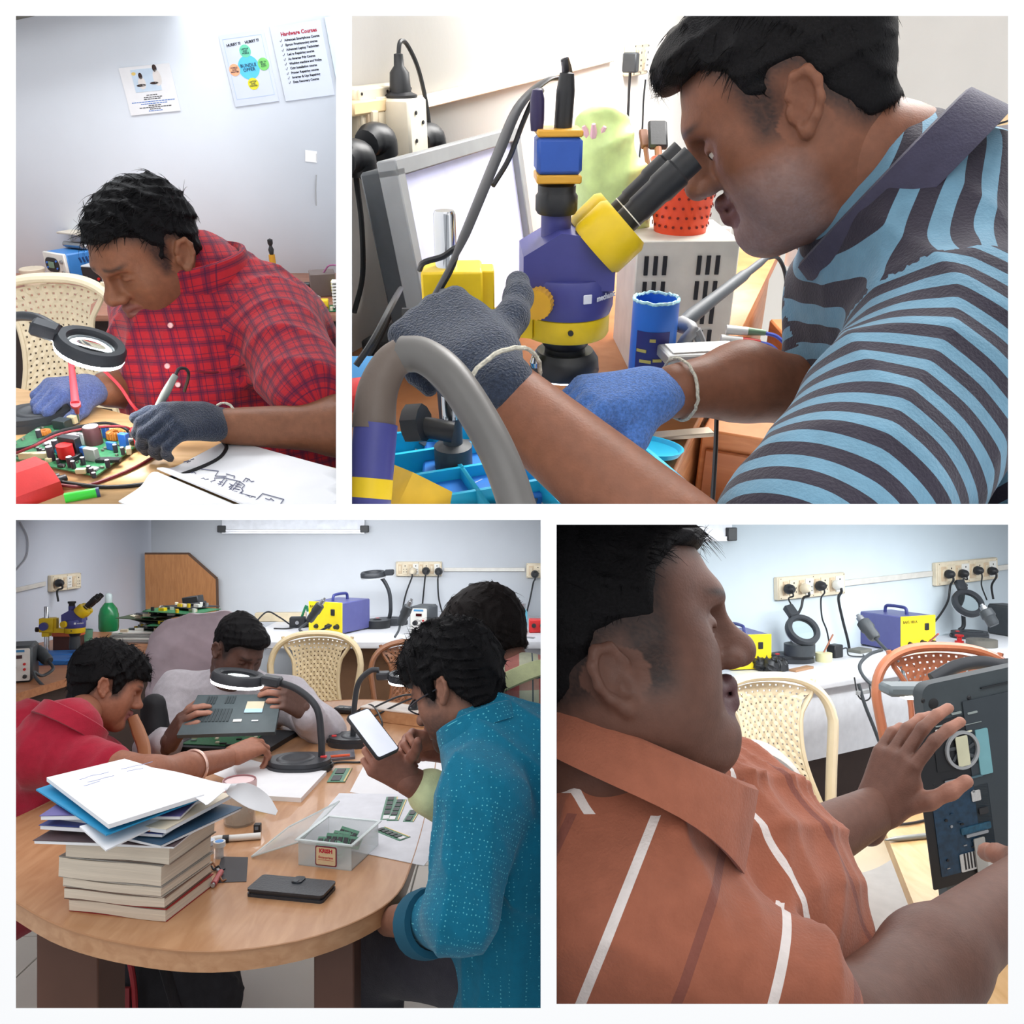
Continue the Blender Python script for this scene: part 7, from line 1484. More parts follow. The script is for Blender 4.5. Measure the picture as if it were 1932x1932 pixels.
c = on3(486, 1570); t = thing('black_cube', 'small black plastic connector cube beside the jar', 'connector', R, c); b = MB(); b.box((0, 0, .01), (.016, .016, .02), rotz(.1), .001); part('body', b, BLACKP, t); b = MB(); b.box((0, -.0085, .012), (.008, .001, .008), rotz(.1)); part('window', b, mat('window_grey', (110, 120, 130), .3), t)
t = thing('pen_packet', 'clear packet of orange handled tools behind the lamp base', 'packet', R, on3(635, 1432)); p0 = on3(635, 1432)
b = MB(); b.prism([((on3(*q_) - p0)[0], (on3(*q_) - p0)[1]) for q_ in ((558, 1428), (668, 1418), (670, 1432), (562, 1444))], 0, .008); part('sleeve', b, mat('sleeve_clear', (120, 126, 140), .2, alpha=.6), t); b = MB(); b.tube([on3(600, 1430, .009) - p0, on3(660, 1425, .009) - p0], .005, 8, 1); part('handle', b, mat('handle_orange', (232, 92, 50), .4), t); b = MB(); b.tube([on3(560, 1434, .009) - p0, on3(572, 1433, .009) - p0], .006, 8, 1); part('cap', b, mat('cap_green', (40, 150, 80), .4), t)
# lit lamps
c = on3(572, 1452); rel = lambda px, py, d: R.at(px, py, d) - c; d0 = c[1]
magnifier_lamp('lit magnifier lamp with red switch in front of the laptop', R, c, [rel(607, 1434, d0 + .02), rel(606, 1390, d0 + .02), rel(597, 1335, d0 + .03), rel(560, 1300, d0 + .05), rel(512, 1284, d0 + .06)], rel(450, 1277, d0 + .05), (.16, .02, .98), (-1, .02, .16), rz=math.pi + .0, s=1.12, rad=.07, emit=LED)
c = on3(660, 1404); rel = lambda px, py, d: R.at(px, py, d) - c; d0 = c[1]
magnifier_lamp('lit magnifier lamp partly hidden by the teal-shirted person head', R, c, [rel(666, 1392, d0), rel(668, 1340, d0), rel(676, 1290, d0), rel(698, 1266, d0), rel(715, 1264, d0)], rel(765, 1275, d0), (-.04, -.1, 1), (1, 0, -.03), s=.95, rad=.06, emit=LED)
# power strip and adapter
p1, p2 = on3(680, 1358), on3(822, 1376); ex = nrm(p2 - p1); ey = np.array([-ex[1], ex[0], 0]); Rx = np.column_stack([ex, ey, [0, 0, 1.]]); L_ = np.linalg.norm(p2 - p1)
t = thing('power_strip', 'wooden extension box with white top and black plugs', 'power strip', R, (p1 + p2) / 2, Rx); b = MB(); b.box((0, .05, .022), (L_, .1, .044), bev=.002); part('box', b, TW3, t); b = MB(); b.box((0, .05, .046), (L_ + .004, .104, .006), bev=.001); part('top_plate', b, mat('strip_top', (226, 214, 204), .5), t)
for x in (.04, .1): b = MB(); b.lathe([(0, 0), (.02, 0), (.02, .004), (.013, .008), (.011, .026), (.005, .036), (0, .038)], c=(x, .05, .049), n=14); b.tube([(x, .05, .085), (x + .01, .05, .1), (x - .06, .04, .09), (x - .16, .0, .04), (x - .22, -.04, -.0)], .0036, 6, 5); part('plug', b, BLACKP, t)
c = on3(650, 1345); t = thing('adapter', 'flat black charger with white print beside the lamp neck', 'adapter', R, c); b = MB(); b.box((0, 0, .012), (.075, .05, .022), rotz(-.3), .006); part('body', b, BLACKP, t); b = MB(); [b.box((-.01 + .02 * k, -.012, .0235), (.014, .003, .001), rotz(.3)) for k in range(2)]; part('print', b, WHITEP, t)
cable('cable', 'black cable running from the charger round the wooden box', R, [on3(668, 1345, .01), on3(700, 1330, .05), on3(720, 1360, .03), on3(715, 1380, .004), on3(690, 1392, .004), on3(660, 1380, .004)], .0035, BLACKP)
cable('cable', 'thin black cable lying right of the lit lamp base', R, [on3(598, 1462, .006), on3(630, 1440, .003), on3(680, 1438, .003), on3(700, 1432, .003)], .003, BLACKP)

# laptop being repaired
q = [(374, 1314), (532, 1313), (519, 1384), (334, 1390)]
bl_ = on3(330, 1418); br = on3(498, 1424); d_ = 2.7
t = thing('laptop', 'opened dark grey laptop whose bottom cover the person lifts', 'laptop', R, on3(440, 1420)); p0 = on3(440, 1420)
LG = mat('laptop_grey', (66, 78, 82), .5, var=.08, scale=40)
P4 = [R.at(q[0][0], q[0][1], 2.68) - p0, R.at(q[1][0], q[1][1], 2.7) - p0, R.at(q[2][0], q[2][1], 2.56) - p0, R.at(q[3][0], q[3][1], 2.54) - p0]
b = MB(); b.sheet(lambda u, v: (1 - v) * ((1 - u) * P4[3] + u * P4[2]) + v * ((1 - u) * P4[0] + u * P4[1]), 6, 4, .014); pn_ = part('bottom_cover', b, LG, t)
def lp(u, v, o=.009):
    n_ = nrm(np.cross(P4[2] - P4[3], P4[0] - P4[3])); return (1 - v) * ((1 - u) * P4[3] + u * P4[2]) + v * ((1 - u) * P4[0] + u * P4[1]) + n_ * o * (1 if n_[1] < 0 else -1)
def lquad(u0, v0, u1, v1, m, nm, o=.0085): b = MB(); b.sheet(lambda u, v: lp(u0 + (u1 - u0) * u, v0 + (v1 - v0) * v, o), 2, 2, .0015); part(nm, b, m, pn_)
lquad(.62, .5, .82, .8, mat('sticker_beige', (196, 186, 160), .6), 'sticker'); lquad(.62, .5, .82, .6, mat('sticker_blue', (160, 195, 222), .6), 'sticker_strip', .0095); lquad(.53, .28, .62, .34, WHITEP, 'logo'); lquad(.73, .28, .8, .31, STEEL, 'logo')
VG = mat('vent_dark', (48, 58, 62), .6)
for k in range(9): lquad(.15 + .038 * k, .3, .175 + .038 * k, .62, VG, 'vent_slot')
for k in range(4): lquad(.14 + .03 * k, .75, .158 + .03 * k, .95, VG, 'vent_slot')
for k in range(4): lquad(.36 + .03 * k, .76, .378 + .03 * k, .95, VG, 'vent_slot')
cn = [on3(*z_) - p0 for z_ in ((330, 1418), (500, 1426), (562, 1388), (400, 1378))]; b = MB(); b.prism([(c_[0], c_[1]) for c_ in cn], .0, .016); part('base', b, mat('laptop_base', (42, 46, 50), .5), t)
b = MB(); mcn = [on3(*z_) - p0 for z_ in ((342, 1414), (470, 1420), (500, 1392), (400, 1388))]; b.prism([(c_[0], c_[1]) for c_ in mcn], .0165, .019); part('mainboard', b, PCB, t)
rg = random.Random(6)
for k in range(18):
    a, e_ = rg.random(), rg.random(); p = (1 - a) * ((1 - e_) * mcn[0] + e_ * mcn[3]) + a * ((1 - e_) * mcn[1] + e_ * mcn[2]); b = MB(); b.box(p + np.array([0, 0, .021]), (rg.uniform(.008, .022), rg.uniform(.006, .014), .004)); part('component', b, (BLACKP, STEEL, CREAMP)[k % 3], t)

# bag on the floor
cc = R.at(272, 1862, 2.35); cc[2] = FL3 + .17
t = thing('backpack', 'black bag with red piping and strap under the table', 'bag', R, cc - np.array([0, 0, .165]), np.diag([1.1, 1.1, 1.85]))
BG = mat('bag_fabric', (48, 48, 54), .8, var=.15, scale=50, bump=.3, bscale=200)
V, F = surface([rc((-.05, 0, .11), (.12, .02, .11), .11, .11, .05, fl=((0, 1, 0), .8)), el((-.02, -.03, .12), (.09, .09, .1), k=.04)], .008, warp=wrinkle(.01, 40, 7)); part('body', mesh_np('body', V, F, BG), BG, t)
b = MB(); b.tube([(-.09, -.13, .04), (-.06, -.14, .15), (.0, -.13, .2), (.035, -.14, .16), (.045, -.145, .05)], .007, 8); part('piping', b, mat('piping_red', (150, 40, 48), .6), t); b = MB(); b.sheet(lambda u, v: np.array([-.03 + .06 * u, -.146 + .0 * v, .05 + .1 * v]), 3, 4, .008); part('pocket', b, mat('pocket_red', (130, 44, 50), .7), t)
b = MB(); b.tube([(-.1, -.05, .2), (-.06, -.06, .28), (.02, -.07, .275), (.08, -.11, .2), (.16, -.13, .06)], .024, 10, 6, flat=.25, up=(0, 1, 0)); part('strap', b, BG, t)
mark(3)
# ---- the four students
W_ = W
# boy in the red polo
def W(px, py, d): return W_(px, py, d * 1.14)
base = W(110, 1560, 2.05)
REDC = pattern('red_polo_cloth', lambda nt, v: cmix(nt, 0.0, (160, 30, 52), (160, 30, 52)))
N_, C_, B_ = W(124, 1382, 1.97), W(80, 1500, 2.12), W(-10, 1680, 2.2); RS, LS = W(85, 1420, 1.95), W(150, 1420, 2.22)
eR, wR = W(290, 1462, 1.86), W(432, 1430, 2.1)
sh = [rc(N_, C_, .078, .15, .05), rc(C_, B_, .15, .16, .06), rc(W(40, 1400, 2.2), W(20, 1560, 2.25), .12, .16, .06), rc(N_, RS, .066, .082, .05), rc(N_, LS, .066, .075, .05), rc(RS, W(205, 1448, 1.9), .08, .062, .03, t=1), rc(LS, W(200, 1430, 2.3), .07, .06, .03, t=2)]
bd = [rc(W(160, 1340, 2.03), N_, .05, .052, .02), rc(N_, C_, .05, .1, .03), rc(C_, B_, .1, .11, .04), rc(N_, RS, .035, .04, .02), rc(RS, eR, .05, .042, .03), rc(eR, W(350, 1450, 1.95), .042, .039, .03), rc(W(350, 1450, 1.95), wR, .039, .026, .02), rc(LS, W(215, 1450, 2.35), .045, .04, .03)]
Hm = head_mat(200, 1296, 2.0 * 1.14, (.9, .08, -.34), s=.96)
hh = hand_mat(wR + .02 * nrm(W(500, 1400, 2.2) - wR), W(510, 1398, 2.2) - wR, vdir(480, 1410, .0, -.6, .8))
p_ = person('person', 'person in red polo shirt reaching across the table to the laptop', 3, base, (150, 98, 76), dict(hair='full', thick=.016, top=.01, beard=.0, strands=2600, len=.028, lift=.6, mess=.6, comb=(.6, .4, .2), tuft=.008, fringe=False, sw=.0012, lip=(140, 84, 80)), Hm, bd, hands=[(hh, dict(curl=((30, 25, 20), (40, 40, 25), (50, 50, 30), (55, 50, 30)), thumb=(40, 35, 15, .5), side=1, s=1.05, spread=4), .0035)], hh=.0035, hb=.006, seed=31, eye=False)
garment('polo_shirt', sh, REDC, p_, base, 3, h=.006, warp=wrinkle(.006, 36, 24), o=C_)
collar(W(132, 1370, 1.97), vdir(130, 1370, .55, .1, .8), vdir(130, 1370, .8, .2, -.55), .084, .082, .03, REDC, p_, base, gap=.3, tip=1.5, flare=.014, drop=.042)
bc_ = W(366, 1446, 1.98); ax_ = nrm(wR - W(350, 1450, 1.95)); fr_ = frame_from(ax_); b = MB(); b.tube([bc_ + (fr_[:, 0] * math.cos(a) + fr_[:, 1] * math.sin(a)) * .042 - base for a in np.linspace(0, 2 * math.pi, 25)], .0042, 6, 1); part('bracelet', b, mat('bangle', (226, 190, 176), .25, metal=.5), p_)

# boy in the pale grey top
def W(px, py, d): return W_(px, py, d)

base = W(440, 1440, 3.0)
GRY = pattern('grey_jersey', lambda nt, v: cmix(nt, 0.0, (196, 190, 196), (196, 190, 196)))
N_, C_, B_ = W(437, 1292, 3.0), W(440, 1370, 3.02), W(440, 1480, 3.05); RS, LS = W(338, 1312, 3.0), W(540, 1318, 3.0)
eR, wR = W(295, 1412, 2.82), W(322, 1398, 2.62); eL, wL = W(612, 1378, 2.85), W(572, 1338, 2.72)
sh = [rc(W(437, 1308, 3.02), C_, .1, .15, .06), rc(C_, B_, .15, .15, .06), rc(W(437, 1305, 3.02), RS, .07, .085, .05), rc(W(437, 1305, 3.02), LS, .07, .08, .05), rc(RS, eR, .08, .062, .03, t=1), rc(eR, W(316, 1402, 2.66), .062, .048, .03, t=1), rc(LS, eL, .075, .06, .03, t=2), rc(eL, W(578, 1345, 2.74), .058, .046, .03, t=2)]
bd = [rc(W(432, 1270, 2.96), N_, .055, .06, .04), rc(N_, C_, .07, .11, .05), rc(C_, B_, .11, .11, .05), rc(N_, RS, .04, .05, .04), rc(N_, LS, .04, .05, .04), rc(RS, eR, .045, .04, .03), rc(eR, wR, .036, .028, .03), rc(LS, eL, .045, .04, .03), rc(eL, wL, .036, .028, .03)]
Hm = head_mat(450, 1226, 2.88, (.45, -.66, -.55), s=.9)
h1 = hand_mat(wR, W(345, 1365, 2.58) - wR, vdir(330, 1380, -.7, -.6, .3)); h2 = hand_mat(wL, W(545, 1322, 2.68) - wL, vdir(560, 1330, .5, -.8, .3))
p_ = person('person', 'person in pale grey top holding the opened laptop', 3, base, (94, 67, 58), dict(hair='short', thick=.01, top=.006, strands=1500, len=.016, lift=.4, mess=.3, comb=(.7, .3, 0), fringe=True, lip=(80, 50, 50)), Hm, bd, hands=[(h1, dict(curl=((35, 35, 20), (40, 40, 20), (50, 40, 20), (55, 40, 20)), thumb=(45, 25, 15, .5), side=1, s=1.1), .005), (h2, dict(curl=((45, 40, 20), (50, 40, 25), (60, 50, 30), (60, 50, 30)), thumb=(45, 35, 15, .5), side=-1, s=1.1), .005)], hh=.0042, hb=.007, seed=41, eye=False)
garment('jersey', sh, GRY, p_, base, 3, h=.007, warp=wrinkle(.009, 34, 34), o=C_, planes=[(nrm([0, 0, 1.]), W(440, 1296, 2.9)[2])] if False else [])
b = MB(); nb_ = W(437, 1306, 2.98); b.tube([nb_ + np.array([.085 * math.cos(a), .062 * math.sin(a) - .02 - .03 * max(0, -math.sin(a)), -.028 + .03 * math.sin(a)]) - base for a in np.linspace(0, 2 * math.pi, 33)], .01, 8, 1); part('neck_rib', b, GRY, p_)

# boy in the teal shirt
base = W(930, 1800, 1.55)
def dots(nt, v):
    vo = nt.nodes.new('ShaderNodeTexVoronoi'); vo.inputs['Scale'].default_value = 130; vo.inputs['Randomness'].default_value = .25; nt.links.new(v, vo.inputs['Vector'])
    return cmix(nt, mnode(nt, 'LESS_THAN', vo.outputs['Distance'], .16), (14, 112, 142), (96, 190, 205))
TEAL = pattern('teal_dotted_cloth', dots)
N_, C_, B_ = W(918, 1392, 1.68), W(968, 1560, 1.68), W(985, 1830, 1.68); LS, RS = W(908, 1500, 1.54), W(1000, 1450, 1.78)
eL, wL = W(868, 1730, 1.44), W(735, 1738, 1.66)
sh = [rc(N_, C_, .078, .15, .05), rc(C_, B_, .15, .145, .06), rc(N_, LS, .07, .078, .05), rc(W(960, 1410, 1.7), RS, .07, .085, .05), rc(W(1010, 1450, 1.7), W(1040, 1640, 1.75), .12, .14, .06), rc(LS, eL, .076, .06, .03, t=1), rc(eL, W(805, 1742, 1.54), .058, .047, .03, t=1)]
bd = [rc(W(888, 1345, 1.7), N_, .05, .052, .02), rc(N_, C_, .05, .1, .03), rc(C_, B_, .12, .12, .05), rc(N_, LS, .04, .045, .02), rc(LS, eL, .046, .042, .02), rc(eL, wL, .04, .028, .03), rc(N_, RS, .05, .05, .04)]
Hm = head_mat(862, 1302, 1.72, (-.78, .48, -.36), s=.88)
p_ = person('person', 'person in teal dotted shirt seen from behind looking at the phone', 3, base, (136, 94, 76), dict(hair='full', thick=.02, top=.012, beard=.85, beardcol=(40, 34, 34), strands=3400, len=.03, lift=.6, mess=.55, comb=(.7, .2, .2), tuft=.009, puff=True, sw=.001), Hm, bd, hands=[], hh=.0035, hb=.006, seed=51)
garment('shirt', sh, TEAL, p_, base, 3, h=.005, warp=wrinkle(.011, 38, 44), sleeves={1: (LS, eL, .075)}, o=C_)
collar(W(908, 1380, 1.68), vdir(910, 1380, -.35, .15, .9), vdir(920, 1400, -.7, .5, -.3), .078, .076, .03, TEAL, p_, base, gap=.3, tip=1.3, flare=.01)
cf = frame_from(W(795, 1742, 1.53) - eL); b = MB(); cc_ = W(806, 1742, 1.52) - base; b.lathe([(.046, -.02), (.058, -.02), (.06, 0), (.058, .022), (.046, .022), (.046, -.02)], c=cc_, R=cf, n=24); part('cuff', b, mat('teal_cuff', (20, 84, 108), .8), p_)
TRO = pattern('charcoal_trousers', lambda nt, v: cmix(nt, 0.0, (58, 56, 64), (58, 56, 64)))
tr = [rc(W(990, 1800, 1.66), W(700, 1790, 1.86), .115, .085, .04), rc(W(1010, 1840, 1.85), W(760, 1800, 2.1), .11, .08, .04), rc(W(700, 1790, 1.86), W(690, 2120, 1.86), .082, .06, .04), rc(W(1000, 1790, 1.7), W(1060, 1830, 1.8), .14, .14, .05)]
garment('trousers', tr, TRO, p_, base, 3, h=.007, warp=wrinkle(.006, 28, 54), o=base)
GLF = mat('frame_dark', (40, 40, 48), .3); tf = lambda q: Hm[:3, :3] @ np.array(q) + Hm[:3, 3] - base
b = MB()
for s_ in (-1, 1): b.tube([tf((.104 - .012 * abs(math.sin(a)), s_ * .032 + .024 * math.cos(a), -.004 + .018 * math.sin(a))) for a in np.linspace(0, 2 * math.pi, 21)], .0016, 6, 1); b.tube([tf((.1, s_ * .056, .0)), tf((.05, s_ * .076, .002)), tf((-.01, s_ * .082, .004))], .0016, 6, 4)
b.tube([tf((.106, -.009, .0)), tf((.11, 0, .003)), tf((.106, .009, .0))], .0016, 6, 3); part('glasses', b, GLF, p_)

# boy in the plaid shirt, holding the phone
base = W(985, 1560, 2.0)
def plaid3(nt, v):
    x, y, z = sepxyz(nt, v); c = cmix(nt, mnode(nt, 'MULTIPLY', band(nt, x, .075, .032), .75), (222, 224, 196), (204, 74, 84)); c = cmix(nt, mnode(nt, 'MULTIPLY', band(nt, z, .075, .03, .4), .55), c, (206, 84, 92))
    c = cmix(nt, band(nt, x, .075, .003, .2), c, (84, 104, 110)); return cmix(nt, band(nt, z, .075, .003, .1), c, (84, 104, 110))
PL3 = pattern('pale_plaid_cloth', plaid3); LIM = pattern('lime_cuff', lambda nt, v: cmix(nt, 0.0, (222, 228, 176), (222, 228, 176)))
N_, C_, B_ = W(984, 1312, 1.92), W(1010, 1400, 2.14), W(1005, 1560, 2.18); LS, RS = W(1006, 1376, 1.92), W(985, 1330, 2.2)
eL, wL = W(905, 1545, 1.82), W(770, 1472, 1.74); eR, wR = W(935, 1420, 2.05), W(805, 1412, 1.86)
sh = [rc(N_, C_, .082, .14, .05), rc(C_, B_, .14, .14, .05), rc(N_, LS, .075, .08, .05), rc(N_, RS, .07, .08, .05), rc(LS, eL, .08, .06, .03, t=1), rc(eL, W(822, 1500, 1.77), .056, .047, .02, t=1), rc(RS, W(940, 1420, 2.06), .07, .055, .03, t=2)]
bd = [rc(W(940, 1262, 1.98), N_, .05, .052, .02), rc(N_, C_, .05, .1, .03), rc(C_, B_, .11, .11, .05), rc(N_, LS, .04, .045, .02), rc(LS, eL, .045, .042, .03), rc(eL, wL, .042, .03, .03), rc(N_, RS, .045, .05, .03), rc(RS, eR, .045, .04, .03), rc(eR, wR, .04, .027, .03)]
Hm = head_mat(915, 1216, 1.98, (-.72, .48, -.45), s=.97)
h1 = hand_mat(wL + .01 * nrm(W(700, 1425, 1.7) - wL), W(695, 1428, 1.7) - wL, vdir(720, 1440, -.2, -.85, -.4)); h2 = hand_mat(wR, W(738, 1392, 1.78) - wR, vdir(760, 1400, .3, .9, .2))
p_ = person('person', 'person in pale red plaid shirt behind teal person holding a phone', 3, base, (146, 98, 82), dict(hair='short', thick=.014, top=.008, strands=2400, len=.022, lift=.5, mess=.4, comb=(.7, .2, .1), sw=.0011), Hm, bd, hands=[(h1, dict(curl=((40, 55, 35), (50, 60, 35), (58, 60, 35), (62, 60, 35)), thumb=(75, -25, 10, .3), side=-1, s=.92, spread=4), .0035), (h2, dict(curl=((40, 45, 25), (50, 50, 30), (55, 55, 30), (55, 55, 30)), thumb=(50, -15, 15, .3), side=1, s=.9, spread=4), .0035)], hh=.0035, hb=.006, seed=61, hair_m=mat('dark_brown_hair', (22, 17, 16), 0.6, var=0.5, scale=400, bump=0.3, bscale=500, spec=.14))
garment('shirt', sh, PL3, p_, base, 3, h=.006, warp=wrinkle(.006, 34, 64), sleeves={1: (LS, eL, .07), 2: (RS, W(940, 1420, 2.06), .06)}, o=C_)
cuff = [rc(W(866, 1524, 1.795), W(812, 1495, 1.755), .052, .048, .01)]
garment('cuff', cuff, LIM, p_, base, 3, h=.004, o=base)
collar(W(978, 1300, 1.915), vdir(960, 1290, -.4, .2, .9), vdir(970, 1310, -.75, .4, -.35), .082, .078, .03, LIM, p_, base, gap=.3, tip=1.3, flare=.012)
# the phone
A_, B_, C_, D_ = W(672, 1350, 1.66), W(687, 1352, 1.70), W(737, 1410, 1.66), W(708, 1418, 1.62)
c = (A_ + C_) / 2; ex = nrm(W(727, 1413, 1.63) - W(680, 1351, 1.67)); ey = nrm(vdir(700, 1385, .75, .55, .3) - np.dot(vdir(700, 1385, .75, .55, .3), ex) * ex); Rp_ = np.column_stack([ex, ey, np.cross(ex, ey)])
t = thing('phone', 'smartphone with bright screen held in both hands', 'phone', None, W(703, 1384, 1.65), Rp_); b = MB(); b.prism(rrect(.112, .054, .007), -.004, .003); part('body', b, BLACKP, t)
zs = 1 if np.dot(Rp_[:, 2], vdir(700, 1385, 0, -1, 0)) > 0 else -1
b = MB(); b.prism(rrect(.106, .049, .005), .0031 if zs > 0 else -.0052, .0042 if zs > 0 else -.0041); part('screen', b, mat('phone_screen', (225, 228, 238), .2, emit=.35), t)
mark(3)
# ================================================================== ROOM 4: man lifting a laptop
R = R4
FL4 = .08 - CZ; T4 = FL4 + .75; C4 = FL4 + .75
def on4(px, py, h=0.0): return R.onz(px, py, T4 + h)
f1, f2 = on4(1550, 1285), on4(1900, 1230); wv = nrm(f2 - f1); wn = np.array([wv[1], -wv[0], 0]); RQ = np.column_stack([wv, -wn, [0, 0, 1.]])
W4 = R.at(1590, 1103, 4.25)
def on4w(px, py, off=0.0): return R.onp(px, py, W4 + wn * off, wn)
w = MB(); w.box((-.2, .03, 0), (6.0, .06, 3.4)); struct('wall_back', w, mat('wall_paint_blue', (222, 234, 242), 0.75, var=0.02, scale=4, bump=0.04, bscale=90), R, W4 * np.array([1, 1, 0]), RQ)
f = MB(); f.box((1.6, 3.2, FL4 - .03), (4.4, 4.8, .06)); fl = struct('floor', f, mat('floor_grout', (150, 146, 140), .6), R)
tm4 = MB().box((0, 0, 0), (.594, .594, .012), bev=.002).mesh('tile', mat('floor_tile_marble', (224, 222, 222), .25, var=.06, scale=2))
for i in range(5):
    for j in range(5): o = bpy.data.objects.new('tile', tm4); COL.objects.link(o); o.parent = fl; o.location = (.3 + .6 * i, 1.4 + .6 * j, FL4 + .004)
p = on4w(1310, 985, .012); t = thing('whiteboard', 'corner of a framed white board above the person forehead', 'whiteboard', R, p, RQ); e = RQ.T @ (on4w(1378, 1016, .012) - p)
b = MB(); b.box((e[0] - .5, 0, e[2] + .3), (1.0, .02, .6)); part('board', b, mat('whiteboard_gloss', (236, 238, 244), .12), t); b = MB(); b.box((e[0] - .5, -.004, e[2]), (1.02, .03, .02)); part('frame_rail', b, mat('rail_alu', (200, 200, 204), .35, metal=.6), t); b = MB(); b.box((e[0] - .01, -.008, e[2] + .02), (.06, .035, .06), bev=.004); part('corner', b, BLACKP, t)
# sockets, conduit, cords
def board4(x0, y0, x1, y1, hpx, label):
    a, b_ = on4w(x0, y0), on4w(x1, y1); c = (a + b_) / 2; return socket_board(label, R, c, nrm(b_ - a), wn, w=np.linalg.norm(b_ - a), h=hpx / FPX * c[1], n=4)
board4(1459, 1112, 1585, 1098, 42, 'cream four-gang socket board above the left magnifier lamp'); board4(1758, 1086, 1873, 1069, 42, 'cream four-gang socket board above the right magnifier lamp')
for (x0, y0, x1, y1) in ((1586, 1101, 1757, 1082), (1874, 1073, 1960, 1062)):
    a, b_ = on4w(x0, y0, .01), on4w(x1, y1, .01); c = MB(); ex = nrm(b_ - a); c.box((0, 0, 0), (np.linalg.norm(b_ - a), .018, .03), bev=.002); struct('trim_7', c, mat('conduit_grey', (220, 216, 208), .5), R, (a + b_) / 2, np.column_stack([ex, -wn, np.cross(ex, -wn)]))
for (px, py, pth, mm, r_, lb) in ((1484, 1111, [(1488, 1130), (1498, 1150)], BLACKP, .004, 'flat black plug at the left of the left socket board'), (1514, 1110, [(1516, 1128), (1512, 1145), (1506, 1158)], CREAMP, .006, 'cream plug with black cord in left socket board'), (1543, 1105, [(1549, 1130), (1551, 1165), (1560, 1190), (1566, 1222)], BLACKP, .004, 'black plug whose cord drops to the small charger'), (1575, 1103, [(1582, 1130), (1590, 1170), (1600, 1210), (1607, 1250), (1620, 1290)], WHITEP, .007, 'white plug with a thick dark cord over the counter edge'), (1786, 1083, [(1793, 1105), (1788, 1135), (1770, 1165), (1742, 1195)], BLACKP, .006, 'black plug whose cord runs down to the yellow station'), (1812, 1082, [(1818, 1092), (1820, 1100)], BLACKP, .004, 'flat black plug second in right socket board'), (1840, 1076, [(1852, 1105), (1862, 1132)], BLACKP, .004, 'black plug third in right socket board'), (1867, 1077, [(1871, 1105), (1874, 1130)], BLACKP, .006, 'large black plug at the right of right socket board')):
    plug_cord(lb, R, on4w(px, py, .045), wn, [on4w(x, y, .05) for x, y in pth], plug_m=mm, r=r_, ps=1.5)
cable('cable', 'long dark cord hanging over the counter edge down to the floor', R, [R.at(1620, 1290, 3.35), R.at(1632, 1330, 3.33), R.at(1648, 1370, 3.32), R.at(1664, 1410, 3.32), R.at(1700, 1480, 3.32)], .007, DARKG)
cable('cable', 'thin black wire looped under the counter edge', R, [R.at(1612, 1278, 3.36), R.at(1618, 1310, 3.34), R.at(1630, 1322, 3.34), R.at(1642, 1315, 3.34), R.at(1640, 1290, 3.36)], .003, BLACKP)
# counter
mid = (f1 + f2) / 2; dC = abs(np.dot(W4 - mid, wn))
t = thing('counter', 'white counter with apron running along the wall behind the person', 'counter', R, np.array([mid[0], mid[1], FL4]), RQ)
b = MB(); b.box((-.4, dC / 2 - .004, .75 - .018), (4.2, dC - .012, .036), bev=.004); part('worktop', b, CW, t); b = MB(); b.box((-.4, .06, .57), (4.2, .03, .3)); part('apron', b, mat('apron_white', (222, 222, 226), .5), t); b = MB(); b.box((-.4, .3, .22), (4.2, .04, .44)); part('kick_panel', b, mat('kick_dark', (60, 44, 38), .7), t)
c = R.at(1632, 1305, 3.36); b = MB(); b.box((0, 0, 0), (.1, .012, .016), RQ, .001); single('bracket', b, mat('bracket_grey', (160, 160, 160), .5), 'small grey bracket strip fixed to the counter apron', 'bracket', R, c)
# equipment
station_box('yellow and blue hot-air station in middle of the counter by the brown chair', R, on4(1690, 1222), .38, s=1.15)
station_box('yellow and blue hot-air station half hidden by the person nose', R, on4(1392, 1255) + np.array([0, 0, 0]), .2, s=1.0)
hot_air_handle('grey hot-air handle with looping hose before the yellow station', R, R.at(1652, 1205, 3.62), R.at(1618, 1160, 3.7), [R.at(1652, 1205, 3.62), R.at(1672, 1226, 3.55), R.at(1690, 1240, 3.4), R.at(1704, 1268, 3.3), R.at(1690, 1296, 3.25), R.at(1660, 1300, 3.25), R.at(1632, 1280, 3.3), R.at(1622, 1255, 3.4), R.at(1640, 1235, 3.5), R.at(1664, 1226, 3.55)], r=.026)
iron_station('black soldering station with white front at the right edge of the counter', R, on4(1902, 1198), .3, s=1.2)
hot_air_handle('black handle hanging left of the right-hand soldering station', R, R.at(1876, 1180, 4.1), R.at(1852, 1140, 4.15), None, r=.028)
c = on4(1490, 1248); rel = lambda px, py, d: R.at(px, py, d) - c; d0 = c[1]
magnifier_lamp('magnifier lamp with tilted round lens left of the small charger', R, c, [np.array([.02, .1, .03]), rel(1500, 1230, d0 + .1), rel(1494, 1200, d0 + .1), rel(1492, 1165, d0 + .06), rel(1500, 1155, d0)], rel(1515, 1188, d0 - .05), (.12, -.75, .62), (.35, -.3, -1), lit=False, s=1.15, rad=.068)
c = on4(1825, 1203); rel = lambda px, py, d: R.at(px, py, d) - c; d0 = c[1]
magnifier_lamp('magnifier lamp with round lens below the right socket board', R, c, [np.array([.0, .08, .03]), rel(1818, 1180, d0 + .08), rel(1817, 1150, d0 + .08), rel(1818, 1112, d0 + .06), rel(1822, 1104, d0)], rel(1827, 1137, d0 - .05), (.0, -.8, .6), (.08, -.3, -1), lit=False, s=1.15, rad=.072)
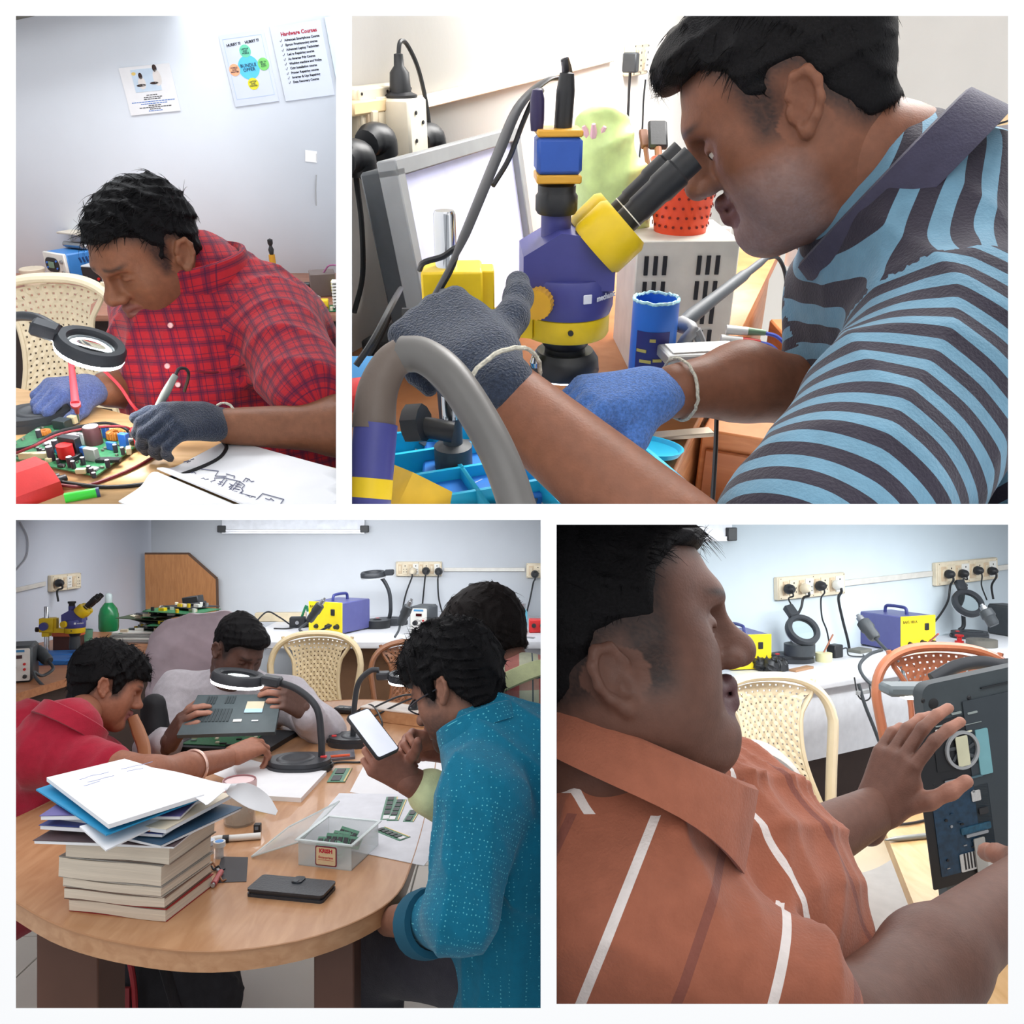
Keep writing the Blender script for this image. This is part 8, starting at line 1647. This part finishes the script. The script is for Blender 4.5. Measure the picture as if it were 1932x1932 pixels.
for (px, py, lb, ro, h_, m_) in ((1500, 1246, 'thick grey tape roll on the left lamp base', .068, .05, DARKG), (1840, 1216, 'flat grey tape roll beside the red spool', .072, .035, mat('tape_grey', (112, 108, 100), .6))):
    c = on4(px, py); b = MB(); b.lathe([(.018, 0), (ro, 0), (ro, h_), (.018, h_), (.018, 0)], n=28); single('tape_roll', b, m_, lb, 'tape', R, c + np.array([0, -.06, .036 if px < 1600 else 0]))
c = on4(1810, 1212); b = MB(); b.lathe([(0, 0), (.022, 0), (.022, .008), (.012, .01), (.012, .03), (.022, .032), (.022, .04), (0, .04)], n=18); single('spool', b, REDP, 'small red spool beside the flat tape roll', 'spool', R, c)
c = on4(1554, 1248); t = thing('wax_pot', 'pale yellow flux pot with a wooden stick', 'pot', R, c); b = MB(); b.lathe([(0, 0), (.034, 0), (.037, .01), (.037, .04), (0, .042)], n=22); part('pot', b, mat('wax_yellow', (232, 226, 176), .4), t); b = MB(); b.cyl((.0, 0, .04), (.05, .02, .12), .004, n=8); part('stick', b, mat('stick_wood', (170, 110, 84), .6), t)
c = on4(1575, 1240); t = thing('charger', 'small black charger with loose wires behind the flux pot', 'charger', R, c, RQ); b = MB(); b.box((0, 0, .03), (.06, .05, .06), bev=.004); part('housing', b, BLACKP, t); b = MB(); b.tube([(.03, 0, .03), (.06, -.02, .04), (.05, -.04, .01), (.1, -.08, .006), (.14, -.05, .006)], .0035, 6); part('wire', b, DARKG, t)
c = on4(1622, 1230); b = MB(); b.box((0, 0, .008), (.1, .07, .016), RQ @ rotz(.1), .002); single('sharpening_block', b, mat('block_grey', (120, 120, 112), .7), 'flat grey block lying left of the yellow station', 'block', R, c)
c = on4(1512, 1264); b = MB(); b.box((0, 0, .005), (.14, .035, .01), RQ @ rotz(.15), .001); single('wooden_stick', b, mat('strip_wood', (170, 130, 98), .6), 'thin wooden strip lying on the counter edge', 'strip', R, c)
cc = on4(1456, 1258, .02); V, F = surface([el(cc + np.array(q), (.03, .025, .03), k=.01) for q in ((0, 0, 0), (.04, .01, -.004), (-.035, .02, 0), (.02, .03, .01), (-.01, -.01, .012))], .004, warp=wrinkle(.014, 160, 71)); o = bpy.data.objects.new('cable_heap', mesh_np('cable_heap', V, F, BLACKP, base=cc)); COL.objects.link(o); put(o, R, cc); tag(o, 'small heap of black parts near the person nose', 'parts')
b = MB(); t = thing('screwdriver', 'red handled probe leaning against the yellow station', 'probe', R, on4(1738, 1228)); v_ = R.at(1770, 1196, 3.75) - on4(1738, 1228); b.cyl((0, 0, .01), v_, .004, n=8); part('shaft', b, mat('probe_maroon', (170, 50, 50), .5), t)
# chairs
tp = R.at(1472, 1273, 3.0); plastic_chair('cream plastic chair with pierced back behind the person', (226, 208, 176), R, tp - np.array([0, .29, .885]), .18, 'cream_chair4')
tp = R.at(1752, 1217, 2.85); plastic_chair('reddish brown plastic chair in front of the counter', (176, 106, 74), R, tp - np.array([0, .29, .885]), -.16, 'brown_chair4')
t = thing('plastic_chair', 'white plastic chair seat and curved back beside the brown shirt', 'chair', R, R.at(1560, 1800, 1.75)); p0 = R.at(1560, 1800, 1.75); WC = mat('white_chair', (222, 216, 210), .4, var=.04)
K0 = [R.at(x, y, d_) - p0 for x, y, d_ in ((1395, 1420, 1.5), (1440, 1412, 1.5), (1490, 1450, 1.52), (1520, 1520, 1.55), (1545, 1600, 1.56), (1570, 1690, 1.58))]; b = MB(); b.tube(K0, .04, 10, 5, flat=.25, up=(0, -1, 0)); part('backrest', b, WC, t)
q = [R.onz(x, y, FL4 + .42) - p0 for x, y in ((1590, 1665), (1700, 1625), (1760, 1705), (1660, 1795))]; b = MB(); b.sheet(quad(*q, lambda u, v: .02 * (2 * u - 1) ** 2), 8, 8, .012); part('seat', b, mat('seat_grey', (196, 190, 184), .4), t)
b = MB(); b.cyl(q[3] + np.array([.02, .02, 0]), q[3] + np.array([.02, .02, -.42]), .02, n=8); part('leg', b, WC, t); b = MB(); b.cyl(q[2], q[2] + np.array([0, 0, -.42]), .02, n=8); part('leg', b, WC, t)
# table, things on it
P_ = [on4(*q) for q in ((1655, 1530), (1760, 1498), (2200, 1470), (2200, 1980), (1850, 2020), (1740, 1745))]; o3 = on4(1800, 1650)
t = thing('wood_table', 'pale wooden table beneath the lifted laptop', 'table', R, o3 - np.array([0, 0, .75])); b = MB(); b.prism([(q[0] - o3[0], q[1] - o3[1]) for q in P_], .722, .75); part('tabletop', b, wood('table4', (228, 188, 138), (208, 164, 112), 4, rough=.35, along=(10, 2, 14)), t)
for q in (on4(1730, 1560), on4(1850, 1850)): b = MB(); b.box((q[0] - o3[0] + .06, q[1] - o3[1], .361), (.06, .06, .722), bev=.003); part('leg', b, DKL, t)
c = on4(1738, 1512); t = thing('red_meter', 'red device with a clear top beside the laptop', 'device', R, c); b = MB(); b.box((0, .02, .03), (.1, .1, .06), bev=.02); part('body', b, REDP, t); b = MB(); b.box((0, .02, .075), (.08, .08, .04), bev=.015); part('cover', b, mat('clear_cover', (226, 190, 190), .15, alpha=.5), t); b = MB(); b.tube([(-.03, -.03, .03), (-.02, -.04, .09), (.02, -.03, .1), (.03, -.02, .06)], .004, 7); part('wire', b, mat('wire_pink', (200, 60, 80), .5), t)
p1, p2 = on4(1668, 1585, .006), on4(1775, 1574, .006); t = thing('soldering_pen', 'silver grey pen lying at the table edge', 'pen', R, p1); L_ = np.linalg.norm(p2 - p1); b = MB(); b.lathe([(0, 0), (.002, .004), (.0055, .03), (.006, L_), (0, L_)], axis=p2 - p1, n=14); part('barrel', b, mat('pen_silver', (150, 154, 152), .35, metal=.4), t)
cable('cable', 'dark thin cable lying behind the silver pen on the table', R, [on4(1690, 1556, .004), on4(1720, 1553, .004), on4(1760, 1545, .004), on4(1800, 1540, .004)], .003, BLACKP)
# laptop, bottom towards us
LT = [R.at(1728, 1292, 1.36), R.at(2010, 1276, 1.42), R.at(2060, 1745, 1.42), R.at(1788, 1750, 1.37)]; c0 = (LT[0] + LT[1] + LT[2] + LT[3]) / 4
ez = LT[0] - LT[3]; Hl = np.linalg.norm(ez); ez = nrm(ez); ex = nrm(nrm(LT[1] - LT[0]) - np.dot(nrm(LT[1] - LT[0]), ez) * ez); ey = np.cross(ez, ex); RLp = np.column_stack([ex, ey, ez]); Wl = np.linalg.norm(LT[1] - LT[0])
t = thing('laptop', 'dark laptop base held upright with the service hatch open', 'laptop', R, LT[3], RLp); o_ = np.array([Wl / 2, 0, Hl / 2]); FR = FRONT
LGR = mat('laptop_graphite', (58, 66, 70), .45, var=.08, scale=50)
b = MB(); b.prism(rrect(Wl, Hl, .02), -.0, .022, c=o_ + np.array([0, .011, 0]), R=FR); part('shell', b, LGR, t)
def LQ(x, y): # photo pixel -> local panel coordinates
    a = (R.onp(x, y, LT[3] + ey * -.012, ey) - LT[3]); a = RLp.T @ a; return a
def lrect(nm, x0, y0, x1, y1, m, th=.002, off=0.0, r=.002):
    a, b_ = LQ(x0, y1), LQ(x1, y0); cx, cz = (a[0] + b_[0]) / 2, (a[2] + b_[2]) / 2; w_, h_ = abs(b_[0] - a[0]), abs(b_[2] - a[2]); q = MB(); q.prism(rrect(w_, h_, min(r, w_ * .4, h_ * .4), 3), 0, th, c=(cx, -.0105 - off, cz), R=FR); return part(nm, q, m, t)
BAY = mat('bay_black', (22, 24, 28), .5); PCN = mat('pcb_navy', (24, 52, 74), .45, var=.3, scale=120); GRL = mat('label_grey', (176, 178, 178), .6, var=.1, scale=200)
lrect('service_bay', 1762, 1340, 1858, 1680, BAY, .002); lrect('cover_rim', 1866, 1285, 1990, 1720, mat('cover_slate', (50, 58, 64), .5), .003); lrect('edge_strip', 1850, 1285, 1905, 1300, mat('strip_dark', (30, 34, 38), .4), .004)
for (a, b_, c_, d_) in ((1764, 1342, 1784, 1350), (1794, 1341, 1812, 1349), (1824, 1340, 1842, 1348), (1764, 1362, 1800, 1372), (1806, 1361, 1850, 1370)): lrect('connector', a, b_, c_, d_, mat('conn_grey', (140, 150, 148), .45), .002, .002)
lrect('fan_bay', 1768, 1374, 1848, 1458, BAY, .001, .002)
a = LQ(1813, 1414); q = MB(); rr = .031; q.lathe([(rr * .84, 0), (rr, 0), (rr, .004), (rr * .84, .004), (rr * .84, 0)], c=(a[0], -.0135, a[2]), axis=(0, -1, 0), n=36); part('fan_ring', q, mat('ring_grey', (150, 154, 156), .4), t)
q = MB(); q.lathe([(0, 0), (rr * .34, 0), (rr * .3, .003), (0, .003)], c=(a[0], -.0135, a[2]), axis=(0, -1, 0), n=20); fh = part('fan_hub', q, DARKG, t)
for k in range(7):
    an = 2 * math.pi * k / 7; q = MB(); dr = np.array([math.cos(an), 0, math.sin(an)]); q.tube([np.array([a[0], -.0145, a[2]]) + dr * rr * .3, np.array([a[0], -.0145, a[2]]) + (dr + np.array([-dr[2], 0, dr[0]]) * .25) * rr * .75], .003, 5, 1, flat=.3); part('blade', q, DARKG, fh)
lrect('tape', 1805, 1385, 1820, 1446, mat('tape_mesh', (196, 196, 168), .6), .001, .006); lrect('tape', 1804, 1376, 1830, 1385, mat('tape_white', (222, 220, 196), .6), .001, .005); lrect('heat_pipe', 1848, 1372, 1860, 1462, mat('pipe_teal', (110, 160, 168), .4), .003, .002); lrect('screw_tab', 1764, 1375, 1771, 1388, WHITEP, .002, .003)
lrect('drive_connector', 1800, 1460, 1850, 1475, mat('conn_slate', (70, 96, 106), .45), .004, .002); lrect('mainboard', 1776, 1476, 1862, 1655, PCN, .001, .002); lrect('bracket_part', 1780, 1468, 1800, 1476, STEEL, .002, .003)
lrect('sticker', 1832, 1488, 1846, 1512, GRL, .001, .004); lrect('chip', 1845, 1520, 1860, 1536, BLACKP, .003, .003); lrect('wifi_card', 1812, 1548, 1866, 1575, mat('card_teal', (30, 74, 96), .45, var=.3, scale=150), .002, .003); lrect('socket_bar', 1818, 1568, 1860, 1573, STEEL, .004, .004)
lrect('serial_label', 1812, 1602, 1845, 1645, GRL, .001, .004); lrect('flat_cable', 1842, 1576, 1853, 1652, mat('ribbon_grey', (150, 152, 150), .5), .002, .005); lrect('serial_label', 1862, 1610, 1872, 1648, GRL, .001, .004)
b = MB(); [b.box(np.array([LQ(1818 + 6 * k, 1624)[0], -.0158, LQ(1818, 1624)[2]]), (.0028, .0004, .026)) for k in range(4)]; part('bar_print', b, INK, t)
for (x, y, r_) in ((1742, 1322, .004), (1762, 1328, .009), (1829, 1317, .004), (1762, 1480, .003), (1857, 1640, .003)):
    a = LQ(x, y); q = MB(); q.lathe([(0, .0015), (r_ * .6, .0015), (r_, 0), (0, 0)], c=(a[0], -.0115, a[2]), axis=(0, -1, 0), n=14); part('foot' if r_ > .005 else 'screw', q, RUBBER if r_ > .005 else BAY, t)
rg = random.Random(12)
for k in range(14):
    x, y = rg.uniform(1780, 1855), rg.uniform(1480, 1650); lrect('component', x, y, x + rg.uniform(3, 8), y + rg.uniform(3, 7), (STEEL, BAY, PCN)[k % 3], .002, .003)
# lamp head just behind the laptop
c = R.at(1722, 1300, 1.75); b = MB(); b.box((0, 0, 0), (.12, .06, .022), bev=.006); t = thing('magnifier_lamp', 'grey lamp arm and head showing above the laptop edge', 'magnifier lamp', R, c); part('head', b, mat('lamp_grey', (110, 120, 124), .4), t); b = MB(); b.box((.02, 0, -.014), (.09, .045, .006)); part('light_strip', b, mat('led_light_table', (255, 250, 240), .4, var=0, emit=70.0), t, 'glowing white light strip'); b = MB(); b.tube([(.04, 0, .02), (.1, 0, .05), (.17, 0, .05), (.26, 0, .0), (.3, .02, -.4), (.3, .02, T4 - c[2] + .006)], .014, 10, 7); part('arm', b, mat('lamp_charcoal', (52, 55, 60), .42), t)

# ---- the man
base = W(1300, 1960, .85)
def lines4(nt, v):
    x, y, z = sepxyz(nt, v); sl = mnode(nt, 'GREATER_THAN', y, 4.0); br, wh_, dk_ = (158, 96, 74), (226, 218, 214), (118, 72, 66)
    t1 = cmix(nt, band(nt, x, .17, .0075, .1), cmix(nt, mnode(nt, 'MULTIPLY', band(nt, x, .17, .0075, .6), .7), br, dk_), wh_); s1 = cmix(nt, band(nt, z, .125, .0075, .05), cmix(nt, mnode(nt, 'MULTIPLY', band(nt, z, .125, .0075, .55), .7), br, dk_), wh_)
    return cmix(nt, sl, t1, s1)
BRN = pattern('brown_lined_cloth', lines4); BRC = pattern('brown_collar_cloth', lambda nt, v: cmix(nt, 0.0, (158, 96, 74), (158, 96, 74)))
N_, C_, B_ = W(1165, 1485, .81), W(1285, 1700, .90), W(1330, 1960, .94); RS, LS = W(1160, 1745, .72), W(1400, 1610, 1.06)
eR, wR = W(1590, 1965, .68), W(1960, 1650, .98); eL, wL = W(1500, 1605, 1.12), W(1655, 1525, 1.2); slv = W(1480, 1915, .68)
sh = [rc(W(1150, 1500, .8), W(1090, 1620, .86), .09, .12, .05), rc(W(1195, 1545, .85), C_, .098, .165, .06), rc(C_, B_, .168, .18, .06), rc(W(1140, 1610, .85), RS, .085, .088, .05), rc(W(1000, 1600, .9), W(1040, 1850, .95), .12, .17, .06), rc(RS, slv, .09, .068, .03, t=1), rc(W(1240, 1540, .95), LS, .08, .08, .05), rc(LS, W(1470, 1620, 1.1), .075, .06, .03, t=2)]
bd = [rc(W(1120, 1330, .79), N_, .06, .062, .03), rc(N_, C_, .06, .13, .03), rc(C_, B_, .13, .14, .05), rc(N_, RS, .045, .05, .02), rc(RS, eR, .06, .045, .03), rc(eR, W(1760, 1815, .8), .044, .043, .03), rc(W(1760, 1815, .8), wR, .043, .032, .03), rc(N_, LS, .05, .05, .04), rc(LS, eL, .05, .044, .03), rc(eL, wL, .045, .031, .03)]
Hm = head_mat(1152, 1200, .78, (.965, .12, .16), s=1.0)
hL = hand_mat(wL, W(1690, 1440, 1.2) - wL, vdir(1680, 1440, -.5, -.75, .2)); hR = hand_mat(wR, W(2040, 1600, 1.1) - wR, vdir(1960, 1640, .2, -.7, .6))
man = person('person', 'person in rust brown polo with white lines raising his hand beside laptop', 4, base, (104, 72, 60), dict(hair='recede', thick=.008, top=.008, beard=.12, beardcol=(60, 44, 42), tache=.6, jaw=1.12, cheek=1.05, nose=1.2, fat=.012, earz=-.026, strands=5200, len=.022, lift=.35, mess=.3, comb=(1, .1, 0), lip=(88, 58, 60), sw=.0007, hh=.003), Hm, bd, hands=[(hL, dict(curl=((10, 18, 12), (12, 20, 14), (20, 25, 18), (28, 30, 20)), thumb=(45, 15, 10, .3), side=-1, s=1.02, spread=7), .003), (hR, dict(curl=((30, 30, 20),) * 4, thumb=(45, 25, 15, .4), side=1, s=1.0), .005)], hh=.0024, hb=.005, seed=71, eye=False)
garment('polo_shirt', sh, BRN, man, base, 4, h=.0048, warp=wrinkle(.011, 36, 74), sleeves={1: (RS, slv, .08), 2: (LS, W(1470, 1620, 1.1), .07)}, o=C_, x=np.array([.8, .6, 0]), z=np.array([-.2, 0, 1]))
collar(W(1180, 1446, .79), vdir(1190, 1450, .36, -.06, .92), vdir(1190, 1450, .92, .0, -.38), .108, .1, .032, BRC, man, base, gap=.3, tip=1.8, flare=.018, drop=.042)
mark(4)

# ------------------------------------------------------------------ what meets a partition ends there
def trim_to_rooms():
    bpy.context.view_layer.update()
    for o in list(bpy.data.objects):
        if o.type != 'MESH' or o.get('kind') == 'structure' and o.name.split('.')[0] in ('wall_front', 'floor_upper', 'wall_divider_upper', 'wall_divider_lower'): continue
        rid = ROOM_OF.get(o.name)
        if rid is None: continue
        mw = o.matrix_world; bb = [mw @ Vector(c) for c in o.bound_box]
        bad = [(n, d) for n, d in cone_planes(rid) if any(np.dot(n, c) > d + 1e-4 for c in bb)]
        if not bad: continue
        me = o.data.copy() if o.data.users > 1 else o.data; o.data = me
        bm = bmesh.new(); bm.from_mesh(me); inv = mw.inverted()
        for n, d in bad:
            pw = Vector(n) * d
            co = inv @ pw; no = (mw.to_3x3().transposed() @ Vector(n)).normalized()
            r = bmesh.ops.bisect_plane(bm, geom=bm.verts[:] + bm.edges[:] + bm.faces[:], plane_co=co, plane_no=no, clear_outer=True)
            ed = [e for e in r['geom_cut'] if isinstance(e, bmesh.types.BMEdge)]
            try: bmesh.ops.holes_fill(bm, edges=ed, sides=0)
            except Exception: pass
        bm.to_mesh(me); bm.free(); me.update()
        if not len(me.vertices): bpy.data.objects.remove(o)
trim_to_rooms()
